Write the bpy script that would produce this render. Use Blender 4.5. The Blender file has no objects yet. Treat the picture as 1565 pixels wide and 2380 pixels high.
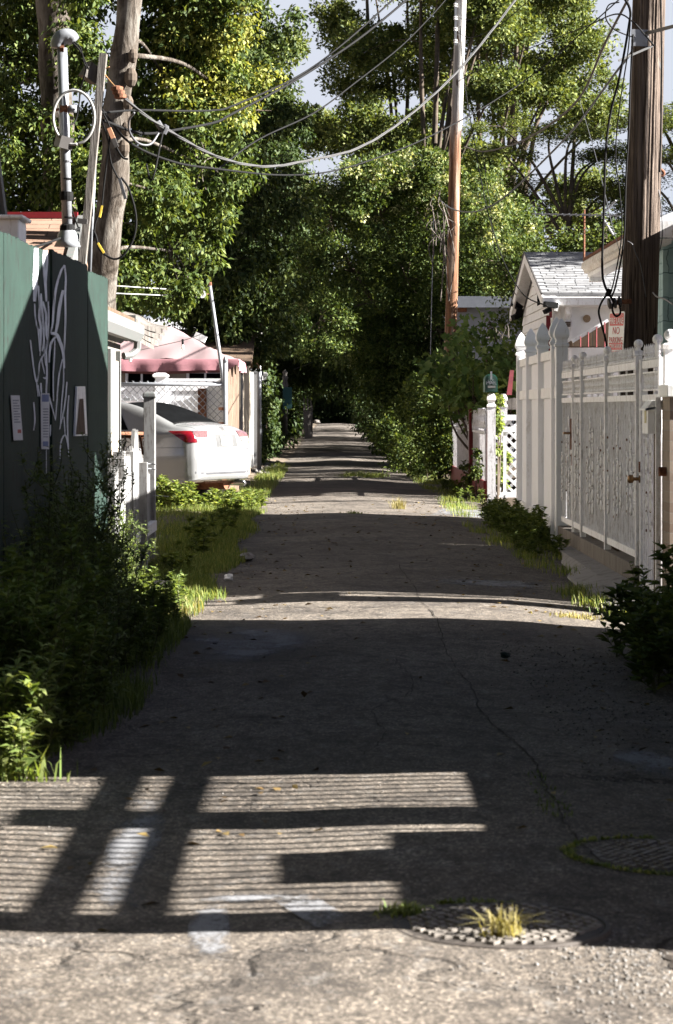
import bpy, math, random
import numpy as np
from mathutils import Vector, Matrix
from mathutils.bvhtree import BVHTree

S = bpy.context.scene
COL = S.collection
RAD = math.radians
random.seed(7)
RNG = np.random.default_rng(7)

# ---------------------------------------------------------------- camera, sky, sun, exposure
FPX, CX, HY, EYE = 5900.0, 770.0, 948.0, 1.45        # measured on the photograph at 1565 x 2380
cam_d = bpy.data.cameras.new('camera')
cam = bpy.data.objects.new('camera', cam_d)
COL.objects.link(cam)
cam.location = (0, 0, EYE)
cam.rotation_euler = (RAD(90), 0, 0)
cam_d.sensor_fit = 'VERTICAL'
cam_d.sensor_height = 36.0
cam_d.lens = 36.0 * FPX / 2380.0
cam_d.shift_y = (HY - 1190.0) / 2380.0
cam_d.shift_x = (782.5 - CX) / 2380.0
cam_d.clip_start = 0.2
cam_d.clip_end = 1500
cam_d.dof.use_dof = True
cam_d.dof.focus_distance = 30.0
cam_d.dof.aperture_fstop = 9.0
S.camera = cam

SUN_EL, SUN_BACK = 27.0, 5.0        # elevation; degrees behind the camera's right shoulder
to_sun = Vector((math.cos(RAD(SUN_BACK)) * math.cos(RAD(SUN_EL)), -math.sin(RAD(SUN_BACK)) * math.cos(RAD(SUN_EL)), math.sin(RAD(SUN_EL))))
world = bpy.data.worlds.new('World')
S.world = world
world.use_nodes = True
wn, wl = world.node_tree.nodes, world.node_tree.links
bg = wn['Background']
sky = wn.new('ShaderNodeTexSky')
sky.sky_type = 'NISHITA'
sky.sun_disc = False
sky.sun_elevation = RAD(SUN_EL)
sky.sun_rotation = math.atan2(to_sun.x, to_sun.y)
sky.air_density = 0.12
sky.dust_density = 0.5
sky.ozone_density = 1.0
# pale haze low in the north; its bright western part is added fill light; the zenith stays the Nishita sky
tcw = wn.new('ShaderNodeTexCoord'); sep = wn.new('ShaderNodeSeparateXYZ'); wl.new(tcw.outputs['Generated'], sep.inputs[0])
dot = wn.new('ShaderNodeVectorMath'); dot.operation = 'DOT_PRODUCT'; dot.inputs[1].default_value = (-0.78, 0.63, 0.0)
wl.new(tcw.outputs['Generated'], dot.inputs[0])
def wramp(src, stops):
    r = wn.new('ShaderNodeValToRGB'); wl.new(src, r.inputs[0])
    for q, (p, v) in zip(r.color_ramp.elements, stops):
        q.position = p; q.color = (v, v, v, 1)
    return r.outputs[0]
hz = wn.new('ShaderNodeMath'); hz.operation = 'MULTIPLY'
wl.new(wramp(sep.outputs['Z'], [(0.30, 1.0), (0.52, 0.0)]), hz.inputs[0])
wl.new(wramp(dot.outputs['Value'], [(0.0, 0.0), (0.45, 1.0)]), hz.inputs[1])
mixw = wn.new('ShaderNodeMixRGB')
wl.new(hz.outputs[0], mixw.inputs[0]); wl.new(sky.outputs['Color'], mixw.inputs[1]); mixw.inputs[2].default_value = (2.9, 2.88, 3.02, 1)
dotw = wn.new('ShaderNodeVectorMath'); dotw.operation = 'DOT_PRODUCT'; dotw.inputs[1].default_value = (-1.0, 0.0, 0.0)
wl.new(tcw.outputs['Generated'], dotw.inputs[0])
hcol = wn.new('ShaderNodeMixRGB'); hcol.inputs[1].default_value = (1.75, 1.86, 2.12, 1); hcol.inputs[2].default_value = (8.4, 7.2, 5.9, 1)   # western glow added to brighten the right-hand fences
wl.new(wramp(dotw.outputs['Value'], [(0.30, 0.0), (0.75, 1.0)]), hcol.inputs[0]); wl.new(hcol.outputs[0], mixw.inputs[2])
wl.new(mixw.outputs[0], bg.inputs['Color'])
bg.inputs['Strength'].default_value = 0.05
sun_d = bpy.data.lights.new('sun', 'SUN')
sun_d.energy = 5.0
sun_d.angle = RAD(0.42)
sun_d.color = (1.0, 0.97, 0.92)
sun = bpy.data.objects.new('sun', sun_d)
COL.objects.link(sun)
sun.location = (30, 0, 30)
sun.rotation_euler = to_sun.to_track_quat('Z', 'Y').to_euler()
S.view_settings.view_transform = 'Standard'
S.view_settings.look = 'None'
S.view_settings.exposure = 3.05
S.view_settings.gamma = 1.0
S.view_settings.use_curve_mapping = False
S.cycles.max_bounces = 6
S.cycles.diffuse_bounces = 3
S.cycles.glossy_bounces = 3
S.cycles.transmission_bounces = 4
S.cycles.transparent_max_bounces = 12
S.cycles.sample_clamp_indirect = 6.0

# ---------------------------------------------------------------- helpers
def P(x, y, d):
    """A point of the photograph (1565 x 2380 px) at depth d metres, as world coordinates."""
    return Vector(((x - CX) * d / FPX, d, EYE + (HY - y) * d / FPX))

def gz(x, y):
    """Height of the worn alley surface: a low crown, wheel ruts and slow waves."""
    z = 0.032 * math.exp(-((x - 0.35) / 0.8) ** 2) - 0.045 * max(0.0, min(1.0, (x - 0.9) / 1.2)) ** 2 * (1 if y > 10 else 0.3)
    z += 0.007 * math.sin(1.9 * x + 0.65 * y) + 0.006 * math.sin(3.7 * x - 0.9 * y + 1.0) + 0.008 * math.sin(0.45 * y + 0.6 * x)
    z += 0.0026 * math.sin(8.3 * x + 3.1 * y) * math.sin(6.1 * y - 2.3 * x)
    return z - 0.012

ORG = {}
class MB:
    def __init__(s):
        s.v = []; s.f = []
    def add(s, vs, fs):
        o = len(s.v)
        s.v.extend(tuple(p) for p in vs)
        s.f.extend(tuple(i + o for i in f) for f in fs)
        return s
    def box(s, c, size, rot=(0, 0, 0)):
        R = Matrix.Rotation(rot[2], 3, 'Z') @ Matrix.Rotation(rot[1], 3, 'Y') @ Matrix.Rotation(rot[0], 3, 'X')
        h = [q / 2 for q in size]
        vs = [Vector(c) + R @ Vector((x * h[0], y * h[1], z * h[2])) for x in (-1, 1) for y in (-1, 1) for z in (-1, 1)]
        return s.add(vs, [(0, 1, 3, 2), (4, 6, 7, 5), (0, 4, 5, 1), (2, 3, 7, 6), (0, 2, 6, 4), (1, 5, 7, 3)])
    def bb(s, lo, hi):
        return s.box([(a + b) / 2 for a, b in zip(lo, hi)], [abs(b - a) for a, b in zip(lo, hi)])
    def bar(s, a, b, w, t=None, up=(0, 0, 1)):
        a, b = Vector(a), Vector(b); t = w if t is None else t
        d = (b - a).normalized(); u = Vector(up)
        if abs(d.dot(u)) > 0.98: u = Vector((0, 1, 0))
        sx = d.cross(u).normalized() * (w / 2); sy = sx.cross(d).normalized() * (t / 2)
        vs = [p + i * sx + j * sy for p in (a, b) for i, j in ((-1, -1), (1, -1), (1, 1), (-1, 1))]
        return s.add(vs, [(3, 2, 1, 0), (4, 5, 6, 7), (0, 1, 5, 4), (1, 2, 6, 5), (2, 3, 7, 6), (3, 0, 4, 7)])
    def quad(s, a, b, c, d):
        return s.add([a, b, c, d], [(0, 1, 2, 3)])
    def tube(s, path, r, n=8, cap=True):
        path = [Vector(p) for p in path]; m = len(path)
        rs = list(r) if hasattr(r, '__len__') else [r] * m
        t = (path[1] - path[0]).normalized()
        a = Vector((0, 0, 1)) if abs(t.z) < 0.9 else Vector((1, 0, 0))
        u = t.cross(a).normalized(); vs = []
        for i, p in enumerate(path):
            t = (path[min(i + 1, m - 1)] - path[max(i - 1, 0)]).normalized()
            u = (u - t * u.dot(t)).normalized(); w = t.cross(u)
            for k in range(n):
                q = 2 * math.pi * k / n
                vs.append(p + (u * math.cos(q) + w * math.sin(q)) * rs[i])
        fs = [(i * n + k, i * n + (k + 1) % n, (i + 1) * n + (k + 1) % n, (i + 1) * n + k) for i in range(m - 1) for k in range(n)]
        if cap:
            fs += [tuple(range(n - 1, -1, -1)), tuple((m - 1) * n + k for k in range(n))]
        return s.add(vs, fs)
    def lathe(s, prof, c, n=16, square=False, axis=None):
        c = Vector(c); vs = []
        R = axis if axis is not None else Matrix.Identity(3)
        k2 = math.sqrt(2) if square else 1
        if square: n = 4
        for r, z in prof:
            for k in range(n):
                q = 2 * math.pi * (k + (0.5 if square else 0)) / n
                vs.append(c + R @ Vector((r * k2 * math.cos(q), r * k2 * math.sin(q), z)))
        m = len(prof)
        fs = [(i * n + k, i * n + (k + 1) % n, (i + 1) * n + (k + 1) % n, (i + 1) * n + k) for i in range(m - 1) for k in range(n)]
        fs += [tuple(range(n - 1, -1, -1)), tuple((m - 1) * n + k for k in range(n))]
        return s.add(vs, fs)
    def ball(s, c, r, n=12, sz=1.0):
        k = n // 2
        return s.lathe([(max(1e-4, r * math.sin(math.pi * i / k)), -r * sz * math.cos(math.pi * i / k)) for i in range(k + 1)], c, n)
    def prism(s, poly, off):
        off = Vector(off); m = len(poly)
        vs = [Vector(p) for p in poly] + [Vector(p) + off for p in poly]
        return s.add(vs, [tuple(range(m - 1, -1, -1)), tuple(range(m, 2 * m))] + [(i, (i + 1) % m, m + (i + 1) % m, m + i) for i in range(m)])
    def build(s, name, mat, parent=None, loc=None, smooth=False, bevel=0.0, auto=False):
        o = Vector(ORG[parent.name]) if parent is not None else Vector(loc or (0, 0, 0))
        me = bpy.data.meshes.new(name)
        me.from_pydata([(v[0] - o.x, v[1] - o.y, v[2] - o.z) for v in s.v], [], s.f)
        me.validate()
        me.materials.append(mat)
        if smooth:
            me.polygons.foreach_set('use_smooth', [True] * len(me.polygons))
        return link(name, me, parent, o, bevel)

def link(name, me, parent, o, bevel=0.0):
    ob = bpy.data.objects.new(name, me)
    COL.objects.link(ob)
    if parent is not None:
        ob.parent = parent
    else:
        ob.location = o
    ORG[ob.name] = tuple(o)
    if bevel:
        b = ob.modifiers.new('bevel', 'BEVEL'); b.width = bevel; b.segments = 2; b.limit_method = 'ANGLE'
    return ob

def tag(o, label=None, cat=None, group=None, kind=None):
    for k, v in (('label', label), ('category', cat), ('group', group), ('kind', kind)):
        if v: o[k] = v
    return o

def thing(name, label, cat, loc, group=None):
    o = bpy.data.objects.new(name, None)
    COL.objects.link(o)
    o.location = loc; o.empty_display_size = 0.2
    ORG[o.name] = tuple(loc)
    return tag(o, label, cat, group)

def dup(root, dloc, label, group=None):
    r = root.copy(); COL.objects.link(r)
    r.location = Vector(root.location) + Vector(dloc); ORG[r.name] = tuple(r.location)
    r['label'] = label
    if group: r['group'] = group
    for ch in list(root.children):
        c = ch.copy(); COL.objects.link(c); c.parent = r
        for g in ch.children:
            q = g.copy(); COL.objects.link(q); q.parent = c
    return r

def np_mesh(name, V, F, mat, parent=None, loc=(0, 0, 0), smooth=False):
    """V (n,3) float, F (m,k) int with a constant k."""
    o = Vector(ORG[parent.name]) if parent is not None else Vector(loc)
    V = np.asarray(V, dtype=np.float32) - np.array(o, dtype=np.float32)
    F = np.asarray(F, dtype=np.int32); k = F.shape[1]
    me = bpy.data.meshes.new(name)
    me.vertices.add(len(V)); me.vertices.foreach_set('co', V.ravel())
    me.loops.add(F.size); me.loops.foreach_set('vertex_index', F.ravel())
    me.polygons.add(len(F)); me.polygons.foreach_set('loop_start', np.arange(0, F.size, k, dtype=np.int32))
    if smooth: me.polygons.foreach_set('use_smooth', np.ones(len(F), dtype=bool))
    me.update(calc_edges=True)
    me.materials.append(mat)
    return link(name, me, parent, o)

def unit(a):
    return a / np.maximum(np.linalg.norm(a, axis=1, keepdims=True), 1e-9)

def leaves_vf(C, D, N, L, Wd, fold=0.25, droop=0.12):
    """Leaf faces: base, two shoulders and tip, folded along the midrib. C, D, N (n,3); L, Wd (n,)."""
    D = unit(D); Sd = unit(np.cross(D, N)); N = np.cross(Sd, D)
    L = L[:, None]; Wd = Wd[:, None]
    mid = C + D * L * 0.42
    V = np.stack([C, mid + Sd * Wd * 0.5 + N * Wd * fold, C + D * L - N * L * droop, mid - Sd * Wd * 0.5 + N * Wd * fold], axis=1).reshape(-1, 3)
    i = np.arange(len(C), dtype=np.int32)[:, None] * 4
    return V, i + np.array([[0, 1, 2, 3]], dtype=np.int32)

def catmull(pts, k=6):
    pts = [Vector(p) for p in pts]; out = []
    e = [pts[0] * 2 - pts[1]] + pts + [pts[-1] * 2 - pts[-2]]
    for i in range(1, len(e) - 2):
        a, b, c, d = e[i - 1], e[i], e[i + 1], e[i + 2]
        for j in range(k):
            t = j / k
            out.append(0.5 * ((2 * b) + (c - a) * t + (2 * a - 5 * b + 4 * c - d) * t * t + (3 * b - a - 3 * c + d) * t ** 3))
    out.append(pts[-1])
    return out

# ---------------------------------------------------------------- materials
class NT:
    def __init__(s, name):
        s.m = bpy.data.materials.new(name); s.m.use_nodes = True
        s.n = s.m.node_tree.nodes; s.l = s.m.node_tree.links
        s.b = s.n['Principled BSDF']; s.out = s.n['Material Output']
        s.tc = s.n.new('ShaderNodeTexCoord')
    def mapping(s, scale=(1, 1, 1), rot=(0, 0, 0), src='Object'):
        mp = s.n.new('ShaderNodeMapping'); mp.inputs['Scale'].default_value = scale; mp.inputs['Rotation'].default_value = rot
        s.l.new(s.tc.outputs[src], mp.inputs['Vector']); return mp.outputs[0]
    def noise(s, vec, scale, detail=4, rough=0.6, dist=0.0):
        t = s.n.new('ShaderNodeTexNoise'); t.inputs['Scale'].default_value = scale; t.inputs['Detail'].default_value = detail
        t.inputs['Roughness'].default_value = rough; t.inputs['Distortion'].default_value = dist
        s.l.new(vec, t.inputs['Vector']); return t.outputs['Fac']
    def voro(s, vec, scale, feature='F1', out='Distance'):
        t = s.n.new('ShaderNodeTexVoronoi'); t.feature = feature; t.inputs['Scale'].default_value = scale
        s.l.new(vec, t.inputs['Vector']); return t.outputs[out]
    def ramp(s, fac, stops):
        r = s.n.new('ShaderNodeValToRGB'); e = r.color_ramp.elements
        while len(e) < len(stops): e.new(0.5)
        for q, (p, c) in zip(e, stops):
            q.position = p; q.color = tuple(c) + (1,) if hasattr(c, '__len__') else (c, c, c, 1)
        s.l.new(fac, r.inputs[0]); return r.outputs[0]
    def mix(s, fac, a, b, mode='MIX'):
        m = s.n.new('ShaderNodeMixRGB'); m.blend_type = mode
        for i, q in ((0, fac), (1, a), (2, b)):
            if hasattr(q, 'is_output'): s.l.new(q, m.inputs[i])
            elif i == 0: m.inputs[0].default_value = q
            else: m.inputs[i].default_value = tuple(q) + (1,) if hasattr(q, '__len__') else (q, q, q, 1)
        return m.outputs[0]
    def math(s, op, a, b=0.0):
        m = s.n.new('ShaderNodeMath'); m.operation = op
        for i, q in ((0, a), (1, b)):
            if hasattr(q, 'is_output'): s.l.new(q, m.inputs[i])
            else: m.inputs[i].default_value = q
        return m.outputs[0]
    def bump(s, h, strength=0.3, dist=0.01):
        b = s.n.new('ShaderNodeBump'); b.inputs['Strength'].default_value = strength; b.inputs['Distance'].default_value = dist
        s.l.new(h, b.inputs['Height']); s.l.new(b.outputs[0], s.b.inputs['Normal'])
    def color(s, c):
        if hasattr(c, 'is_output'): s.l.new(c, s.b.inputs['Base Color'])
        else: s.b.inputs['Base Color'].default_value = tuple(c) + (1,)
    def rough(s, r, spec=0.3, metal=0.0):
        if hasattr(r, 'is_output'): s.l.new(r, s.b.inputs['Roughness'])
        else: s.b.inputs['Roughness'].default_value = r
        s.b.inputs['Specular IOR Level'].default_value = spec; s.b.inputs['Metallic'].default_value = metal

def plain(name, c, r=0.6, spec=0.3, metal=0.0, var=0.18, scale=6.0, bump=0.0, coat=0.0):
    t = NT(name); v = t.mapping()
    f = t.noise(v, scale, 5)
    t.color(t.mix(t.ramp(f, [(0.3, 0.0), (0.7, 1.0)]), [q * (1 - var) for q in c], [min(0.95, q * (1 + var)) for q in c]))
    t.rough(r, spec, metal)
    if bump: t.bump(t.noise(v, scale * 9, 3), bump, 0.004)
    if coat:
        t.b.inputs['Coat Weight'].default_value = coat; t.b.inputs['Coat Roughness'].default_value = 0.05
    return t.m

def dirty(name, c, dirt, amount=0.35, r=0.55, scale=3.0, streak=(9, 9, 1.2), spec=0.35, bump=0.15):
    """Paint with vertical grime streaks and chips."""
    t = NT(name)
    a = t.noise(t.mapping(streak), scale, 6, 0.7); b = t.noise(t.mapping(), 28.0, 4, 0.7)
    f = t.ramp(t.math('ADD', t.math('MULTIPLY', a, 0.75), t.math('MULTIPLY', b, 0.3)), [(0.62 - amount * 0.3, 0.0), (0.72, 1.0)])
    t.color(t.mix(f, c, dirt)); t.rough(r, spec); t.bump(b, bump, 0.004)
    return t.m

def woody(name, c1, c2, grain=(34, 34, 1.6), r=0.85, bump=0.6, dark=(0.02, 0.014, 0.01), rot=(0, 0, 0)):
    t = NT(name); v = t.mapping(grain, rot)
    a = t.noise(v, 1.0, 6, 0.65, 0.6); b = t.noise(t.mapping(), 1.7, 3)
    col = t.mix(t.ramp(a, [(0.32, 0.0), (0.62, 1.0)]), c1, c2)
    col = t.mix(t.ramp(t.noise(v, 2.3, 3, 0.5, 0.3), [(0.33, 1.0), (0.42, 0.0)]), col, dark)
    col = t.mix(t.math('MULTIPLY', b, 0.5), col, [q * 0.6 for q in c1])
    t.color(col); t.rough(r, 0.2); t.bump(a, bump, 0.02)
    return t.m

def leafy(name, a, b, c, trans=0.28, rough=0.45):
    """Leaf: colour varies leaf by leaf; part of the light goes through."""
    t = NT(name)
    g = t.n.new('ShaderNodeNewGeometry')
    col = t.ramp(g.outputs['Random Per Island'], [(0.0, a), (0.55, b), (0.97, c), (1.0, [q * 1.25 for q in c])])
    t.color(col); t.rough(0.6, 0.12)
    tr = t.n.new('ShaderNodeBsdfTranslucent')
    t.l.new(t.mix(1.0, col, (1.25, 1.2, 0.55), 'MULTIPLY'), tr.inputs['Color'])
    ms = t.n.new('ShaderNodeMixShader'); ms.inputs[0].default_value = trans
    t.l.new(t.b.outputs[0], ms.inputs[1]); t.l.new(tr.outputs[0], ms.inputs[2]); t.l.new(ms.outputs[0], t.out.inputs['Surface'])
    return t.m

def cutout(t, fac):
    """Holes where fac is 0 (worn paint, chips)."""
    tp = t.n.new('ShaderNodeBsdfTransparent'); ms = t.n.new('ShaderNodeMixShader')
    t.l.new(fac, ms.inputs[0]); t.l.new(tp.outputs[0], ms.inputs[1]); t.l.new(t.b.outputs[0], ms.inputs[2]); t.l.new(ms.outputs[0], t.out.inputs['Surface'])

def asphalt(name, tint=(1, 1, 1), k=1.0):
    t = NT(name); v = t.mapping()
    big = t.noise(v, 0.55, 6, 0.6, 0.4)
    col = t.mix(t.ramp(big, [(0.32, 0.0), (0.7, 1.0)]), [0.072 * k * tint[0], 0.064 * k * tint[1], 0.057 * k * tint[2]], [0.140 * k * tint[0], 0.129 * k * tint[1], 0.118 * k * tint[2]])
    mid = t.noise(t.mapping((1.0, 0.55, 1)), 2.4, 6, 0.7)
    col = t.mix(t.ramp(mid, [(0.38, 0.60), (0.52, 0.0)]), col, (0.032, 0.026, 0.022))
    pale = t.noise(t.mapping((0.5, 0.9, 1)), 1.1, 5, 0.7, 0.8)
    col = t.mix(t.ramp(pale, [(0.60, 0.0), (0.75, 0.55)]), col, (0.18, 0.168, 0.156))
    stone = t.voro(v, 130.0, 'F1', 'Color')
    sv = t.n.new('ShaderNodeSeparateColor'); t.l.new(stone, sv.inputs[0])
    col = t.mix(1.0, col, t.ramp(sv.outputs[0], [(0.0, 0.30), (0.50, 0.90), (0.84, 1.35), (0.97, 2.8)]), 'MULTIPLY')
    grit = t.noise(v, 30.0, 4, 0.8)
    pit = t.noise(t.mapping((1, 0.6, 1)), 11.0, 5, 0.8)
    col = t.mix(t.ramp(pit, [(0.36, 0.85), (0.48, 0.0)]), col, (0.03, 0.025, 0.021))
    col = t.mix(t.ramp(pit, [(0.56, 0.0), (0.70, 0.5)]), col, (0.20, 0.19, 0.178))
    col = t.mix(t.ramp(grit, [(0.32, 0.9), (0.47, 0.0)]), col, (0.03, 0.026, 0.022))
    wob = t.n.new('ShaderNodeVectorMath'); wob.operation = 'ADD'
    nz = t.n.new('ShaderNodeTexNoise'); nz.inputs['Scale'].default_value = 2.2; nz.inputs['Detail'].default_value = 5
    t.l.new(v, nz.inputs['Vector']); t.l.new(v, wob.inputs[0]); t.l.new(nz.outputs['Color'], wob.inputs[1])
    crack = t.ramp(t.voro(wob.outputs[0], 0.42, 'DISTANCE_TO_EDGE'), [(0.0, 1.0), (0.014, 0.0)])
    crack2 = t.ramp(t.voro(wob.outputs[0], 1.5, 'DISTANCE_TO_EDGE'), [(0.0, 1.0), (0.02, 0.0)])
    msk = t.ramp(t.noise(v, 0.4, 3), [(0.5, 0.0), (0.6, 1.0)])
    cr = t.math('MAXIMUM', crack, t.math('MULTIPLY', crack2, msk))
    col = t.mix(t.math('MULTIPLY', cr, 0.28), col, (0.012, 0.010, 0.009))
    t.color(col); t.rough(0.88, 0.25)
    h = t.math('ADD', t.math('MULTIPLY', sv.outputs[1], 0.6), t.math('ADD', t.math('MULTIPLY', grit, 1.2), t.math('MULTIPLY', cr, -1.5)))
    t.bump(h, 0.6, 0.009)
    return t.m

M = {}
M['asphalt'] = asphalt('asphalt', (1.08, 0.985, 0.87), 0.90)
M['street'] = asphalt('street_asphalt', (1.05, 1.03, 1.0), 1.15)
M['soil'] = plain('soil', (0.065, 0.048, 0.034), 0.95, 0.1, var=0.45, scale=5, bump=0.8)
M['sand'] = plain('sandy_soil', (0.125, 0.10, 0.075), 0.95, 0.1, var=0.3, scale=7, bump=0.8)
M['concrete'] = dirty('concrete', (0.24, 0.225, 0.21), (0.11, 0.095, 0.08), 0.35, 0.9, 2.5, (2, 2, 2), 0.2, 0.4)
M['oldconcrete'] = dirty('old_concrete', (0.17, 0.15, 0.13), (0.07, 0.058, 0.048), 0.5, 0.9, 2.5, (5, 5, 1.2), 0.2, 0.5)
M['vinyl'] = dirty('white_vinyl', (0.84, 0.84, 0.86), (0.6, 0.58, 0.55), 0.12, 0.35, 2.0, (7, 7, 0.7), 0.45, 0.03)
M['white'] = dirty('white_paint', (0.78, 0.77, 0.76), (0.40, 0.36, 0.31), 0.25, 0.5)
M['iron'] = dirty('white_iron_paint', (0.80, 0.79, 0.80), (0.40, 0.36, 0.33), 0.42, 0.55, 3.0, (10, 10, 2.0))
M['peel'] = dirty('peeling_white_paint', (0.66, 0.65, 0.66), (0.15, 0.12, 0.10), 0.30, 0.7, 2.6, (16, 16, 2.0))
M['red'] = dirty('red_paint', (0.15, 0.008, 0.012), (0.05, 0.008, 0.008), 0.3, 0.5)
M['cream'] = dirty('cream_stucco', (0.135, 0.124, 0.108), (0.09, 0.076, 0.062), 0.3, 0.85)
M['beige'] = dirty('beige_wall', (0.26, 0.22, 0.17), (0.17, 0.14, 0.10), 0.3, 0.85)
M['stucco'] = plain('white_stucco', (0.72, 0.72, 0.71), 0.85, 0.2, var=0.06, scale=7, bump=1.0)
M['galv'] = dirty('galvanised_steel', (0.17, 0.176, 0.19), (0.11, 0.11, 0.113), 0.35, 0.45, 3.0, (4, 4, 4), 0.5, 0.05)
M['darkmetal'] = plain('dark_metal', (0.05, 0.045, 0.042), 0.55, 0.4)
M['rust'] = plain('rusty_iron', (0.13, 0.055, 0.03), 0.85, 0.2, var=0.5, scale=20, bump=0.4)
M['brass'] = plain('old_brass', (0.22, 0.12, 0.05), 0.4, 0.5, 0.7)
M['black'] = plain('black_rubber', (0.005, 0.0048, 0.0048), 0.8, 0.12)
M['greycable'] = plain('grey_cable', (0.055, 0.055, 0.06), 0.5, 0.4)
M['servicegrey'] = plain('grey_service_cable', (0.045, 0.044, 0.044), 0.7, 0.2)
M['whitecable'] = plain('white_cable', (0.22, 0.217, 0.21), 0.5, 0.4)
M['yellow'] = plain('yellow_tape', (0.65, 0.46, 0.06), 0.5)
M['copper'] = plain('orange_tape', (0.48, 0.24, 0.14), 0.6)
M['oldwood'] = woody('grey_weathered_wood', (0.09, 0.078, 0.069), (0.16, 0.145, 0.13))
M['polewood'] = woody('dark_pole_wood', (0.055, 0.038, 0.028), (0.15, 0.11, 0.085), (26, 26, 0.8), 0.9, 1.0)
M['bark'] = plain('grey_bark', (0.072, 0.060, 0.049), 0.95, 0.15, var=0.6, scale=5, bump=1.0)
def bark():
    t = NT('mottled_grey_bark'); a_ = t.noise(t.mapping((16, 16, 2.6)), 1.0, 7, .7, .8); p_ = t.noise(t.mapping((1, 1, .5)), 3.2, 5, .65, .6)
    col = t.mix(t.ramp(a_, [(.36, 0.0), (.66, 1.0)]), (.030, .023, .017), (.095, .080, .066))
    col = t.mix(t.ramp(p_, [(.50, 0.0), (.60, .75)]), col, (.135, .122, .105))
    col = t.mix(t.ramp(p_, [(.36, .8), (.44, 0.0)]), col, (.022, .016, .011))
    t.color(col); t.rough(.95, .12); t.bump(t.math('ADD', a_, p_), 1.0, .05); return t.m
M['bark'] = bark()
M['darkbark'] = plain('dark_bark', (0.07, 0.055, 0.042), 0.95, 0.15, var=0.4, scale=6, bump=0.8)
M['roughwood'] = woody('rough_brown_wood', (0.05, 0.03, 0.02), (0.15, 0.105, 0.075), (20, 20, 2.0))
M['stem'] = plain('green_stem', (0.07, 0.075, 0.03), 0.7)
M['glass'] = plain('dark_glass', (0.004, 0.0042, 0.0045), 0.10, 0.0)
M['canopy'] = plain('pink_canopy_fabric', (0.175, 0.125, 0.127), 0.9, 0.1, var=0.05, scale=2, bump=0.15)
M['valance'] = plain('pink_valance_fabric', (0.27, 0.13, 0.145), 0.9, 0.1, var=0.10, scale=3, bump=0.15)
M['carpaint'] = plain('white_car_paint', (0.155, 0.155, 0.155), 0.25, 0.5, var=0.0, coat=0.6)
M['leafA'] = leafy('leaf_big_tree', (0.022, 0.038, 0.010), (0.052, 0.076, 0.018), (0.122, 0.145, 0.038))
M['leafB'] = leafy('leaf_sunlit_bright', (0.085, 0.100, 0.018), (0.155, 0.165, 0.032), (0.25, 0.24, 0.07))  # sunlight on one clump of the big tree, put into brighter leaves
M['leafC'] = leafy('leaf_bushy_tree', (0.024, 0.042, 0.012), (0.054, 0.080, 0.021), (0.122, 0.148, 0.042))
M['leafT'] = leafy('leaf_tunnel_darkened', (0.016, 0.030, 0.009), (0.028, 0.046, 0.012), (0.05, 0.066, 0.018), 0.2)  # leaf colour darkened to stand in for the tunnel's shade
M['leafS'] = leafy('leaf_shaded_tree', (0.015, 0.027, 0.008), (0.034, 0.052, 0.013), (0.092, 0.112, 0.030), 0.22)  # darker leaf copy; the tree's shade is put into its colour
M['blossom'] = leafy('pale_blossom', (0.16, 0.18, 0.08), (0.26, 0.27, 0.13), (0.40, 0.40, 0.22), 0.3)
M['leafD'] = leafy('leaf_tall_tree', (0.034, 0.052, 0.015), (0.078, 0.100, 0.028), (0.165, 0.180, 0.055))
M['leafE'] = leafy('leaf_fig', (0.055, 0.098, 0.028), (0.095, 0.150, 0.042), (0.16, 0.21, 0.07), 0.3, 0.4)
M['weed'] = leafy('leaf_weed', (0.065, 0.100, 0.030), (0.115, 0.155, 0.046), (0.19, 0.23, 0.08), 0.35)
M['weedlit'] = leafy('leaf_sunlit_weed', (0.075, 0.112, 0.03), (0.14, 0.18, 0.05), (0.24, 0.265, 0.10), 0.4)  # weed leaf colour brightened to look sunlit
M['grass'] = leafy('grass_blade', (0.075, 0.115, 0.028), (0.14, 0.18, 0.045), (0.26, 0.26, 0.09), 0.35)
M['drygrass'] = leafy('dry_grass_blade', (0.16, 0.14, 0.05), (0.26, 0.22, 0.09), (0.36, 0.31, 0.16), 0.3)
M['deadtwig'] = plain('dead_twig', (0.09, 0.075, 0.062), 0.9)

def greenboard():
    t = NT('green_painted_plywood')
    v = t.mapping((30, 14, 2.2)); f = t.noise(v, 1.0, 6, 0.7)
    base = t.mix(t.ramp(t.noise(t.mapping(), 2.2, 5), [(0.35, 0.0), (0.7, 1.0)]), (0.0046, 0.0150, 0.0105), (0.0074, 0.0215, 0.0155))
    flick = t.ramp(t.noise(t.mapping((9, 9, 3.2)), 1.6, 6, 0.8), [(0.40, 1.0), (0.46, 0.0)])
    col = t.mix(flick, base, (0.0045, 0.0045, 0.0032))
    col = t.mix(t.ramp(t.noise(t.mapping((8, 8, 2.4)), 1.9, 6, 0.8), [(0.60, 0.0), (0.66, 1.0)]), col, (0.026, 0.042, 0.035))
    t.color(col); t.rough(0.75, 0.25); t.bump(f, 0.7, 0.01)
    return t.m
M['green'] = greenboard()

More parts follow.
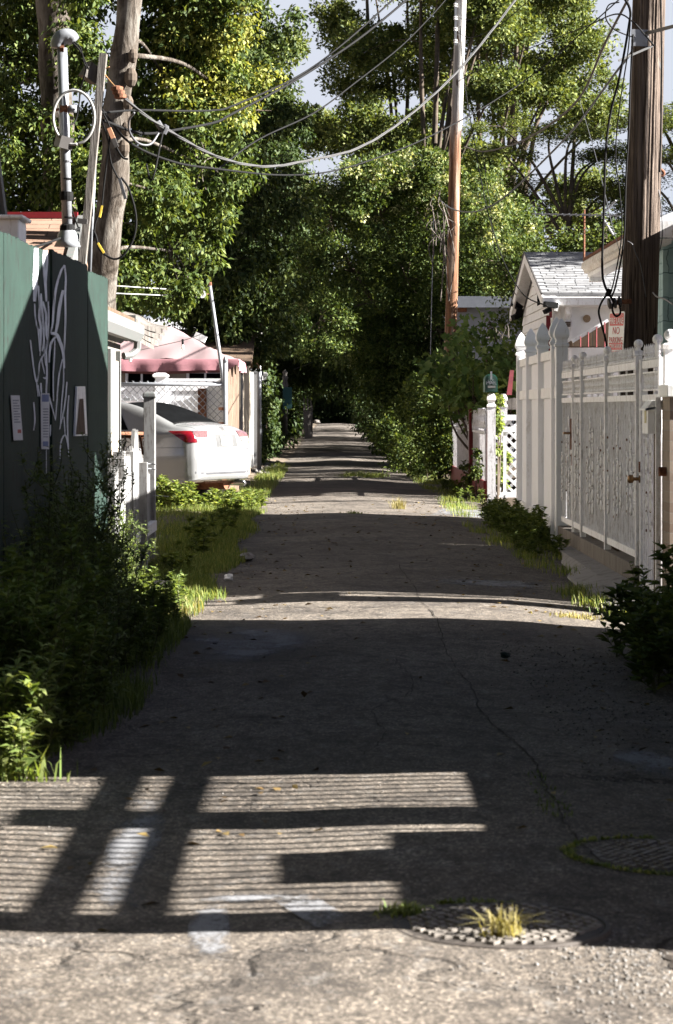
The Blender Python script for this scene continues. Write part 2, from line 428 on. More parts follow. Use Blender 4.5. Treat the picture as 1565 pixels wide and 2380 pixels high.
def shingle(name, c1, c2, dark, sx, sy, rot=(0, 0, 0)):
    """Courses of shingles with a dark butt line; sx = tab width, sy = course height in metres, mapped on the object's X and Y."""
    t = NT(name)
    br = t.n.new('ShaderNodeTexBrick')
    br.inputs['Scale'].default_value = 1.0; br.inputs['Brick Width'].default_value = sx; br.inputs['Row Height'].default_value = sy
    br.inputs['Mortar Size'].default_value = min(sx, sy) * 0.045; br.inputs['Mortar Smooth'].default_value = 0.3
    br.inputs['Color1'].default_value = tuple(c1) + (1,); br.inputs['Color2'].default_value = tuple(c2) + (1,); br.inputs['Mortar'].default_value = tuple(dark) + (1,)
    nz = t.noise(t.mapping(), 7.0, 3)
    wob = t.n.new('ShaderNodeVectorMath'); wob.operation = 'ADD'
    sc = t.n.new('ShaderNodeTexNoise'); sc.inputs['Scale'].default_value = 9.0
    sm = t.n.new('ShaderNodeVectorMath'); sm.operation = 'SCALE'; sm.inputs['Scale'].default_value = sy * 0.22
    v = t.mapping((1, 1, 1), rot)
    t.l.new(v, sc.inputs['Vector']); t.l.new(sc.outputs['Color'], sm.inputs[0]); t.l.new(v, wob.inputs[0]); t.l.new(sm.outputs[0], wob.inputs[1])
    t.l.new(wob.outputs[0], br.inputs['Vector'])
    t.color(t.mix(t.ramp(nz, [(0.3, 0.35), (0.6, 0.0)]), br.outputs['Color'], [q * 0.6 for q in c1])); t.rough(0.9, 0.2)
    t.bump(t.math('SUBTRACT', 1.0, br.outputs['Fac']), 0.6, 0.012)
    return t.m
M['roofgrey'] = shingle('pale_grey_roof_shingles', (0.20, 0.20, 0.205), (0.26, 0.26, 0.265), (0.05, 0.05, 0.052), 0.30, 0.14)
M['roofbrown'] = shingle('brown_roof_shingles', (0.17, 0.105, 0.072), (0.23, 0.15, 0.11), (0.025, 0.015, 0.011), 0.34, 0.085)
M['roofdark'] = shingle('dark_brown_roof_shingles', (0.07, 0.045, 0.03), (0.105, 0.07, 0.045), (0.02, 0.025, 0.02), 0.30, 0.13)
M['brick'] = shingle('worn_brick', (0.22, 0.16, 0.125), (0.32, 0.26, 0.21), (0.28, 0.26, 0.235), 0.21, 0.075, (RAD(90), 0, 0))
M['blueshingle'] = shingle('pale_blue_wall_shingles', (0.30, 0.43, 0.44), (0.38, 0.50, 0.50), (0.10, 0.16, 0.165), 0.16, 0.26, (RAD(90), 0, 0))
M['blueside'] = shingle('pale_blue_side_shingles', (0.30, 0.43, 0.44), (0.38, 0.50, 0.50), (0.10, 0.16, 0.165), 0.16, 0.26, (RAD(90), RAD(90), 0))

def midpole():
    t = NT('stripped_pole_wood')
    v = t.mapping((30, 30, 0.9)); a = t.noise(v, 1.0, 6, 0.65, 0.5)
    low = t.mix(t.ramp(a, [(0.36, 0.0), (0.62, 1.0)]), (0.050, 0.020, 0.009), (0.165, 0.080, 0.040))
    top = t.mix(t.ramp(a, [(0.36, 0.0), (0.62, 1.0)]), (0.15, 0.14, 0.13), (0.28, 0.27, 0.26))
    sp = t.n.new('ShaderNodeSeparateXYZ'); t.l.new(t.tc.outputs['Object'], sp.inputs[0])
    wob = t.math('ADD', sp.outputs[2], t.math('MULTIPLY', t.noise(t.mapping((6, 6, 0.5)), 1.0, 4), 3.2))
    fac = t.ramp(t.math('MULTIPLY', wob, 0.1), [(0.90, 0.0), (0.98, 1.0)])
    pale = t.ramp(t.noise(t.mapping((9, 9, 0.7)), 1.0, 5, 0.6), [(0.50, 0.0), (0.60, 1.0)])
    col = t.mix(pale, low, (0.19, 0.14, 0.105))
    col = t.mix(fac, col, top)
    knots = t.ramp(t.noise(t.mapping((7, 7, 2.4)), 1.0, 2), [(0.66, 0.0), (0.71, 1.0)])
    t.color(t.mix(knots, col, (0.045, 0.025, 0.016))); t.rough(0.8, 0.2); t.bump(a, 0.7, 0.015)
    return t.m
M['midpole'] = midpole()

M['whitesun'] = dirty('white_paint_sun_dimmed', (0.105, 0.103, 0.100), (0.07, 0.10, 0.088), 0.35, 0.6)  # sun-facing copy of the white paint, darkened so sunlight does not clip
M['vinylsun'] = dirty('white_vinyl_sun_dimmed', (0.18, 0.178, 0.176), (0.14, 0.13, 0.12), 0.2, 0.45, 2.0, (7, 7, 0.7), 0.4, 0.03)  # vinyl copy with its colour lowered for faces turned to the sun
M['peelsun'] = dirty('flaking_paint_sun_dimmed', (0.21, 0.207, 0.203), (0.07, 0.058, 0.05), 0.34, 0.7, 2.6, (16, 16, 2.0))  # peeling paint again, colour cut down where the sun strikes it
M['glass'].node_tree.nodes['Principled BSDF'].inputs['IOR'].default_value = 1.12

# ---------------------------------------------------------------- ground, alley, verges
def sheet(name, xs, ys, zf, mat, kind='structure', label=None):
    V = np.array([(x, y, zf(x, y)) for y in ys for x in xs]); n = len(xs)
    i, j = np.meshgrid(np.arange(n - 1), np.arange(len(ys) - 1)); a = (j * n + i).ravel()
    o = np_mesh(name, V, np.stack([a, a + 1, a + n + 1, a + n], axis=1), mat, smooth=True)
    return tag(o, label, None, None, kind)

def hsh(y, s):
    return 0.10 * math.sin(1.7 * y + s) + 0.07 * math.sin(4.3 * y + 2.1 * s) + 0.04 * math.sin(11 * y + s)
def left_edge(y):
    return -1.22 + hsh(y, 0.3) - (0.5 if y < 11 else 0) * (11 - y)
def right_edge(y):
    return 2.30 + 0.6 * hsh(y, 2.0)
sheet('ground', [-300, -60, -12, -4, 0, 4, 12, 60, 300], [-60, 0, 4, 200, 300, 900], lambda x, y: -0.16, M['soil'], label=None)
ys = list(np.arange(3.0, 24, 0.11)) + list(np.arange(24, 60, 0.25)) + list(np.arange(60, 246, 1.0))
xs0 = np.linspace(0, 1, 46)
def alley_sheet():
    V = []
    for y in ys:
        l, r = left_edge(y), right_edge(y)
        if y < 9.9: l, r = -7.0, 7.0
        for u in xs0:
            x = l + (r - l) * u
            V.append((x, y, gz(x, y) if abs(x) < 4 else gz(math.copysign(4, x), y)))
    n = len(xs0)
    i, j = np.meshgrid(np.arange(n - 1), np.arange(len(ys) - 1)); a = (j * n + i).ravel()
    return np_mesh('alley_road', np.array(V), np.stack([a, a + 1, a + n + 1, a + n], axis=1), M['asphalt'], smooth=True)
tag(alley_sheet(), 'cracked patched asphalt of the narrow back alley', None, None, 'structure')
tag(sheet('verge_left', np.linspace(-6, -0.85, 30), [y for y in ys if 9.85 < y < 246], lambda x, y: gz(x, y) - 0.012 + max(0, -1.25 - x) * 0.10 * (1 if x > -2.2 else 0.6), M['sand']), 'dirt verge along the left side of the alley', None, None, 'structure')
tag(sheet('verge_right', np.linspace(1.95, 7, 26), [y for y in ys if 9.85 < y < 246], lambda x, y: gz(x, y) - 0.014 + max(0, x - 2.3) * 0.10, M['soil']), 'dirt strip under the right hand fences', None, None, 'structure')

# worn white paint and pale patches on the asphalt
def wornpaint(name, c, lo, hi, scale, stretch=(1, 1, 1)):
    t = NT(name); f = t.noise(t.mapping(stretch), scale, 6, 0.75); g = t.noise(t.mapping(), 60, 3, 0.8)
    t.color(c); t.rough(0.8, 0.2)
    # soft irregular outline: fades with distance from the patch's own middle, measured on its generated 0..1 box
    sp = t.n.new('ShaderNodeVectorMath'); sp.operation = 'DISTANCE'; sp.inputs[1].default_value = (0.5, 0.5, 0.5)
    mp = t.n.new('ShaderNodeMapping'); mp.inputs['Scale'].default_value = (1, 1, 0); mp.inputs['Location'].default_value = (0, 0, 0.5)
    t.l.new(t.tc.outputs['Generated'], mp.inputs['Vector']); t.l.new(mp.outputs[0], sp.inputs[0])
    rim = t.ramp(sp.outputs['Value'], [(0.25, 0.16), (0.52, -0.0)])
    a = t.math('ADD', t.math('ADD', t.math('MULTIPLY', f, 0.62), t.math('MULTIPLY', g, 0.42)), rim)
    cutout(t, t.ramp(a, [(lo, 0.0), (hi, 0.9)])); return t.m
M['wornwhite'] = wornpaint('worn_white_paint', (0.20, 0.20, 0.207), 0.58, 0.72, 5.0, (1, 0.6, 1))
M['palepatch'] = wornpaint('pale_worn_patch', (0.16, 0.16, 0.167), 0.57, 0.72, 2.6, (1, 0.7, 1))
def road_patch(name, pts, mat, label, n=16, up=0.004):
    a, b, c, d = [Vector((p[0], p[1], 0)) for p in pts]
    V, F = [], []
    for j in range(n):
        for i in range(n):
            u, v = i / (n - 1), j / (n - 1)
            p = (a * (1 - u) + b * u) * (1 - v) + (d * (1 - u) + c * u) * v
            V.append((p.x, p.y, gz(p.x, p.y) + up))
    F = [(j * n + i, j * n + i + 1, (j + 1) * n + i + 1, (j + 1) * n + i) for j in range(n - 1) for i in range(n - 1)]
    return tag(np_mesh(name, np.array(V), np.array(F), mat, smooth=True), label, None, None, 'structure')
def G(x, y):
    d = FPX * EYE / (y - HY); return ((x - CX) * d / FPX, d)
road_patch('road_marking', [G(395, 1545), G(745, 1540), G(735, 1450), G(440, 1455)], M['palepatch'], 'pale scuffed patch on the asphalt left of centre', 26)
road_patch('road_marking', [G(432, 2245), G(545, 2240), G(525, 2085), G(440, 2090)], M['wornwhite'], 'worn white painted bar in the foreground')
road_patch('road_marking', [G(735, 2168), G(845, 2168), G(720, 2080), G(615, 2082)], M['wornwhite'], 'worn slanting white paint stroke in the foreground')
road_patch('road_marking', [G(440, 2100), G(660, 2100), G(655, 2075), G(445, 2075)], M['wornwhite'], 'faint cross bar of worn paint in the foreground')
road_patch('road_marking', [G(190, 2110), G(330, 2110), G(400, 1850), G(290, 1850)], M['palepatch'], 'bluish worn paint between the two rail shadows', 20)
road_patch('road_marking', [G(985, 1362), G(1300, 1362), G(1290, 1338), G(985, 1340)], M['palepatch'], 'pale band across the alley near the iron fence')  # soft-edged pale band laid over the asphalt
road_patch('road_marking', [G(1420, 1800), G(1600, 1800), G(1600, 1730), G(1430, 1730)], M['palepatch'], 'pale gravelly scuff at the right edge')
road_patch('road_marking', [G(990, 1200), G(1150, 1200), G(1165, 1172), G(1040, 1172)], M['palepatch'], 'white splash on the ground before the small gate')

# manholes
def manhole(x, y, r, label):
    z = gz(x, y)
    t = thing('manhole_cover', label, 'manhole', (x, y, z), 'manhole covers in the asphalt')
    tilt = math.atan2(gz(x, y + 0.3) - gz(x, y - 0.3), 0.6)
    R = Matrix.Rotation(tilt, 3, 'X')
    m = MB(); prof = [(r * 1.065, -0.03), (r * 1.065, 0.003), (r * 1.055, 0.006), (r * 1.02, 0.006), (r * 1.01, 0.004), (r * 1.005, -0.02)]
    n = 48; vs = []
    for q, h in prof:
        for k in range(n):
            a = 2 * math.pi * k / n; vs.append(Vector((x, y, z)) + R @ Vector((q * math.cos(a), q * math.sin(a), h)))
    m.add(vs, [(i * n + k, i * n + (k + 1) % n, (i + 1) * n + (k + 1) % n, (i + 1) * n + k) for i in range(len(prof) - 1) for k in range(n)])
    m.build('frame_ring', M['manframe'], t, smooth=False)
    MB().lathe([(r, -0.03), (r, 0.003), (r * 0.985, 0.005)], (x, y, z), 48, axis=R).build('base_plate', M['manframe'], t)
    m = MB()
    s = 0.036; k = 0; jr = random.Random(int(x * 100))
    for j in range(-14, 15):
        for i in range(-14, 15):
            cx, cy = i * s * 1.12 + (0.5 * s if j % 2 else 0), j * s * 0.86
            cx += jr.uniform(-.004, .004); cy += jr.uniform(-.004, .004)
            if math.hypot(cx, cy) > r * 0.92: continue
            w = 0.0115 * jr.uniform(.6, 1.25)
            m.lathe([(w, 0.005), (w, 0.011), (w * 0.8, 0.013)], Vector((x, y, z)) + R @ Vector((cx, cy, 0)), square=True, axis=R @ Matrix.Rotation(RAD(45) if (i + j) % 2 else RAD(20), 3, 'Z'))
    m.build('cover_plate', M['maniron'], t)
M['manframe'] = plain('worn_iron_ring', (0.045, 0.037, 0.031), 0.7, 0.3, 0.1, var=0.3, scale=12, bump=0.3)
M['maniron'] = plain('worn_iron_cover', (0.12, 0.105, 0.09), 0.65, 0.4, 0.15, var=0.35, scale=14, bump=0.3)
gx, gy = G(1165, 2163); manhole(gx, gy, 0.285, 'iron manhole cover with raised studs half in sunlight')
gx, gy = G(1555, 1988); manhole(gx, gy, 0.285, 'fully shaded iron manhole cover ringed by low weeds')

# concrete apron in front of the iron fence
def apron():
    m = MB(); ysr = np.linspace(19.0, 26.0, 22)
    a = []
    for y in ysr:
        e = 2.03 + 0.32 * max(0, (y - 21) / 5) + 0.025 * math.sin(3 * y)
        a.append([(e - 0.05, y, gz(2.0, y) - 0.08), (e, y, gz(e, y) + 0.012), (2.30, y, gz(2.3, y) + 0.07), (2.455, y, 0.035), (2.455, y, -0.15)])
    V = [p for row in a for p in row]
    F = [(j * 5 + i, j * 5 + i + 1, (j + 1) * 5 + i + 1, (j + 1) * 5 + i) for j in range(len(ysr) - 1) for i in range(4)] + [(4, 3, 2, 1, 0), tuple(len(V) - 5 + i for i in range(5))]
    m.add(V, F)
    return tag(m.build('kerb_apron', M['concrete'], smooth=False, loc=(2.3, 22, 0)), 'sloping concrete kerb at the foot of the iron fence', None, None, 'structure')
apron()

# ---------------------------------------------------------------- green plywood fence
FX = -1.62
def FB(zx, zy, off=0.0):
    """A point of the board face from a close-up of the photograph."""
    x, y = 0.263 * zx, 500.8 + 0.263 * zy
    d = -FX * FPX / (CX - x); return Vector((FX + off, d, EYE + (HY - y) * d / FPX))
gf = thing('green_fence', 'tall dark green weathered plywood fence with white spray paint', 'fence', (FX, 14.5, 0))
for a, b, za, zb in ((9.0, 12.55, 2.30, 2.32), (12.57, 14.62, 2.325, 2.34), (14.75, 16.88, 2.37, 2.40), (16.92, 18.42, 2.365, 2.39)):
    m = MB(); n = max(8, int((b - a) / 0.06)); pr = random.Random(a)
    top = [(FX, a + (b - a) * i / n, za + (zb - za) * i / n + pr.uniform(-0.012, 0.004)) for i in range(n + 1)]
    m.prism([(FX, a, -0.1)] + top + [(FX, b, -0.1)], (-0.022, 0, 0))
    m.build('board_panel', M['green'], gf)
for yy in (9.5, 12.56, 14.68, 16.9):
    MB().bb((FX - 0.115, yy - 0.045, -0.1), (FX - 0.025, yy + 0.045, 2.2)).build('post', M['oldwood'], gf)
M['spray'] = (lambda t: (t.color((0.70, 0.72, 0.77)), t.rough(0.8, 0.2), cutout(t, t.ramp(t.math('ADD', t.noise(t.mapping((40, 25, 4)), 1.0, 5, 0.7), t.math('MULTIPLY', t.noise(t.mapping(), 90, 2), 0.15)), [(0.40, 0.0), (0.56, 0.95)])), t.m)[-1])(NT('white_spray_paint'))
def strokes():
    L = [(30, [(315, 290), (315, 400), (310, 520), (305, 650), (300, 760)]), (18, [(385, 310), (385, 480), (395, 600), (405, 760)]), (12, [(410, 310), (410, 420), (400, 600)]),
         (14, [(330, 620), (345, 780), (340, 900), (355, 1000), (350, 1160)]), (12, [(355, 690), (370, 900), (380, 1100), (365, 1200)]), (14, [(370, 760), (400, 880), (395, 1000), (410, 1100)]),
         (9, [(300, 780), (310, 920), (335, 1040), (345, 1200)]), (10, [(420, 760), (425, 900), (415, 1100), (400, 1200), (365, 1270), (390, 1400)]),
         (14, [(565, 440), (530, 500), (490, 640), (470, 800), (460, 950), (440, 1040)]), (12, [(565, 440), (575, 560), (570, 700), (572, 900), (565, 1100), (555, 1250), (565, 1350)]),
         (20, [(550, 660), (520, 800), (500, 960), (480, 1060)]), (20, [(440, 1040), (490, 1050), (520, 1110), (550, 1210), (560, 1340)]), (14, [(490, 1070), (450, 1120), (435, 1200), (430, 1300)]),
         (8, [(480, 1100), (475, 1250), (465, 1450), (468, 1640)]), (9, [(545, 1270), (515, 1420), (500, 1600), (485, 1810)]), (8, [(555, 1300), (555, 1480), (540, 1640), (525, 1880)]),
         (9, [(585, 1470), (570, 1640), (545, 1780), (520, 1890)]), (9, [(600, 1590), (590, 1750), (590, 1900), (600, 2100)]), (9, [(525, 2150), (535, 2000), (570, 1940), (590, 2000), (605, 2130)]),
         (9, [(262, 1100), (280, 1250), (300, 1400), (318, 1470), (335, 1400), (345, 1300), (370, 1240)]), (8, [(318, 1470), (330, 1600)]), (8, [(430, 1600), (450, 1680), (485, 1810)]),
         (8, [(415, 1690), (430, 1640), (470, 1750)]), (9, [(375, 1430), (395, 1440), (410, 1400)]), (10, [(405, 1200), (410, 1400), (405, 1560), (420, 1700)]), (10, [(356, 1480), (358, 1540), (362, 1570)]),
         (7, [(560, 1780), (570, 1940)]), (4, [(403, 2060), (403, 2300)]), (9, [(290, 1650), (300, 1800), (290, 1900)]), (8, [(340, 1000), (352, 1100), (345, 1240)]), (8, [(385, 1000), (388, 1200), (400, 1330)]),
         (7, [(400, 900), (412, 1040), (410, 1180)]), (9, [(330, 1500), (345, 1600)]), (8, [(440, 1850), (438, 1950)])]
    V, F = [], []
    for k, (w, pts) in enumerate(L):
        p = catmull([(a, b, 0) for a, b in pts], 5); off = 0.0042 + 0.0004 * (k % 6)
        for i, q in enumerate(p):
            t = (p[min(i + 1, len(p) - 1)] - p[max(0, i - 1)]); nrm = Vector((-t.y, t.x, 0)).normalized()
            tw = w * 0.74 * (0.55 + 0.45 * math.sin(math.pi * min(1, 0.15 + i / max(1, len(p) - 1) * 0.85)))
            a, b = q + nrm * tw, q - nrm * tw
            V += [FB(a.x, a.y, off), FB(b.x, b.y, off)]
            if i: o = len(V) - 4; F.append((o, o + 1, o + 3, o + 2))
    return np_mesh('spray_paint_lettering', np.array([tuple(v) for v in V]), np.array(F), M['spray'], gf)
strokes()
M['paper'] = plain('weathered_paper', (0.55, 0.54, 0.55), 0.8, 0.2, var=0.08)
M['ink'] = plain('faded_ink', (0.20, 0.20, 0.23), 0.8)
M['inkblue'] = plain('faded_blue_ink', (0.14, 0.17, 0.30), 0.8)
M['inkred'] = plain('faded_red_ink', (0.35, 0.10, 0.09), 0.8)
def notice(q, label, bands):
    base = FB(*q[3])
    t = thing('paper_notice', label, 'notice', base, 'paper notices stapled to the green fence')
    c = [FB(*p, off=0.008 + 0.012 * (i in (1, 2))) for i, p in enumerate(q)]
    m = MB(); m.prism(c, (0.002, 0, 0)); m.build('sheet', M['paper'], t)
    for v0, v1, u0, u1, mt in bands:
        f = lambda u, v: (c[0] * (1 - u) + c[1] * u) * (1 - v) + (c[3] * (1 - u) + c[2] * u) * v + Vector((0.0035, 0, 0))
        MB().quad(f(u0, v0), f(u1, v0), f(u1, v1), f(u0, v1)).build('print', M[mt], t)
notice([(80, 1590), (137, 1590), (167, 1985), (106, 1988)], 'creased white paper notice nearest the frame edge on the green fence',
       [(0.10 + 0.06 * i, 0.125 + 0.06 * i, 0.15, 0.85 - 0.2 * (i % 3 == 1), 'ink') for i in range(9)] + [(0.76, 0.84, 0.45, 0.85, 'inkred')])
notice([(345, 1572), (405, 1572), (402, 2065), (352, 2065)], 'tall white notice with blue header under the spray paint on the green fence',
       [(0.02, 0.15, 0.1, 0.9, 'inkblue')] + [(0.27 + 0.05 * i, 0.29 + 0.05 * i, 0.2, 0.85, 'ink') for i in range(11)] + [(0.86, 0.95, 0.15, 0.85, 'inkblue')])
ws = thing('wood_offcut', 'narrow brown wedge of wood with white edge nailed to the green fence', 'wood scrap', FB(680, 1950))
c = [FB(658, 1510, 0.006), FB(697, 1510, 0.03), FB(718, 1945, 0.03), FB(640, 1950, 0.006)]
MB().prism(c, (0.012, 0, 0)).build('wedge', M['white'], ws)
f = lambda u, v: (c[0] * (1 - u) + c[1] * u) * (1 - v) + (c[3] * (1 - u) + c[2] * u) * v + Vector((0.014, 0, 0))
MB().add([f(0.30, 0.25), f(0.70, 0.25), f(0.80, 0.97), f(0.04, 0.97)], [(0, 1, 2, 3)]).build('brown_face', M['roughwood'], ws)

# ---------------------------------------------------------------- cottage behind the green fence
lc = thing('shingled_cottage', 'cottage with brown shingle roof and red flashing behind the green fence', 'house', (-3.4, 18, 0))
MB().bb((-5.0, 17.0, 0), (-1.98, 20.4, 2.05)).build('wall', M['cream'], lc)
m = MB(); m.prism([(-5.2, 16.4, 1.86), (-5.2, 18.65, 2.80), (-1.86, 18.65, 2.80), (-1.86, 16.4, 1.86)], (0, 0, 0.05)); rf = m.build('roof', M['roofbrown'], lc)
m = MB(); m.prism([(-5.2, 20.9, 1.86), (-5.2, 18.66, 2.80), (-1.86, 18.66, 2.80), (-1.86, 20.9, 1.86)], (0, 0, 0.05)); m.build('roof', M['roofbrown'], lc)
MB().bar((-5.2, 18.64, 2.865), (-1.86, 18.64, 2.865), 0.05, 0.045).build('ridge_flashing', M['red'], rf)
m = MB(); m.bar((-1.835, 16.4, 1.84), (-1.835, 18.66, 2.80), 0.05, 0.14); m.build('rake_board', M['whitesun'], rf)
lg = thing('gutter_cottage', 'cottage with white box gutter just showing over the green fence', 'house', (-2.6, 15, 0))
MB().bb((-4.6, 11.0, 0), (-2.25, 15.6, 2.36)).build('wall', M['cream'], lg)
m = MB(); m.prism([(-2.0, 10.8, 2.40), (-3.4, 10.8, 2.75), (-4.8, 10.8, 2.40)], (0, 4.9, 0)); m.build('roof', M['roofdark'], lg)
m = MB(); m.bb((-2.30, 15.45, 2.47), (-1.90, 15.82, 2.60)); m.bb((-2.33, 15.42, 2.60), (-1.87, 15.85, 2.625)); m.build('gutter', M['white'], lg, bevel=0.01)
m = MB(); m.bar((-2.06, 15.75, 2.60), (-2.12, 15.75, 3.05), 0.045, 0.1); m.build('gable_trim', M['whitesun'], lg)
m = MB(); m.bar((-2.02, 15.75, 2.60), (-2.08, 15.75, 3.07), 0.022, 0.12); m.build('gable_edge', M['darkmetal'], lg)

# ---------------------------------------------------------------- cream cottage corner past the green fence
cc = thing('cream_cottage', 'small cream cottage corner with white gutter past the green fence', 'house', (-2.6, 21, 0))
m = MB(); m.bb((-4.5, 19.6, 0), (-1.90, 22.9, 2.02)); m.build('wall', M['cream'], cc)
m = MB(); m.bb((-1.90, 21.55, 1.02), (-1.872, 22.35, 1.86)); m.build('window_board', M['beige'], cc)
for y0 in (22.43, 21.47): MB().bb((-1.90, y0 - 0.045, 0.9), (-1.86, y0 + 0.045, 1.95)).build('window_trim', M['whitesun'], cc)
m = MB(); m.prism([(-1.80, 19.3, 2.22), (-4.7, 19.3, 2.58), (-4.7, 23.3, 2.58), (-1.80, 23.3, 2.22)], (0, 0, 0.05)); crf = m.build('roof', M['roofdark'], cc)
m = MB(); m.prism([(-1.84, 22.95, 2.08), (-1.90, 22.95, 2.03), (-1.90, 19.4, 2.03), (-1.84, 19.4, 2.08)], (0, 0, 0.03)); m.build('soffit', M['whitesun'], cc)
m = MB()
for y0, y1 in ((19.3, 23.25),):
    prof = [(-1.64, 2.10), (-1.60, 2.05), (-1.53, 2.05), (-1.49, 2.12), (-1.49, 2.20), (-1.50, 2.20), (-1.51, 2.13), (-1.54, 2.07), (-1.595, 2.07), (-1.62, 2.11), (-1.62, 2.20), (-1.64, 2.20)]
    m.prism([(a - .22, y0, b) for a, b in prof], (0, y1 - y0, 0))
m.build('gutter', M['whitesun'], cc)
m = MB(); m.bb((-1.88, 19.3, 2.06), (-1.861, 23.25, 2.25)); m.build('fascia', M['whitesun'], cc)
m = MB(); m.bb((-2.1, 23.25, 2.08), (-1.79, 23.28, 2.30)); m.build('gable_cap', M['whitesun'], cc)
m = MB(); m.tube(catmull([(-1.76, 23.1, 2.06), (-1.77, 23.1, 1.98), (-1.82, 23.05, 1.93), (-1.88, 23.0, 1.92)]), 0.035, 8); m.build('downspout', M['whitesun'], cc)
# torn curled strips of roofing hanging off the eave
cs = thing('loose_roof_edge', 'torn curling roof edge hanging off the cream cottage', 'roofing', (-1.5, 25.5, 2.2))
for k in range(4):
    m = MB(); z0 = 2.30 - 0.055 * k
    pts = catmull([(-2.10, 25.2 + 0.1 * k, z0 + 0.04), (-1.96, 25.3, z0 + 0.0), (-1.84, 25.4, z0 - 0.07), (-1.69 - 0.03 * k, 25.5, z0 - 0.10)], 5)
    vs = []
    for p in pts: vs += [p, p + Vector((0, 0, 0.045))]
    vs2 = [v + Vector((0, 0.7, 0.05)) for v in vs]; n = len(pts)
    m.add(vs + vs2, [(2 * i, 2 * i + 2, 2 * i + 3, 2 * i + 1) for i in range(n - 1)] + [(2 * i + 1, 2 * i + 3, 2 * n + 2 * i + 3, 2 * n + 2 * i + 1) for i in range(n - 1)] + [(2 * n + 2 * i, 2 * n + 2 * i + 1, 2 * n + 2 * i + 3, 2 * n + 2 * i + 2) for i in range(n - 1)])
    m.build('strip', M['oldwood'], cs)
m = MB(); m.prism([(-2.2, 25.0, 2.33), (-1.90, 25.2, 2.24), (-1.87, 26.0, 2.28), (-2.2, 26.0, 2.38)], (0, 0, 0.03)); m.build('shingle_flap', M['roofbrown'], cs)

# ---------------------------------------------------------------- service mast, lumber post, conduit, cables on the left
DM = 17.8
def cyl_px(m, a, b, r, d, n=12):
    return m.tube([P(*a, d), P(*b, d)], r, n)
sm = thing('service_mast', 'silver electrical service mast with rounded weatherhead rising through the brown roof', 'mast', P(156, 560, DM))
m = cyl_px(MB(), (145, 112), (157, 548), 0.036, DM, 14); m.build('pipe', M['galv'], sm, smooth=True)
m = MB(); wh = [P(134, 112, DM), P(136, 98, DM), P(147, 86, DM), P(163, 86, DM), P(173, 96, DM)]
m.tube(catmull(wh, 5), [0.045 + 0.012 * math.sin(math.pi * i / 20) for i in range(21)], 12)
m.build('weatherhead', M['galv'], sm, smooth=True)
MB().tube([P(141, 113, DM), P(150, 113, DM)], 0.045, 12).build('collar', M['rust'], sm)
MB().lathe([(0.095, -0.10), (0.075, -0.06), (0.07, -0.02), (0.045, 0.03), (0.04, 0.05)], P(157, 540, DM), 16).build('roof_flashing', M['galv'], sm, smooth=True)
MB().lathe([(0.055, 0), (0.052, 0.05), (0.04, 0.06)], P(157, 541, DM), 16).build('rubber_boot', M['black'], sm)
MB().box(P(150, 331, DM) + Vector((0, -0.02, 0)), (0.10, 0.11, 0.085), (0.2, 0.2, 0.5)).build('bracket_clamp', M['darkmetal'], sm)
m = MB(); m.tube([P(141, 254, DM), P(158, 254, DM)], 0.042, 12); m.bar(P(127, 255, DM), P(142, 254, DM), 0.018); m.build('pipe_clamp', M['rust'], sm)
MB().tube([P(158, 253, DM), P(178, 253, DM)], 0.028, 10).build('insulator', M['galv'], sm, smooth=True)
for yy in (375, 416, 452, 506):
    MB().lathe([(0.039, -0.006), (0.039, 0.006)], P(147 + (yy - 112) * 12 / 436, yy, DM), 14).build('tie_band', M['black'] if yy != 375 else M['greycable'], sm)
m = MB(); m.lathe([(0.046, -0.03), (0.048, 0.0), (0.046, 0.03)], P(155, 456, DM), 14); m.build('wire_wrap', M['black'], sm)
lp = thing('leaning_lumber_post', 'grey weathered two by four leaning beside the silver mast', 'post', P(187, 620, 18.2))
MB().bar(P(189, 640, 18.2), P(241, 125, 18.2), 0.052, 0.09).build('stud', M['oldwood'], lp)
m = MB(); m.box(P(213, 171, 18.25) + Vector((0, -0.02, 0)), (0.115, 0.11, 0.115), (0.1, 0.55, 0.5)); m.build('cross_block', M['oldwood'], lp)
MB().box(P(193, 515, 18.12) + Vector((0.0, -0.03, 0)), (0.07, 0.04, 0.035), (0, 0.1, 0)).build('strap', M['darkmetal'], lp)
m = MB().tube([P(222, 345, 18.3), P(208, 640, 18.3)], 0.0145, 10)
tag(m.build('conduit_pipe', M['galv'], loc=P(208, 640, 18.3), smooth=True), 'thin grey conduit pipe strapped beside the leaning two by four', 'pipe')

def cable(name, pts, r, mat, label, group=None, ds=None, tw=0, cat='cable', k=6):
    """pts: (x, y, depth). tw > 1 twists that many strands together."""
    p = catmull([P(*q) for q in pts], k)
    m = MB()
    if tw > 1:
        ln = [0]
        for a, b in zip(p, p[1:]): ln.append(ln[-1] + (b - a).length)
        fine = []
        for i in range(len(p) - 1):
            for j in range(5): fine.append((p[i].lerp(p[i + 1], j / 5), ln[i] + (ln[i + 1] - ln[i]) * j / 5))
        for q in range(tw):
            m.tube([c + Vector((math.cos(s * 5.5 + 6.283 * q / tw), math.sin(s * 5.5 + 6.283 * q / tw) * 0.5, math.sin(s * 5.5 + 6.283 * q / tw))) * r * 1.05 for c, s in fine], r, 6)
    else:
        m.tube(p, r, 6)
    o = m.build(name, M[mat], loc=P(*pts[0]), smooth=True)
    return tag(o, label, cat, group)
og = 'overhead cables across the alley'
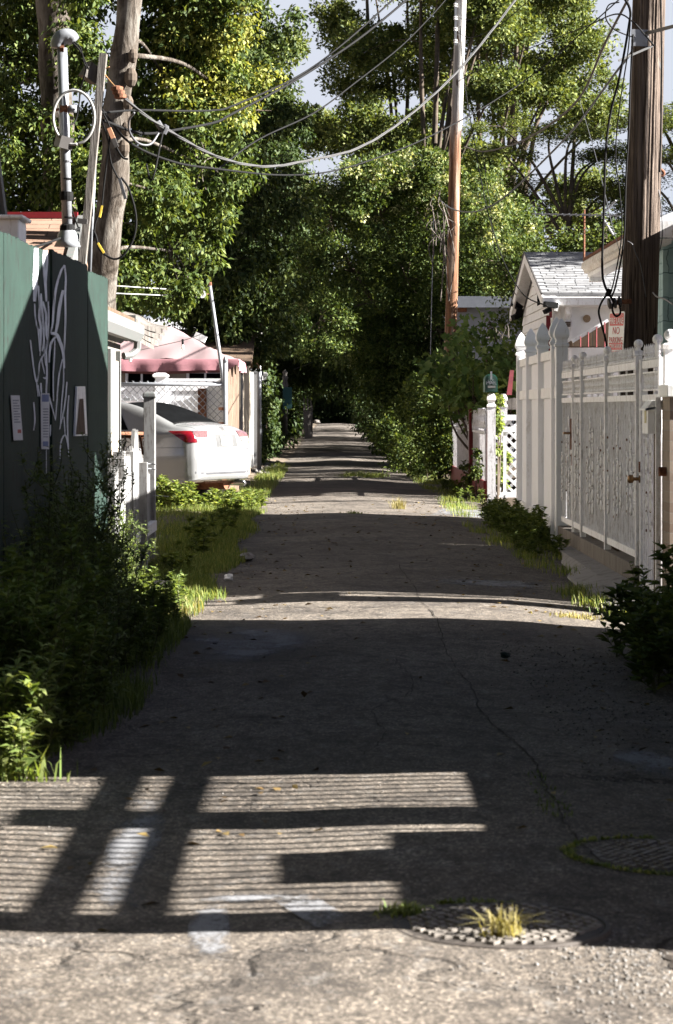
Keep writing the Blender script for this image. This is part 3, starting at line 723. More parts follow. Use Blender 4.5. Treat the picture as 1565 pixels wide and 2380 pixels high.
cable('service_cable', [(272, 212, 18.2), (330, 262, 18.6), (382, 297, 19), (500, 362, 20), (615, 387, 20.8), (730, 370, 21.6), (830, 345, 22.2), (930, 285, 22.8), (1040, 190, 23.4), (1120, 100, 23.8), (1205, -10, 24.2), (1260, -90, 24.5)], 0.0062, 'servicegrey', 'thick twisted grey service cable sagging lowest from the leaning post', og, tw=3)
cable('overhead_cable', [(238, 255, 18.3), (300, 330, 19), (400, 375, 20), (501, 392, 21.5), (661, 407, 25), (781, 396, 28), (901, 358, 31), (1001, 316, 34), (1127, 248, 37), (1250, 165, 38), (1382, 50, 34), (1460, -20, 30)], 0.009, 'black', 'thin black cable sagging under the grey service cable', og)
cable('overhead_cable', [(238, 262, 18.3), (320, 256, 19), (430, 258, 20), (501, 256, 21), (541, 246, 21.5), (681, 184, 23), (781, 116, 24), (913, 0, 25), (960, -45, 25.5)], 0.009, 'black', 'upper of the two black cables climbing to the top edge', og)
cable('overhead_cable', [(240, 280, 18.3), (330, 310, 19), (420, 300, 20), (501, 284, 21), (541, 264, 21.5), (681, 190, 23), (829, 94, 24), (945, 0, 25), (990, -40, 25.5)], 0.011, 'black', 'lower thick black cable of the pair climbing to the top edge', og)
cable('overhead_cable', [(501, 398, 26), (600, 325, 28), (731, 262, 30), (829, 190, 33), (930, 110, 36), (1000, 40, 38), (1040, -5, 39)], 0.009, 'black', 'thin black wire below the climbing pair of cables', og)
wg = 'hanging wires around the leaning post'
cable('coiled_cable', [(172 + 48 * math.cos(a), 273 - 63 * math.sin(a), 17.75) for a in np.linspace(-1.4, 4.9, 18)], 0.011, 'whitecable', 'white and black spiral cable loop round the silver mast', wg, k=4)
cable('drop_wire', [(171, 96, 17.8), (188, 112, 17.8), (195, 145, 17.85), (200, 160, 17.9), (188, 205, 18.0), (184, 240, 18), (176, 280, 18), (160, 292, 17.9), (150, 290, 17.8)], 0.006, 'black', 'thin dark wire curving from the weatherhead', wg)
cable('drop_wire', [(168, 98, 17.8), (186, 118, 17.8), (199, 146, 17.9), (206, 160, 18)], 0.008, 'black', 'short black leads bundled out of the weatherhead', wg)
cable('drop_wire', [(372, 305, 19), (350, 335, 18.9), (322, 333, 18.8), (302, 308, 18.7), (300, 280, 18.6), (312, 262, 18.5)], 0.009, 'greycable', 'grey cable loop hanging left of the splice', wg)
cable('drop_wire', [(381, 300, 19), (372, 340, 18.9), (360, 400, 18.8), (350, 418, 18.8), (340, 380, 18.8)], 0.007, 'black', 'dangling cut wire end below the splice', wg)
cable('drop_wire', [(240, 262, 18.3), (256, 300, 18.3), (252, 350, 18.3), (242, 430, 18.3), (236, 480, 18.3), (222, 520, 18.3), (218, 560, 18.3)], 0.007, 'black', 'wire hanging down beside the conduit with yellow tape', wg)
cable('drop_wire', [(282, 412, 18.3), (300, 440, 18.3), (316, 500, 18.3), (312, 550, 18.3), (290, 590, 18.3), (268, 602, 18.3), (245, 592, 18.3), (230, 575, 18.3), (222, 545, 18.3), (210, 525, 18.3)], 0.009, 'black', 'long black cable loop swinging right of the conduit', wg)
cable('drop_wire', [(256, 300, 18.3), (270, 340, 18.3), (285, 365, 18.3), (298, 370, 18.3)], 0.009, 'black', 'short black tail below the orange splice', wg)
cable('drop_wire', [(238, 280, 18.3), (252, 330, 18.3), (258, 375, 18.3), (270, 405, 18.3), (280, 420, 18.3)], 0.007, 'black', 'black lead running into the grey connector', wg)
cable('drop_wire', [(255, 155, 18.2), (240, 165, 18.2), (258, 190, 18.2), (272, 205, 18.2)], 0.005, 'brass', 'tan tie wire from the post top to the brown insulator', wg)
cable('drop_wire', [(160, 445, 17.8), (168, 490, 17.9), (182, 528, 18)], 0.006, 'black', 'thin wire running from mast to roof edge', wg)
cable('drop_wire', [(60, 580, 17.2), (110, 565, 17.5), (160, 545, 17.9), (185, 530, 18.1)], 0.009, 'black', 'black cable lying across the brown roof', wg)
def strip(name, a, b, w, mat, label, cat, d=18.25):
    m = MB().bar(P(*a, d), P(*b, d), w, w * 0.6); return tag(m.build(name, M[mat], loc=P(*b, d)), label, cat)
sp = thing('splice_connector', 'orange taped splice hanging among the wires', 'connector', P(262, 322, 18.25))
MB().bar(P(254, 298, 18.25), P(264, 322, 18.25), 0.045, 0.03).build('tape', M['copper'], sp)
MB().bar(P(264, 322, 18.25), P(272, 342, 18.25), 0.042, 0.03).build('sleeve', M['darkmetal'], sp)
strip('cable_connector', (278, 415), (292, 462), 0.035, 'greycable', 'grey flat connector at the top of the black cable loop', 'connector')
strip('tape_wrap', (238, 478), (232, 505), 0.022, 'yellow', 'upper strip of yellow tape on the hanging wire', 'tape')
strip('tape_wrap', (228, 565), (242, 588), 0.024, 'yellow', 'lower strip of yellow tape on the black cable loop', 'tape')
m = MB(); c = P(272, 206, 18.2)
for k in range(3): m.lathe([(0.02, -0.02), (0.045, -0.012), (0.045, 0.012), (0.02, 0.02)], c + Vector((0.012 * k, 0, -0.028 * k)), 12)
tag(m.build('spool_insulator', M['rust'], loc=c), 'brown spool insulator where the grey service cable ends', 'insulator')
m = MB(); m.tube(catmull([P(366, 283, 19), P(376, 298, 19), P(386, 296, 19), P(380, 310, 19)]), 0.024, 8)
tag(m.build('cable_splice', M['greycable'], loc=P(378, 300, 19)), 'grey taped splice on the sagging service cable', 'connector')

def crack(pts, w, label, seed):
    pr = random.Random(seed); p = catmull([(x, y, 0) for x, y in pts], 14); V, F = [], []; off = 0
    for i, q in enumerate(p):
        off = off * .75 + pr.uniform(-.012, .012)
        t = p[min(i + 1, len(p) - 1)] - p[max(0, i - 1)]; n = Vector((-t.y, t.x, 0)).normalized(); ww = w * pr.uniform(.35, 1.3)
        for s in (-1, 1):
            x, y = q.x + n.x * (off + s * ww / 2), q.y + n.y * (off + s * ww / 2); V.append((x, y, gz(x, y) + 0.0042))
        if i: o = len(V) - 4; F.append((o, o + 1, o + 3, o + 2))
    return tag(np_mesh('road_crack', np.array(V), np.array(F), M['crack'], loc=(pts[0][0], pts[0][1], 0)), label, None, None, 'structure')
M['crack'] = plain('crack_dirt', (0.028, 0.023, 0.019), 0.95, 0.1, var=0.4, scale=20)
crack([(.86, 8.0), (.80, 9.0), (.83, 10.2), (.74, 11.6), (.72, 13.2), (.66, 15), (.70, 17.2), (.66, 20), (.62, 24)], .007, 'long seam running up the right half of the lane', 1)
crack([(-1.0, 11.6), (-.6, 11.9), (-.1, 11.75), (.4, 12.0), (.73, 11.8)], .006, 'transverse crack across the shaded lane', 2)
crack([(.73, 13.2), (1.1, 13.5), (1.5, 13.3), (1.9, 13.6)], .006, 'crack branching right from the long seam', 3)
crack([(.1, 10.4), (.25, 11.2), (.2, 12.0), (.42, 13.0), (.35, 14.4)], .005, 'wandering crack in the middle of the shaded lane', 4)
crack([(-.9, 14.6), (-.45, 14.9), (-.1, 15.4), (.3, 15.5), (.7, 15.2)], .008, 'thin transverse crack below the pale patch', 5)
crack([(-1.0, 24.2), (-.4, 24.0), (.3, 24.15), (1.0, 24.0)], .012, 'straight joint across the lane before the car', 6)
crack([(.75, 20.1), (1.2, 20.6), (1.7, 20.3), (2.0, 20.7)], .010, 'crack toward the concrete kerb', 7)
crack([(1.0, 7.05), (.9, 6.8), (.92, 6.5), (1.1, 6.35)], .02, 'ragged edge of the pale pavement at the lower right', 8)

# ---------------------------------------------------------------- broken white board fence, left
bf = thing('broken_board_fence', 'peeling white board fence with snapped jagged boards past the green fence', 'fence', (-1.6, 21, 0))
bl = [(18.75, 0.30, 0.98, -1.585), (19.12, 0.34, 0.86, -1.575), (19.95, 0.62, 1.06, -1.60), (20.75, 0.5, 1.08, -1.62), (21.45, 0.42, 1.22, -1.645), (22.2, 0.5, 1.02, -1.66), (22.95, 0.5, 0.9, -1.68), (23.6, 0.42, 0.8, -1.70)]
for k, (y, w, h, x) in enumerate(bl):
    pr = random.Random(k); n = 13
    top = []
    for i in range(n + 1):
        z = h + pr.uniform(-0.10, 0.05) * (1.3 if i % 2 else -0.6)
        top.append((x, y - w / 2 + w * i / n, z))
    m = MB(); m.prism([(x, y - w / 2, -0.1)] + top + [(x, y + w / 2, -0.1)], (-0.028, 0, 0))
    for s in (-1, 1): m.bb((x - 0.06, y + s * w / 2 - 0.02, -0.1), (x + 0.004, y + s * w / 2 + 0.02, h - 0.18 + 0.06 * s))
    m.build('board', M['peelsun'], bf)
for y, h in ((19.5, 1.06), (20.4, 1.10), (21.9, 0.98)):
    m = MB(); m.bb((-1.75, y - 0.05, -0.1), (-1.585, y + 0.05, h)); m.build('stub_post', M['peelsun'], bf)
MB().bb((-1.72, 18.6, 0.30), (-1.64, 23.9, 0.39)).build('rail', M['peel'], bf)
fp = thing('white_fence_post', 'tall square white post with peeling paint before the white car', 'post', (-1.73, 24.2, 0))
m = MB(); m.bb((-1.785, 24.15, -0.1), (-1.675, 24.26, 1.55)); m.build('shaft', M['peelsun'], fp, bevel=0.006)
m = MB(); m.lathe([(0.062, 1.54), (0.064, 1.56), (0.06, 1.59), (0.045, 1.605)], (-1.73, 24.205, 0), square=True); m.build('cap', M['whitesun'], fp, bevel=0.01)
def wire_tie(pts, label):
    return tag(MB().tube(catmull([P(*p) for p in pts], 6), 0.005, 5).build('wire_tie', M['galv'], loc=P(*pts[0])), label, 'wire', 'wires tied round the white post')
wire_tie([(310, 1105, 21.5), (322, 1094, 22.5), (345, 1089, 24.0), (364, 1092, 24.1)], 'lower wire bowed from the broken boards to the white post')
wire_tie([(312, 1095, 21.5), (325, 1085, 22.5), (343, 1078, 24.0), (364, 1080, 24.1)], 'upper wire bowed from the broken boards to the white post')
wire_tie([(340, 1152, 24.1), (364, 1152, 24.1), (392, 1154, 25.5)], 'single wire poking right out of the white post near its foot')

def chain_panel(m, a, b, z0, z1, cell=0.085, r=0.0045):
    a, b = Vector(a), Vector(b); L = (b - a).length; H = z1 - z0; u = (b - a).normalized()
    def pt(s, z): return a + u * s + Vector((0, 0, z0 + z - a.z))
    for sgn in (1, -1):
        s = -H
        while s < L:
            s0, z_0, s1, z_1 = s, 0.0, s + H, H
            if s0 < 0: z_0 = -s0; s0 = 0
            if s1 > L: z_1 = H - (s1 - L); s1 = L
            if z_1 > z_0:
                if sgn > 0: m.tube([pt(s0, z_0), pt(s1, z_1)], r, 4, False)
                else: m.tube([pt(s0, H - z_0) , pt(s1, H - z_1)], r, 4, False)
            s += cell * 1.35
    return m
def chainlink(label, a, b, z0, z1, pr=0.024, posts=True, ext=0.05):
    t = thing('chain_link_fence', label, 'fence', (b[0], b[1], 0), 'chain link fences on the left')
    chain_panel(MB(), (a[0], a[1], z0), (b[0], b[1], z0), z0, z1 + ext).build('mesh', M['galv'], t)
    MB().tube([(a[0], a[1], z1), (b[0], b[1], z1)], pr, 8).build('top_rail', M['rust' if not posts else 'galv'], t, smooth=True)
    return t
c1 = chainlink('low sagging chain link panel with rusty top rail tied to the white post', (-3.2, 24.4), (-1.76, 24.3), 0.25, 1.19, 0.03, posts=False, ext=0.0)
MB().tube(catmull([(-1.83, 24.28, 1.19), (-1.81, 24.26, 1.08), (-1.79, 24.26, 0.95)]), 0.012, 6).build('hook', M['rust'], c1)
MB().tube(catmull([P(288, 1012, 24.2), P(293, 1025, 24.2), P(288, 1045, 24.2), P(298, 1062, 24.2), P(312, 1065, 24.2), P(318, 1075, 24.2)]), 0.008, 6).build('loose_wire', M['darkmetal'], c1)
D2 = 39.9
c2 = chainlink('tall chain link panel with pole end post behind the white car', (-3.9, D2), (P(517, 900, D2).x, D2), 0.7, P(0, 893, D2).z, 0.03)
px = P(524, 0, D2).x
m = MB().tube([(px, D2, 0), (px, D2, P(0, 842, D2).z)], 0.04, 12); m.lathe([(0.045, 0), (0.03, 0.06), (0.0001, 0.11)], (px, D2, P(0, 842, D2).z), 12); m.build('post', M['galv'], c2, smooth=True)
for yy in (950, 985, 1010): MB().box(P(515, yy, D2) + Vector((0, 0, 0)), (0.09, 0.07, 0.05)).build('hinge', M['rust'], c2)
MB().tube([P(283, 985, D2), P(517, 985, D2)], 0.02, 8).build('mid_rail', M['darkmetal'], c2)

# ---------------------------------------------------------------- white sedan
car = thing('white_sedan', 'white four door sedan parked nose in with its tail toward the alley', 'car', (-3.6, 38.4, 0.05))
CR, FW, WD, ZC = Vector((-1.54, 37.58, 0)), Vector((-0.885, 0.465, 0)), Vector((0.465, 0.885, 0)), 0.075
def LW(s, t, z): return CR + FW * s + WD * t + Vector((0, 0, z + ZC))
def tab(T):
    a = np.array(T); return lambda s: float(np.interp(s, a[:, 0], a[:, 1]))
zt = tab([(0, .66), (.02, .74), (.05, .92), (.09, 1.03), (.14, 1.085), (.22, 1.125), (.42, 1.150), (.52, 1.165), (.66, 1.225), (.9, 1.33), (1.15, 1.415), (1.45, 1.475), (1.9, 1.495), (2.6, 1.475), (3.0, 1.41), (3.4, 1.24), (3.75, 1.06), (4.2, .98), (4.6, .88), (4.82, .74), (4.9, .6)])
zb = tab([(0, .46), (.02, .38), (.06, .32), (.15, .29), (.5, .25), (1, .22), (4, .22), (4.7, .28), (4.9, .45)])
wf = tab([(0, .54), (.02, .66), (.05, .755), (.1, .825), (.2, .88), (.4, .91), (.8, .922), (1.4, .925), (3.5, .92), (4.3, .88), (4.7, .8), (4.9, .6)])
rw = tab([(0, .42), (.05, .55), (.1, .62), (.3, .70), (.5, .72), (.8, .66), (1.1, .61), (1.5, .585), (2.1, .57), (3.0, .58), (3.5, .68), (3.8, .76), (4.6, .72), (4.9, .5)])
def section(s):
    W, b, t, r = wf(s), zb(s), zt(s), rw(s)
    belt = min(t - 0.075, 1.0 - 0.02 * s) if t > 0.9 else t - 0.06
    belt = max(belt, b + 0.1)
    c = [(0, b), (W * .86, b), (W * .965, b + .05), (W * .99, b + .33 * (belt - b)), (W, b + .58 * (belt - b)), (W * .982, b + .86 * (belt - b)), (W * .95, belt), ((W * .95 + r) / 2 + .01, (belt + t - .05) / 2 + .005), (r, t - .045), (r * .7, t - .012), (0, t)]
    p = catmull([(0, a, q) for a, q in c], 5)
    return [(q.y, q.z) for q in p]
sst = sorted(set([0, .01, .02, .035, .05, .065, .08, .1, .13, .16, .2, .26, .33, .42, .5, .6, .7, .78, .84, .9, 1.0, 1.1, 1.22, 1.35, 1.5, 1.65] + list(np.arange(1.8, 4.6, .12)) + [4.6, 4.7, 4.76, 4.82, 4.87, 4.9]))
m = MB(); V = []; rings = []
for s in sst:
    h = section(s); ring = [(-a, z) for a, z in h] + [(a, z) for a, z in reversed(h[1:-1])]
    rings.append(len(ring)); V += [LW(s, a, z) for a, z in ring]
n = rings[0]; F = [(i * n + k, i * n + (k + 1) % n, (i + 1) * n + (k + 1) % n, (i + 1) * n + k) for i in range(len(sst) - 1) for k in range(n)]
F += [tuple(range(n - 1, -1, -1)), tuple((len(sst) - 1) * n + k for k in range(n))]
m.add(V, F); m.build('body', M['carpaint'], car, smooth=True)
bvh = BVHTree.FromPolygons(V, F)
def cast(o, d, off):
    hit = bvh.ray_cast(o, d)
    if hit[0] is None: return None
    nn = hit[1] if hit[1].dot(d) < 0 else -hit[1]
    return hit[0] + nn * off
def carpatch(name, mat, corners, ray, nu=10, nv=6, off=0.005, parent=None, thick=None):
    c = [LW(*q) for q in corners]; d = (FW * ray[0] + WD * ray[1] + Vector((0, 0, ray[2]))).normalized(); V, F = [], []
    for j in range(nv + 1):
        for i in range(nu + 1):
            u, v = i / nu, j / nv
            p = (c[0] * (1 - u) + c[1] * u) * (1 - v) + (c[3] * (1 - u) + c[2] * u) * v
            q = cast(p - d * 1.2, d, off); V.append(q if q is not None else p)
    F = [(j * (nu + 1) + i, j * (nu + 1) + i + 1, (j + 1) * (nu + 1) + i + 1, (j + 1) * (nu + 1) + i) for j in range(nv) for i in range(nu)]
    return MB().add(V, F).build(name, mat, parent or car, smooth=True)
M['lampred'] = plain('red_lamp_lens', (0.11, 0.003, 0.007), 0.15, 0.4, var=0.35, scale=9, coat=0.3)
M['lampclear'] = plain('clear_lamp_lens', (0.095, 0.05, 0.053), 0.12, 0.6, var=0.25, scale=30, coat=0.8)
M['chrome'] = plain('chrome', (0.35, 0.35, 0.36), 0.2, 0.5, 1.0, var=0.02)
M['platewhite'] = plain('plate_paper', (0.125, 0.122, 0.115), 0.6, var=0.03)
carpatch('rear_window', M['glass'], [(.54, -.64, 2), (.54, .64, 2), (1.40, .53, 2), (1.40, -.53, 2)], (0, 0, -1), 14, 10)
carpatch('window_seal', M['black'], [(.50, -.68, 2), (.50, .68, 2), (.54, .64, 2), (.54, -.64, 2)], (0, 0, -1), 14, 2)
carpatch('side_window', M['glass'], [(1.20, -2, 1.05), (2.35, -2, 1.03), (2.30, -2, 1.38), (1.50, -2, 1.38)], (0, 1, 0), 10, 6)
carpatch('side_window', M['glass'], [(2.45, -2, 1.03), (3.45, -2, 1.0), (3.1, -2, 1.32), (2.40, -2, 1.37)], (0, 1, 0), 10, 6)
carpatch('side_window', M['glass'], [(1.42, 2, 1.04), (2.35, 2, 1.03), (2.30, 2, 1.36), (1.72, 2, 1.36)], (0, -1, 0), 10, 6)
carpatch('windscreen', M['glass'], [(3.05, -.55, 2), (3.05, .55, 2), (3.7, .66, 2), (3.7, -.66, 2)], (0, 0, -1), 10, 8)
carpatch('window_frame', M['black'], [(1.37, -2, 1.01), (2.38, -2, 1.0), (2.38, -2, 1.035), (1.40, -2, 1.045)], (0, 1, 0), 10, 2, 0.007)
dg = (0.8, 0.6, 0)
for sg, ry in ((-1, (0.62, 0.78, 0)), (1, (0.62, -0.78, 0))):
    lamp = carpatch('tail_lamp', M['lampred'], [(.44, sg * .93, 1.035), (.08, sg * .86, 1.035), (.03, sg * .80, .87), (.17, sg * .9, .87)], ry, 12, 6, 0.007)
    carpatch('reverse_lens', M['lampclear'], [(.08, sg * .84, 1.035), (-.02, sg * .57, 1.035), (-.02, sg * .58, .945), (.04, sg * .82, .945)], ry if sg < 0 else ry, 8, 5, 0.008, lamp)
    carpatch('lower_lens', M['platewhite'], [(.04, sg * .82, .94), (-.02, sg * .58, .94), (-.02, sg * .60, .87), (.02, sg * .80, .87)], ry, 8, 4, 0.008, lamp)
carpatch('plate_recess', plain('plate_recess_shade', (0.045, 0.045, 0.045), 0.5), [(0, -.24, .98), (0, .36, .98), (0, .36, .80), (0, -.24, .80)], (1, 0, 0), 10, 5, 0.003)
pl = carpatch('dealer_plate', M['platewhite'], [(0, -.12, .955), (0, .22, .955), (0, .22, .815), (0, -.12, .815)], (1, 0, 0), 6, 4, 0.010)
for i, (a, b) in enumerate(((-.10, -.06), (-.04, .02), (.04, .08), (.10, .13), (.15, .19))):
    carpatch('plate_script', M['ink'], [(0, a, .835 + .006 * (i % 2)), (0, b, .838), (0, b, .825), (0, a, .825)], (1, 0, 0), 2, 2, 0.013, pl)
carpatch('plate_bolt', M['darkmetal'], [(0, -.10, .945), (0, -.08, .945), (0, -.085, .90), (0, -.10, .90)], (1, 0, 0), 2, 2, 0.013, pl)
carpatch('plate_bolt', M['darkmetal'], [(0, .17, .945), (0, .20, .945), (0, .20, .90), (0, .185, .90)], (1, 0, 0), 2, 2, 0.013, pl)
carpatch('bumper_lower', M['greycable'], [(0, -.78, .43), (0, .78, .43), (0, .78, .40), (0, -.78, .40)], (1, 0, .25), 14, 2, 0.004)
carpatch('bumper_line', M['platewhite'], [(0, -.80, .64), (0, .80, .64), (0, .80, .625), (0, -.80, .625)], (1, 0, 0), 14, 1, 0.003)
# badge: an H in a rounded outline, on the trunk lip
eb = None
for q in ([(.08, .02, 1.105), (.08, .045, 1.105), (.06, .045, 1.03), (.06, .028, 1.03)], [(.08, .09, 1.105), (.08, .115, 1.105), (.06, .107, 1.03), (.06, .09, 1.03)], [(.07, .04, 1.075), (.07, .095, 1.075), (.07, .095, 1.062), (.07, .04, 1.062)]):
    eb = carpatch('badge', M['darkmetal'] if eb is None else M['darkmetal'], q, (1, 0, -0.15), 3, 4, 0.006)
for q in ([(0, .36, .70), (0, .44, .70), (0, .44, .66), (0, .37, .66)],):
    carpatch('rear_decal', M['oldwood'], q, (1, 0, 0), 3, 3, 0.004)
carpatch('trunk_seam', M['greycable'], [(0, -.60, .772), (0, .80, .772), (0, .80, .752), (0, -.60, .752)], (1, 0, 0), 12, 1, 0.003)
carpatch('trunk_seam', M['greycable'], [(.14, -.62, 2), (.46, -.70, 2), (.46, -.692, 2), (.14, -.612, 2)], (0, 0, -1), 12, 1, 0.003)
carpatch('bumper_seam', M['greycable'], [(.20, -2, .80), (1.0, -2, .79), (1.0, -2, .784), (.20, -2, .793)], (0, 1, 0), 10, 1, 0.003)
for s in (1.06, 3.86):
    for sg in (-1, 1):
        c = LW(s, sg * .82, .335)
        ax = Matrix((FW, Vector((0, 0, 1)), WD * sg)).transposed()
        w = MB().lathe([(.02, -.09), (.30, -.09), (.335, -.06), (.335, .07), (.31, .10), (.23, .105)], c, 28, axis=ax).build('wheel', M['black'], car, smooth=True)
        MB().lathe([(.225, .095), (.21, .108), (.06, .09), (.05, .108), (.0001, .11)], c, 20, axis=ax).build('rim', M['galv'], w)
        MB().lathe([(.30, .105), (.385, .108), (.385, .102), (.30, .10)], c, 28, axis=ax).build('wheel_arch', M['black'], car)
m = MB(); m.tube([LW(.75, .42, .24), LW(.25, .42, .25)], 0.10, 10); m.bar(LW(1.6, 0, .28), LW(.2, .1, .29), 0.9, 0.06); m.build('muffler', M['rust'], car)
m = MB(); m.tube([LW(.3, .55, .255), LW(.03, .57, .25)], 0.045, 12, False); m.tube([LW(.03, .57, .25), LW(.0, .57, .25), LW(.03, .57, .25)], [.047, .043, .036], 12, False); m.build('exhaust_tip', M['chrome'], car, smooth=True)
m = MB(); m.box(LW(1.75, 0, 1.50), (0.1, 0.06, 0.05)); m.build('roof_aerial', M['carpaint'], car)

# ---------------------------------------------------------------- yard behind the car
yf = thing('white_yard_fence', 'white vinyl privacy panels with a capped post behind the chain link', 'fence', (-2.6, 41.5, 0))
DY = 41.5
def vpanel(m, x0, x1, y, z0, z1, y2=None, tongues=0.16):
    m.bb((x0, y - 0.02, z0), (x1, y + 0.02, z1))
    x = x0
    while x < x1: m.bb((x, y - 0.026, z0), (x + tongues - 0.02, y - 0.018, z1 - 0.22)); x += tongues
    m.bb((x0, y - 0.04, z1 - 0.20), (x1, y + 0.04, z1 - 0.06)); m.bb((x0, y - 0.045, z1 - 0.05), (x1, y + 0.045, z1)); m.bb((x0, y - 0.04, z0), (x1, y + 0.04, z0 + 0.14))
xa, xb, xc, xd = -5.0, P(362, 0, DY).x, P(386, 0, DY).x, P(522, 0, DY).x
m = MB(); vpanel(m, xa, xb, DY, 0.05, 1.86); m.build('panel', M['vinyl'], yf)
m = MB(); vpanel(m, xc, xd, DY, 0.05, 1.93); m.build('panel', M['vinyl'], yf)
m = MB(); m.bb((xb, DY - 0.08, 0), (xc, DY + 0.08, 1.93)); po = m.build('post', M['vinyl'], yf)
MB().lathe([(0.085, 1.93), (0.125, 1.96), (0.125, 1.99), (0.07, 2.02)], ((xb + xc) / 2, DY, 0), square=True).build('cap', M['vinyl'], po)
m = MB(); m.bb((P(461, 0, DY).x, DY - 0.12, 0.2), (P(481, 0, DY).x, DY - 0.06, P(0, 903, DY).z)); tag(m.build('brown_plank', M['rust'], loc=(P(471, 0, DY).x, DY - 0.1, 0.2)), 'dark brown plank leaning on the white yard fence', 'plank')
cp = thing('clothesline_pole', 'tall leaning silver clothesline pole with pulley', 'pole', P(520, 1000, 40.6))
MB().tube([P(487, 658, 40.6), P(516, 861, 40.6), P(527, 1000, 40.6)], 0.031, 10).build('shaft', M['galv'], cp, smooth=True)
MB().tube([P(487, 656, 40.6), P(488, 664, 40.6)], 0.036, 10).build('tip', M['rust'], cp)
ax = Matrix(((1, 0, 0), (0, 0, 1), (0, -1, 0))).transposed()
MB().lathe([(0.03, -0.015), (0.062, -0.015), (0.055, 0.0), (0.062, 0.015), (0.03, 0.015)], P(471, 684, 40.5), 18, axis=Matrix.Rotation(RAD(90), 3, 'X')).build('pulley', M['white'], cp)
MB().bar(P(473, 684, 40.52), P(489, 682, 40.6), 0.02).build('hook', M['rust'], cp)
for a, b, lb in (((150, 656), (470, 677), 'upper white clothesline running left from the pulley'), ((150, 676), (470, 690), 'lower white clothesline running left from the pulley')):
    cable('clothesline', [(a[0], a[1], 36.0), ((a[0] + b[0]) / 2, (a[1] + b[1]) / 2 + 0.5, 38.5), (b[0], b[1], 40.5)], 0.010, 'whitecable', lb, 'clotheslines on the pulley', cat='clothesline')

# pink canopy tent
ct = thing('canopy_tent', 'faded pink pop up canopy tent behind the white fence', 'canopy', (-3.05, 44.2, 0))
X0, X1, Y0, Y1 = -4.58, -1.56, 42.7, 45.8
zc0, zp, zv = P(0, 836, Y0).z, P(0, 755, 44.2).z, P(0, 862, Y0).z
def canopy_top():
    n = 30; V, F = [], []
    for j in range(n + 1):
        for i in range(n + 1):
            u, v = i / n, j / n; x, y = X0 + (X1 - X0) * u, Y0 + (Y1 - Y0) * v
            e = max(abs(u - .5), abs(v - .5)) * 2
            z = zc0 + (zp - zc0) * min(1.0, (1 - e) * 1.22)
            z -= 0.10 * math.sin(math.pi * min(1, e)) * (0.6 + 0.4 * math.sin(7 * u + 3 * v))
            z += 0.018 * math.sin(23 * u + 9 * v) + 0.014 * math.sin(17 * v - 31 * u + 1)
            V.append((x, y, z))
    F = [(j * (n + 1) + i, j * (n + 1) + i + 1, (j + 1) * (n + 1) + i + 1, (j + 1) * (n + 1) + i) for j in range(n) for i in range(n)]
    return MB().add(V, F).build('roof_fabric', M['canopy'], ct, smooth=True)
canopy_top()
def valance():
    pts = [(X0, Y0), (X1, Y0), (X1, Y1), (X0, Y1), (X0, Y0)]; V = []
    for (a, b), (c, d) in zip(pts, pts[1:]):
        L = math.hypot(c - a, d - b); nx, ny = (d - b) / L, -(c - a) / L
        for k in range(40):
            u = k / 39; o = 0.012 * math.sin(u * 40) + 0.01 * math.sin(u * 17 + a)
            for z, q in ((zc0 + .012, 0.0), (zc0 - .01, .012), ((zc0 + zv) / 2, .015 + o), (zv + 0.012 * math.sin(u * 9), .012 + o * 1.6)):
                V.append((a + (c - a) * u + nx * q, b + (d - b) * u + ny * q, z))
    n = len(V) // 4
    return MB().add(V, [(4 * i + k, 4 * i + 4 + k, 4 * i + 5 + k, 4 * i + 1 + k) for i in range(n - 1) if (i + 1) % 40 for k in range(3)]).build('valance', M['valance'], ct, smooth=True)
valance()
for x in (X0 + .05, X1 - .05):
    for y in (Y0 + .05, Y1 - .05): MB().bb((x - .02, y - .02, 0), (x + .02, y + .02, zc0)).build('leg', M['galv'], ct)

# string lights
M['bulb'] = plain('bulb_glass', (0.75, 0.74, 0.70), 0.15, 0.6, coat=0.5)
def string(label, pts, bulbs):
    t = thing('string_light', label, 'string light', P(*pts[0]), 'bulb strings in the yard')
    MB().tube(catmull([P(*p) for p in pts], 6), 0.007, 5).build('wire', M['darkmetal'], t)
    for x, y, d in bulbs:
        c = P(x, y, d)
        b = MB().tube([c + Vector((0, 0, .02)), c + Vector((0, 0, -.07))], .018, 8).build('socket', M['black'], t)
        MB().lathe([(.004, -.16), (.022, -.145), (.028, -.12), (.018, -.08), (.014, -.07)], c, 10).build('bulb', M['bulb'], b, smooth=True)
string('string of clear bulbs rising across the pink canopy', [(250, 828, 41), (305, 818, 41.2), (346, 809, 41.3), (426, 791, 41.5), (470, 776, 41.6)], [(303, 819, 41.2), (425, 791, 41.5)])
string('string of clear bulbs drooping between the galvanised poles', [(557, 748, 57.6), (563, 790, 57.6), (568, 822, 57.6), (577, 834, 57.6), (590, 833, 57.6), (598, 800, 57.6), (605, 765, 57.6)], [(562, 776, 57.6), (566, 810, 57.6), (572, 830, 57.6), (590, 829, 57.6), (594, 805, 57.6), (600, 790, 57.6)])
string('short string of bulbs hanging on the thin far pole', [(486, 715, 56), (490, 740, 56), (494, 775, 56)], [(487, 722, 56)])
def gpole(label, x, y0, y1, d, r, cap=True):
    t = thing('galvanised_pole', label, 'pole', P(x, y1, d), 'galvanised poles by the white gates')
    MB().tube([P(x, y1, d), P(x, y0, d)], r, 10).build('shaft', M['galv'], t, smooth=True)
    m = MB(); m.lathe([(r * 1.6, -.05), (r * 1.7, 0), (r * 1.2, .04), (.0001, .06)], P(x, y0 + 1, d), 10); m.bar(P(x - 5, y0 + 3, d), P(x + 6, y0 - 1, d), .025); m.build('fitting', M['darkmetal'], t)
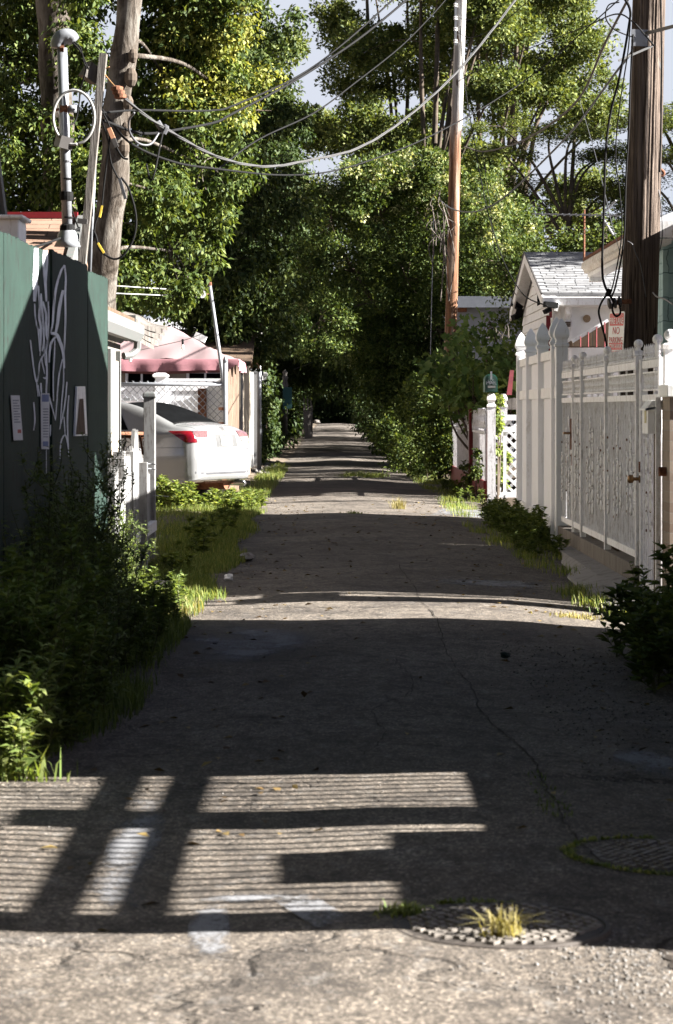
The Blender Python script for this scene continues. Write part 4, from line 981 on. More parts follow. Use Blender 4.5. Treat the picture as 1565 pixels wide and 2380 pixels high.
gpole('galvanised pole with a wider lower sleeve in front of the canopy corner', 555.5, 745, 905, 57.4, .06)
m = MB().tube([P(555.5, 905, 57.3), P(555.5, 842, 57.3)], .10, 10); m.build('sleeve', M['galv'], bpy.data.objects['galvanised_pole'], smooth=True)
m = MB().tube([P(556, 745, 57.4), P(557, 728, 57.4)], .03, 8); m.build('tip', M['rust'], bpy.data.objects['galvanised_pole'])
gpole('galvanised pole standing free in front of the white gates', 603, 776, 1090, 56.9, .052)
gpole('thin far galvanised pole behind the brown shed roof', 485, 715, 800, 56, .03)

# rough plank and the white double gates
m = MB(); pr = random.Random(3); c0, c1_ = P(526, 0, 40.9), P(556, 0, 41.9)
top = [c0.lerp(c1_, i / 12) * 1 for i in range(13)]; zt0 = P(0, 860, 41.4).z
poly = [(c0.x, c0.y, 0)] + [(q.x, q.y, zt0 + pr.uniform(-.12, .09)) for q in top] + [(c1_.x, c1_.y, 0)]
m.prism(poly, (-.04, .05, 0)); tag(m.build('rough_board', M['roughwood'], loc=(c0.x, c0.y, 0)), 'splintered brown board standing between chain link and white gates', 'board')
gt = thing('white_gates', 'white vinyl gates and capped posts along the left edge of the alley', 'gate', (-1.84, 60, 0))
zt1 = P(0, 870, 57).z
def vx(d, x): return (x - CX) * d / FPX
cols = [(54.0, 554, 576, 'panel'), (57.5, 574, 583, 'post'), (59.5, 583, 603, 'panel'), (64, 604, 611, 'post'), (67, 611, 618, 'post')]
def colbox(m, d, x0, x1, z1, th=0.08): m.bb((vx(d, x0), d, 0), (vx(d, x1), d + th, z1))
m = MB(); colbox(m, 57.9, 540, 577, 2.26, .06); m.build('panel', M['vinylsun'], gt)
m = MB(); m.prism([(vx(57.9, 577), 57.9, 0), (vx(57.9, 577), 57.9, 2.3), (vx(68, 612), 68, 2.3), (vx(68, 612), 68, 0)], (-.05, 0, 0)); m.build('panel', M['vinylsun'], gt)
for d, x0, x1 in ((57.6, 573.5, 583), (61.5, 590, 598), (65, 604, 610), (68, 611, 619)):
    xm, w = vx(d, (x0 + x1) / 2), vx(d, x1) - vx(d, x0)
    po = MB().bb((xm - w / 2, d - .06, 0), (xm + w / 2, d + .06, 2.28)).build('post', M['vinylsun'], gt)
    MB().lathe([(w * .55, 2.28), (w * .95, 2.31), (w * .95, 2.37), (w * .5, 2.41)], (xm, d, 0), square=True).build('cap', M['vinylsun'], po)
for yy in (884, 915, 960, 1075): MB().box(P(600, yy, 63.2), (.10, .10, .09)).build('hinge', M['darkmetal'], gt)
MB().bb((vx(70, 619), 69.9, 0), (vx(70, 621.5), 70.0, 2.30)).build('end_board', M['roughwood'], gt)
st = thing('reflector_stake', 'thin red and white stakes leaning on the white gates', 'stake', P(566, 1040, 57))
for x in (564.5, 568.5): MB().tube([P(x, 1060, 57.2), P(x, 975, 57.2)], .018, 6).build('shaft', M['red'] if x > 566 else M['rust'], st)

# houses beyond the canopy
bh = thing('beige_house', 'beige house with brown shingle roof and arched window under the canopy line', 'house', (-3.8, 50, 0))
MB().bb((-7, 50.0, 0), (-1.75, 55, 2.35)).build('wall', M['beige'], bh)
m = MB(); m.prism([(-7.2, 49.6, 2.30), (-1.55, 49.6, 2.30), (-1.55, 52.5, 3.02), (-7.2, 52.5, 3.02)], (0, 0, .06)); m.prism([(-7.2, 52.5, 3.02), (-1.55, 52.5, 3.02), (-1.55, 55.4, 2.3), (-7.2, 55.4, 2.3)], (0, 0, .06)); m.build('roof', M['roofdark'], bh)
for x0, x1 in ((-4.05, -3.4), (-2.85, -2.1)):
    w = MB().bb((x0, 49.95, 1.2), (x1, 50.02, 2.2)).build('window', M['white'], bh)
    MB().bb((x0 + .06, 49.93, 1.25), (x1 - .06, 49.952, 2.13)).build('pane', M['glass'], w)
    MB().bb(((x0 + x1) / 2 - .02, 49.915, 1.25), ((x0 + x1) / 2 + .02, 49.932, 2.13)).build('muntin', M['white'], w)
m = MB(); m.box(P(563, 860, 50), (.4, .2, .14), (0, .3, 0)); 
fh = thing('flood_lamp', 'small pale flood lamp on the brown shed roof edge', 'lamp', P(474, 800, 50.2))
MB().box(P(466, 784, 50.1), (.24, .12, .13), (0, .45, 0)).build('lamp_head', M['white'], fh); MB().bar(P(470, 788, 50.2), P(474, 803, 50.3), .03).build('arm', M['darkmetal'], fh)
gh = thing('grey_roof_house', 'far house with grey shingle roof behind the canopy peak', 'house', (-4, 60, 0))
m = MB(); m.bb((-7, 60.5, 0), (-3.35, 66, 3.1)); m.build('wall', M['cream'], gh)
zz = P(0, 746, 62).z
m = MB(); m.prism([(-7, 60, 3.0), (-3.27, 60, 3.0), (-3.38, 62, zz), (-7, 62, zz)], (0, 0, .06)); m.prism([(-7, 62, zz), (-3.38, 62, zz), (-3.27, 66.3, 3.0), (-7, 66.3, 3.0)], (0, 0, .06)); m.build('roof', M['roofgrey'], gh)
MB().bar((-3.25, 60, 3.02), (-3.36, 62, zz + .02), .06, .1).build('rake_board', M['white'], gh)
# teal board on a turned post far left
ft = thing('teal_sign_post', 'pale turned post with a turquoise board in the left hedge', 'sign', P(666, 1000, 80))
m = MB(); d = 80; z0 = P(0, 1010, d).z; zt2 = P(0, 858, d).z
m.lathe([(.075, z0), (.075, zt2 - .75), (.10, zt2 - .72), (.06, zt2 - .66), (.11, zt2 - .5), (.06, zt2 - .36), (.10, zt2 - .26), (.05, zt2 - .18), (.09, zt2 - .1), (.0001, zt2)], (P(663, 0, d).x, d, 0), 12); m.build('post', M['oldwood'], ft, smooth=True)
MB().bb((P(658, 0, d).x, d - .1, P(0, 950, d).z), (P(679, 0, d).x, d - .05, P(0, 900, d).z)).build('board', plain('turquoise_paint', (.03, .085, .08), .7), ft)
fpf = thing('far_picket_fence', 'distant white picket fence at the left mouth of the shaded tunnel', 'fence', P(720, 990, 120))
d = 118
for k in range(8): m = MB(); x = P(713, 0, d).x; y = d + k * .45; m.bb((x + .05 * k - .15, y, 0), (x + .05 * k - .09, y + .1, 1.9 - .3 * (k % 3))); m.build('picket', M['oldwood'], fpf)
def rubbish(label, x, y, d, r, mat, seed, cat='rubbish', group='litter on the alley'):
    c = P(x, y, d); pr = random.Random(seed); m = MB()
    n = 10; V = []
    for j in range(6):
        for i in range(n):
            a = 2 * math.pi * i / n; ph = math.pi * j / 5; q = r * (1 + pr.uniform(-.35, .35))
            V.append(c + Vector((q * math.sin(ph) * math.cos(a), q * math.sin(ph) * math.sin(a), r * .45 + q * .55 * math.cos(ph))))
    m.add(V, [(j * n + i, j * n + (i + 1) % n, (j + 1) * n + (i + 1) % n, (j + 1) * n + i) for j in range(5) for i in range(n)])
    tag(m.build('crumpled_litter', M[mat], loc=c), label, cat, group)
rubbish('crumpled white wrapper on the asphalt by the left grass', 532, 1347, 21.4, .045, 'white', 1)
rubbish('pale bag by the left hedge at the dark end of the alley', 738, 984, 228, .3, 'oldwood', 2)
rubbish('pale bag by the right shrubs at the dark end of the alley', 850, 984, 228, .35, 'oldwood', 3)
rubbish('green bottle scrap on the asphalt at right', 1175, 1528, 14.6, .03, 'green', 4)
rubbish('flat grey stone in the grass by the broken fence', 372, 1380, 20.0, .10, 'concrete', 5)
rubbish('grey paper scrap at the left edge of the lane', 575, 1302, 24, .07, 'concrete', 6)

# ---------------------------------------------------------------- ornate white iron fence, right
XI = 2.50
def ball_post(t, x, y, h, w=0.055, z0=0.0, ballr=0.038):
    p = MB().bb((x - w / 2, y - w / 2, z0), (x + w / 2, y + w / 2, h)).build('post', M['iron'], t)
    m = MB(); m.lathe([(w * .5, h - .015), (w * .68, h - .01), (w * .68, h + .02), (w * .45, h + .03)], (x, y, 0), square=True)
    m.lathe([(.018, h + .02), (.016, h + .05)], (x, y, 0), 10); m.ball((x, y, h + .045 + ballr), ballr, 14)
    m.build('ball_cap', M['iron'], p, smooth=False)
def spear(m, x, y, z, h=0.125):
    m.lathe([(.006, 0), (.012, .015), (.006, .03), (.013, .045), (.007, .058), (.010, .075), (.011, .09), (.0005, h)], (x, y, z), 6)
def casting(m, x, y, z, s=1.0, k=0):
    for sg in (-1, 1):
        m.tube(catmull([(x, y, z - .035 * s), (x, y + sg * .022 * s, z - .02 * s), (x, y + sg * .024 * s, z + .008 * s), (x, y + sg * .008 * s, z + .018 * s), (x, y + sg * .010 * s, z)], 2), .0052 * s, 4)
    m.lathe([(.0005, -.016 * s), (.011 * s, 0), (.0005, .016 * s)], (x, y, z + .03 * s), 4)
def iron_panel(t, y0, y1, x=XI, seed=0, zb=.275):
    pr = random.Random(seed)
    m = MB(); n = max(6, int((y1 - y0) / .118)); ysp = [y0 + (y1 - y0) * (i + .5) / n for i in range(n)]
    for i, y in enumerate(ysp):
        m.bb((x - .011, y - .011, zb), (x + .011, y + .011, 1.51))
    m.build('picket_panel', M['iron'], t)
    for i, y in enumerate(ysp):
        if i % 4 == 1 or i % 8 == 3:
            m = MB(); z = pr.choice([1.18, 1.02, .92]) if i % 8 != 3 else pr.choice([1.30, 1.36])
            lo = pr.uniform(.42, .62)
            while z > lo:
                casting(m, x - .016, y, z, 1.45 + .3 * pr.random()); z -= .135 if pr.random() > .2 else .2
            m.build('scroll_casting', M['iron'], t); m = MB(); zz = lo + .05
            while zz < 1.2: m.ball((x - .02, y, zz), .0075, 6, 1.8); zz += .15
            m.build('rusty_boss', M['rust'], t)
    for a, b in ((1.505, 1.555), (1.765, 1.825)): MB().bb((x - .016, y0, a), (x + .016, y1, b)).build('rail', M['iron'], t)
    MB().bb((x - .02, y0, zb - .045), (x + .02, y1, zb + .012)).build('rail', M['iron'], t)
    for z in (1.592, 1.728): MB().bb((x - .011, y0, z - .007), (x + .011, y1, z + .007)).build('frieze_bar', M['iron'], t)
    m = MB()
    for i in range(int((y1 - y0) / .052)):
        y = y0 + .026 + i * .052
        m.bb((x - .005, y - .005, 1.59), (x + .005, y + .005, 1.73))
        m.tube(catmull([(x, y - .02, 1.61), (x, y + .02, 1.63), (x, y - .018, 1.66), (x, y + .02, 1.69), (x, y - .02, 1.715)], 3), .0065, 4)
    for y in np.arange(y0 + .3, y1 - .1, .55):
        m.bb((x - .007, y - .012, 1.555), (x + .007, y + .012, 1.59)); m.bb((x - .007, y - .012, 1.73), (x + .007, y + .012, 1.765))
    m.build('scroll_frieze', M['iron'], t)
    m = MB()
    for y in ysp: spear(m, x, y, 1.835)
    for i in range(int((y1 - y0) / .03)): m.ball((x - .004, y0 + .015 + i * .03, 1.838), .012, 6)
    m.build('spear_finials', M['iron'], t)
irf = thing('ornate_iron_fence', 'ornate white iron fence with scroll frieze and spear tops on a low concrete wall', 'fence', (XI, 23, 0))
for k, (a, b) in enumerate(((20.62, 22.83), (22.93, 25.05), (25.15, 26.0))): iron_panel(irf, a, b, seed=k)
for y in (20.56, 22.88, 25.10): ball_post(irf, XI - .01, y, 1.885, z0=.0 if y > 20 else 0)
m = MB(); m.bb((XI - .01, 26.0, .1), (XI + .05, 26.05, 1.86)); m.build('post', M['iron'], irf)
wl_ = thing('low_wall', 'low concrete wall of four blocks under the iron fence', 'wall', (XI + .06, 23.5, 0))
for a, b in ((20.5, 22.86), (22.875, 25.09), (25.105, 26.0), (26.015, 27.6)):
    MB().bb((XI - .045, a, -.2), (XI + .17, b, .175)).build('block', M['oldconcrete'], wl_, bevel=0.008)
for k, (y, x) in enumerate(((22.55, 2.56), (24.6, 2.58), (20.9, 2.58))):
    rubbish('broken brown brick lying on the concrete wall under the iron fence', *((x * FPX / y + CX), HY - (0.185 - EYE) * FPX / y), y, .065, 'roughwood', 20 + k, 'brick', 'brick scraps on the low wall')
ig = thing('iron_side_gate', 'ornate white iron gate with keyhole lock at the far end of the iron fence', 'gate', (XI, 26.6, 0))
iron_panel(ig, 26.08, 27.35, seed=7)
ball_post(ig, XI, 26.06, 1.87)
m = MB(); m.bb((XI - .035, 26.12, 1.02), (XI - .01, 26.20, 1.34)); m.bb((XI - .03, 26.10, .98), (XI - .012, 26.14, .86)); m.build('lock', M['rust'], ig)
m = MB(); m.tube([(XI - .03, 26.16, 1.19), (XI - .09, 26.16, 1.19)], .012, 8); m.bar((XI - .09, 26.13, 1.19), (XI - .09, 26.27, 1.19), .025); m.build('handle', M['brass'], ig)
# near gate, sunlit, with round knob
ng = thing('iron_entry_gate', 'sunlit ornate iron gate with brown round knob beside the white letter box', 'gate', (XI, 19.9, 0))
iron_panel(ng, 19.42, 20.46, x=XI + .02, seed=11, zb=.06)
m = MB(); m.bb((XI - .01, 20.44, .0), (XI + .05, 20.50, 1.84)); m.bb((XI - .0, 19.36, .0), (XI + .045, 19.42, 1.84)); m.build('stile', M['iron'], ng)
m = MB()
for i in range(18): m.bb((XI - .004, 20.30 + .008 * (i % 2), .12 + i * .07), (XI + .012, 20.33, .15 + i * .07))
m.build('stile_ornament', M['iron'], ng)
ax = Matrix.Rotation(RAD(-90), 3, 'Y')
m = MB(); m.lathe([(.03, .0), (.03, .008), (.014, .012), (.014, .05), (.034, .058), (.036, .085), (.024, .098), (.0001, .10)], (XI - .01, 20.47, P(0, 1113, 20.5).z), 14, axis=ax); m.build('knob', M['brass'], ng, smooth=True)
MB().box((XI - .012, 20.47, P(0, 1085, 20.5).z), (.012, .05, .085)).build('latch_plate', M['rust'], ng)
m = MB(); m.lathe([(.075, -.006), (.075, .006)], (XI + .02, 19.62, 1.90), 18, axis=Matrix.Rotation(RAD(90), 3, 'Y')); m.lathe([(.05, .006), (.05, .012)], (XI + .005, 19.62, 1.90), 18, axis=Matrix.Rotation(RAD(90), 3, 'Y')); m.build('round_medallion', M['iron'], ng)
# brick pillar and its two ball posts, letter box
bp = thing('brick_pillar', 'brick pillar with white coping and two ball topped posts at the right edge', 'pillar', (2.75, 18.9, 0))
MB().bb((2.475, 18.55, -.1), (3.0, 18.98, 1.53)).build('brick_shaft', M['brick'], bp)
MB().bb((2.452, 18.52, 1.53), (3.03, 19.01, 1.62)).build('coping', M['white'], bp, bevel=.006)
m = MB(); m.tube([(2.48, 18.75, .98), (2.42, 18.75, .98)], .035, 10); m.build('pipe_stub', M['rust'], bp)
ball_post(bp, 2.515, 18.85, 1.90, w=.085, z0=1.61, ballr=.045); ball_post(bp, 2.56, 19.9, 1.90, w=.06, z0=1.0, ballr=.042)
MB().bb((2.425, 18.95, -.1), (2.462, 19.0, 1.53)).build('post', M['iron'], bp)
lb = thing('letter_box', 'white metal letter box with sloping lid fixed beside the brick pillar', 'letter box', (2.43, 19.1, 1.25))
zb_, zm, zt_ = P(0, 1008, 19.1).z, P(0, 953, 19.1).z, P(0, 931, 19.1).z
xl, xr = P(1503, 0, 19.1).x, P(1535, 0, 19.1).x
m = MB(); m.bb((xl, 19.02, zb_), (xr, 19.36, zm)); m.prism([(xl, 19.02, zm), (xr, 19.02, zm), (xr, 19.02, zm + .02), (xl, 19.02, zm + .005)], (0, .34, 0)); m.build('body', M['white'], lb, bevel=.004)
m = MB(); m.prism([(xl - .022, 18.995, zm - .004), (xl - .022, 19.38, zm - .004), (xl + .03, 19.38, zt_), (xl + .03, 18.995, zt_)], (xr + .006 - xl + .022, 0, .006)); m.prism([(xl - .022, 18.995, zm - .004), (xr + .006, 18.995, zm + .022), (xr + .006, 18.995, zm + .034), (xl - .022, 18.995, zm + .012)], (0, .385, 0)); m.build('lid', M['white'], lb)
MB().bb((2.452, 19.2, -.1), (2.49, 19.3, zb_)).build('wooden_leg', M['roughwood'], lb)
m = MB(); m.bb((xl - .004, 19.10, zb_ + .08), (xl - .0005, 19.20, zb_ + .20)); m.build('sticker', plain('yellowed_sticker', (.52, .46, .26), .7), lb)
MB().bb((2.585, 18.4, 1.62), (2.61, 18.5, 2.1)).build('rail_post', M['darkmetal'], bp)
cl = thing('chain_link_fence', 'blue grey chain link mesh above the coping at the right frame edge', 'fence', (3.0, 19.5, 1.6))
chain_panel(MB(), (2.60, 19.6, 1.62), (4.2, 19.6, 1.62), 1.62, 1.86, .07, .004).build('mesh', M['darkmetal'], cl)
MB().tube([(2.60, 19.6, 1.89), (4.2, 19.6, 1.89)], .016, 8).build('top_rail', M['darkmetal'], cl)
m = MB(); m.bar((2.62, 27.45, 1.88), (4.6, 27.45, 1.92), .05); tag(m.build('dark_rail', M['darkmetal'], loc=(2.62, 27.45, 1.88)), 'dark horizontal rail behind the spear tops left of the sign', 'rail')

# ---------------------------------------------------------------- tall white vinyl fence with pointed post caps
vf = thing('vinyl_fence', 'tall white vinyl fence with pointed gothic post caps', 'fence', (2.55, 31, 0))
vp = [(34.3, 2.57), (32.5, 2.555), (30.35, 2.53), (28.35, 2.515), (27.55, 2.50)]
for i, (y, x) in enumerate(vp):
    po = MB().bb((x - .064, y - .064, -.05), (x + .064, y + .064, 2.18)).build('post', M['vinyl'], vf, bevel=.004)
    z = 2.155
    prof = [(.068, 0), (.078, .008), (.078, .032), (.062, .045), (.058, .07), (.062, .085), (.079, .11), (.083, .135), (.078, .165), (.066, .205), (.046, .25), (.024, .285), (.0005, .315)]
    if i == 4: z = 2.11
    MB().lathe([(r, z + q) for r, q in prof], (x, y, 0), square=True).build('gothic_cap', M['vinyl'], po)
for (ya, xa_), (yb, xb_) in zip(vp, vp[1:]):
    m = MB(); dx = (xb_ - xa_) / (yb - ya)
    a, b = (xa_ + .0, ya - .06, 0), (xb_ + .0, yb + .06, 0)
    n = max(2, int(abs(ya - yb) / .15)); 
    m.prism([(a[0] + .012, a[1], .08), (a[0] + .012, a[1], 2.05), (b[0] + .012, b[1], 2.05), (b[0] + .012, b[1], .08)], (.02, 0, 0))
    for k in range(n):
        u0, u1 = k / n, (k + .86) / n
        p0 = Vector(a).lerp(Vector(b), u0); p1 = Vector(a).lerp(Vector(b), u1)
        m.prism([(p0.x + .012, p0.y, .1), (p0.x + .012, p0.y, 2.03), (p1.x + .012, p1.y, 2.03), (p1.x + .012, p1.y, .1)], (-.006, 0, 0))
    m.build('board_panel', M['vinyl'], vf)
    for z0, z1 in ((2.0, 2.10), (1.56, 1.68), (.06, .2)): MB().prism([(a[0] - .03, a[1], z0), (a[0] - .03, a[1], z1), (b[0] - .03, b[1], z1), (b[0] - .03, b[1], z0)], (.07, 0, 0)).build('rail', M['white'], vf)

# ---------------------------------------------------------------- small gate, mail box, red and white fence
pg = thing('picket_gate', 'small white gate with lattice behind and turned top post', 'gate', (2.6, 39.2, 0))
DG = 39.2
for y0, y1 in ((992, 1004), (1144, 1156)): MB().bb((P(1153, 0, DG).x, DG - .03, P(0, y1, DG).z), (P(1204, 0, DG).x, DG + .03, P(0, y0, DG).z)).build('rail', M['vinyl'], pg)
m = MB(); m.bb((P(1170, 0, DG).x, DG - .02, .08), (P(1177, 0, DG).x, DG + .02, 1.12)); m.build('stile', M['vinyl'], pg)
lt = MB(); ang = .085; a, b = P(1151, 0, 40.6).x, P(1215, 0, 40.6).x; z0, z1 = 0.1, 1.3
for sg in (-1, 1):
    s = -(z1 - z0)
    while s < b - a:
        p0, p1 = [s, 0.0], [s + (z1 - z0), z1 - z0]
        if p0[0] < 0: p0[1] -= p0[0]; p0[0] = 0
        if p1[0] > b - a: p1[1] -= p1[0] - (b - a); p1[0] = b - a
        if p1[1] > p0[1]:
            q0, q1 = (p0[1], p1[1]) if sg > 0 else (z1 - z0 - p0[1], z1 - z0 - p1[1])
            lt.bar((a + p0[0], 40.6 + .012 * sg, z0 + q0), (a + p1[0], 40.6 + .012 * sg, z0 + q1), .045, .012, up=(0, 1, 0))
        s += .15
lt.bb((a, 40.56, z1 - .05), (b, 40.64, z1 + .04))
lt.build('lattice', M['vinyl'], pg)
def turned_post(x, y, h, par, w=.062):
    po = MB().bb((x - w, y - w, -.05), (x + w, y + w, h - .22)).build('post', M['peel'], par)
    MB().lathe([(w, -.22), (w * 1.12, -.21), (w * 1.12, -.18), (w * .8, -.165), (w * .78, -.13), (w * 1.1, -.10), (w * 1.05, -.06), (w * .7, -.01), (w * .45, 0)], (x, y, h), square=True).build('cap', M['white'], po)
    return po
turned_post(P(1170, 0, 41).x, 41.0, P(0, 916, 41).z, pg)
mp = thing('mail_post', 'white square post carrying the green mail box', 'post', (2.45, 38.9, 0))
turned_post(2.455, 38.9, P(0, 914, 38.9).z, mp)
mbx = thing('mail_box', 'green rounded mail box with white flag on a white post', 'mail box', (2.46, 39, P(0, 912, 38.9).z))
zb_, zt_ = P(0, 911, 38.9).z, P(0, 869, 38.9).z; xl, xr = P(1127.5, 0, 38.75).x, P(1156.5, 0, 38.75).x
xm, rr = (xl + xr) / 2, (xr - xl) / 2
arch = [(xm - rr, zb_), (xm + rr, zb_), (xm + rr, zt_ - rr)] + [(xm + rr * math.cos(a), zt_ - rr + rr * math.sin(a)) for a in np.linspace(0.25, math.pi - .25, 9)] + [(xm - rr, zt_ - rr)]
M['mailgreen'] = plain('dark_green_enamel', (.014, .085, .05), .35, .5, var=.2)
M['maildoor'] = plain('dark_green_door', (.022, .05, .04), .45, .4, var=.25, scale=14)
MB().prism([(x, 38.72, z) for x, z in arch], (0, .46, 0)).build('body', M['mailgreen'], mbx)
sc = lambda k: [(xm + (x - xm) * k, (zb_ + zt_) / 2 + (z - (zb_ + zt_) / 2) * k) for x, z in arch]
dr = MB().prism([(x, 38.705, z) for x, z in sc(.90)], (0, .02, 0)).build('door', M['maildoor'], mbx)
MB().bb((xm - .055, 38.698, zb_ + .06), (xm + .06, 38.706, zb_ + .095)).build('name_strip', M['platewhite'], dr)
m = MB(); m.bb((xm - .018, 38.68, zt_ - .09), (xm + .012, 38.70, zt_ + .035)); m.build('flag', M['galv'], mbx)
def text(body, size, mat, parent, mtx, name='lettering', ext=0.002, sx=1.0):
    cu = bpy.data.curves.new('lettering', 'FONT'); cu.body = body; cu.size = size; cu.align_x = 'CENTER'; cu.align_y = 'CENTER'; cu.extrude = ext; cu.resolution_u = 3
    tmp = bpy.data.objects.new('lettering_source', cu); COL.objects.link(tmp)
    dg_ = bpy.context.evaluated_depsgraph_get(); me = bpy.data.meshes.new_from_object(tmp.evaluated_get(dg_))
    bpy.data.objects.remove(tmp); me.transform(Matrix.Diagonal((sx, 1, 1, 1)))
    o = Vector(ORG[parent.name]); me.transform(Matrix.Translation(-o) @ mtx)
    me.materials.clear(); me.materials.append(M[mat]); me.name = name
    return link(name, me, parent, o)
FACE = Matrix.Rotation(RAD(90), 4, 'X')
text('U.S.', .07, 'galv', dr, Matrix.Translation((xm, 38.700, zt_ - .115)) @ FACE)
text('MAIL', .075, 'galv', dr, Matrix.Translation((xm, 38.700, zb_ + .135)) @ FACE)
rf_ = thing('red_iron_fence', 'low white iron fence with red posts and red base half hidden by vines', 'fence', (2.5, 46, 0))
for k, (a, b) in enumerate(((41.0, 44.6), (45.3, 52.5))):
    m = MB()
    n = int((b - a) / .13)
    for i in range(n):
        y = a + (b - a) * (i + .5) / n
        m.bb((2.49, y - .018, .24), (2.515, y + .018, 1.42 + .03 * math.sin(i * .5)))
        m.tube(catmull([(2.485, y - .04, 1.08), (2.485, y + .03, 1.14), (2.485, y - .03, 1.24), (2.485, y + .04, 1.34), (2.485, y, 1.44)], 3), .016, 5)
    m.build('picket_panel', M['peel'], rf_)
    for z in (1.05, 1.42): MB().bb((2.48, a, z - .02), (2.52, b, z + .02)).build('rail', M['peel'], rf_)
    m = MB()
    for i in range(n): y = a + (b - a) * i / n; m.bb((2.52, y - .015, .24), (2.54, y + .015, 1.1))
    m.build('back_bar', M['red'], rf_)
    MB().bb((2.46, a, -.05), (2.56, b, .27)).build('red_base', M['red'], rf_)
for y in (44.95,): MB().bb((2.44, y - .1, -.05), (2.56, y + .1, 1.50)).build('red_post', M['red'], rf_)
MB().bb((2.62, 40.2, 1.25), (3.1, 40.35, 1.55)); m = MB().bb((P(1172, 0, 42).x, 41.8, P(0, 952, 42).z), (P(1215, 0, 42).x, 42.0, P(0, 925, 42).z)); tag(m.build('old_plank', M['oldwood'], loc=(3, 41.9, 1.3)), 'grey old plank behind the small white gate', 'plank')
m = MB(); m.prism([(P(1178, 0, 41).x, 41, P(0, 918, 41).z), (P(1190, 0, 41).x, 41, P(0, 918, 41).z), (P(1197, 0, 41).x, 41.2, P(0, 860, 41).z), (P(1188, 0, 41).x, 41.2, P(0, 860, 41).z)], (0, .08, 0)); tag(m.build('folded_umbrella', plain('dark_red_cloth', (.10, .012, .016), .8, var=.3), loc=P(1185, 918, 41)), 'folded dark red cloth hanging behind the white vinyl fence', 'umbrella')

# ---------------------------------------------------------------- white house with the grey roof
wh = thing('white_house', 'small white gabled house with grey shingle roof and red trim behind the vinyl fence', 'house', (4.5, 42.5, 0))
GX = 3.42
zE, zR = P(0, 690, 38.6).z, P(0, 585, 42.3).z
m = MB(); m.prism([(GX, 39.05, 0), (GX, 39.05, zE - .05), (GX, 42.3, zR - .16), (GX, 45.6, zE - .05), (GX, 45.6, 0)], (.12, 0, 0))
for k in range(24):
    z = .15 + k * .16; dy = max(0, (z + .16 - (zE - .05)) / ((zR - .16) - (zE - .05)) * 3.25) if z + .16 > zE - .05 else 0
    if dy < 3.1: m.prism([(GX - .03, 39.06 + dy, z), (GX - .004, 39.06 + dy, z + .158), (GX, 39.06 + dy, z + .158), (GX, 39.06 + dy, z)], (0, 6.53 - 2 * dy, 0))
m.build('clapboard_gable', M['white'], wh)
MB().bb((GX + .12, 39.0, 0), (8.5, 39.12, zE - .03)).build('stucco_wall', M['stucco'], wh)
MB().bb((GX - .01, 38.98, 0), (GX + .13, 39.04, zE - .04)).build('corner_board', M['white'], wh)
MB().bb((8.3, 39.1, 0), (8.5, 45.6, zE)).build('wall', M['stucco'], wh)
sl = (zR - zE) / (42.3 - 38.55)
m = MB(); m.prism([(3.20, 38.55, zE), (8.6, 38.55, zE), (8.6, 42.3, zR), (3.20, 42.3, zR)], (0, 0, .05))
# real courses of shingles on the slope that faces the camera
pr = random.Random(5); row = 0; y = 38.52
while y < 42.2:
    x = 3.18 + (row % 2) * .14
    while x < 8.5:
        w = pr.uniform(.22, .34); h = pr.uniform(.012, .022); j = pr.uniform(-.02, .02)
        z0 = zE + (y + j - 38.55) * sl + .05; z1 = zE + (y + .2 - 38.55) * sl + .05
        m.add([(x, y + j, z0), (x + w - .012, y + j, z0), (x + w - .012, y + j, z0 + h), (x, y + j, z0 + h), (x, y + .2, z1 + .002), (x + w - .012, y + .2, z1 + .002)], [(0, 1, 2, 3), (3, 2, 5, 4)])
        x += w
    y += .155; row += 1
wr = m.build('roof', plain('pale_grey_shingles', (.18, .18, .183), .9, .2, var=.22, scale=5, bump=.5), wh)
m = MB(); m.prism([(3.20, 46.05, zE), (8.6, 46.05, zE), (8.6, 42.3, zR), (3.20, 42.3, zR)], (0, 0, .05)); m.build('roof', M['roofgrey'], wh)
for y0 in (38.5, 46.1):
    m = MB(); m.prism([(3.185, y0, zE - .16), (3.185, y0, zE + .01), (3.185, 42.3, zR + .02), (3.185, 42.3, zR - .15)], (.03, 0, 0)); m.build('barge_board', M['white'], wr)
    m = MB(); m.prism([(3.22, y0, zE - .03), (GX, y0, zE - .03), (GX, 42.3, zR - .04), (3.22, 42.3, zR - .04)], (0, 0, .02)); m.build('soffit', M['white'], wr)
    MB().bar((3.18, y0, zE + .04), (3.18, 42.3, zR + .055), .02, .03).build('roof_edge', M['darkmetal'], wr)
m = MB(); m.prism([(3.2, 38.53, zE - .17), (3.2, 38.43, zE - .15), (3.2, 38.40, zE - .03), (3.2, 38.41, zE - .02), (3.2, 38.53, zE - .02)], (5.3, 0, 0)); m.build('gutter', M['white'], wh)
MB().bb((3.2, 38.55, zE - .17), (8.5, 39.0, zE - .14)).build('soffit', M['white'], wh)
m = MB(); m.bb((P(1317, 0, 38.95).x, 38.93, 1.2), (P(1335, 0, 38.95).x, 39.0, zE - .17)); m.prism([(P(1319, 0, 38.8).x, 38.93, 2.75), (P(1319, 0, 38.8).x, 38.80, 2.85), (P(1319, 0, 38.8).x, 38.80, zE - .17), (P(1319, 0, 38.8).x, 38.93, zE - .17)], (.09, 0, 0)); m.build('corbel_bracket', M['white'], wh)
m = MB()
for k in range(3): m.bb((P(1320, 0, 38.8).x, 38.78 + .02 * k, 2.70 - .03 * k), (P(1332, 0, 38.8).x, 38.93, 2.72 - .03 * k))
m.build('bracket_foot', M['roughwood'], wh)
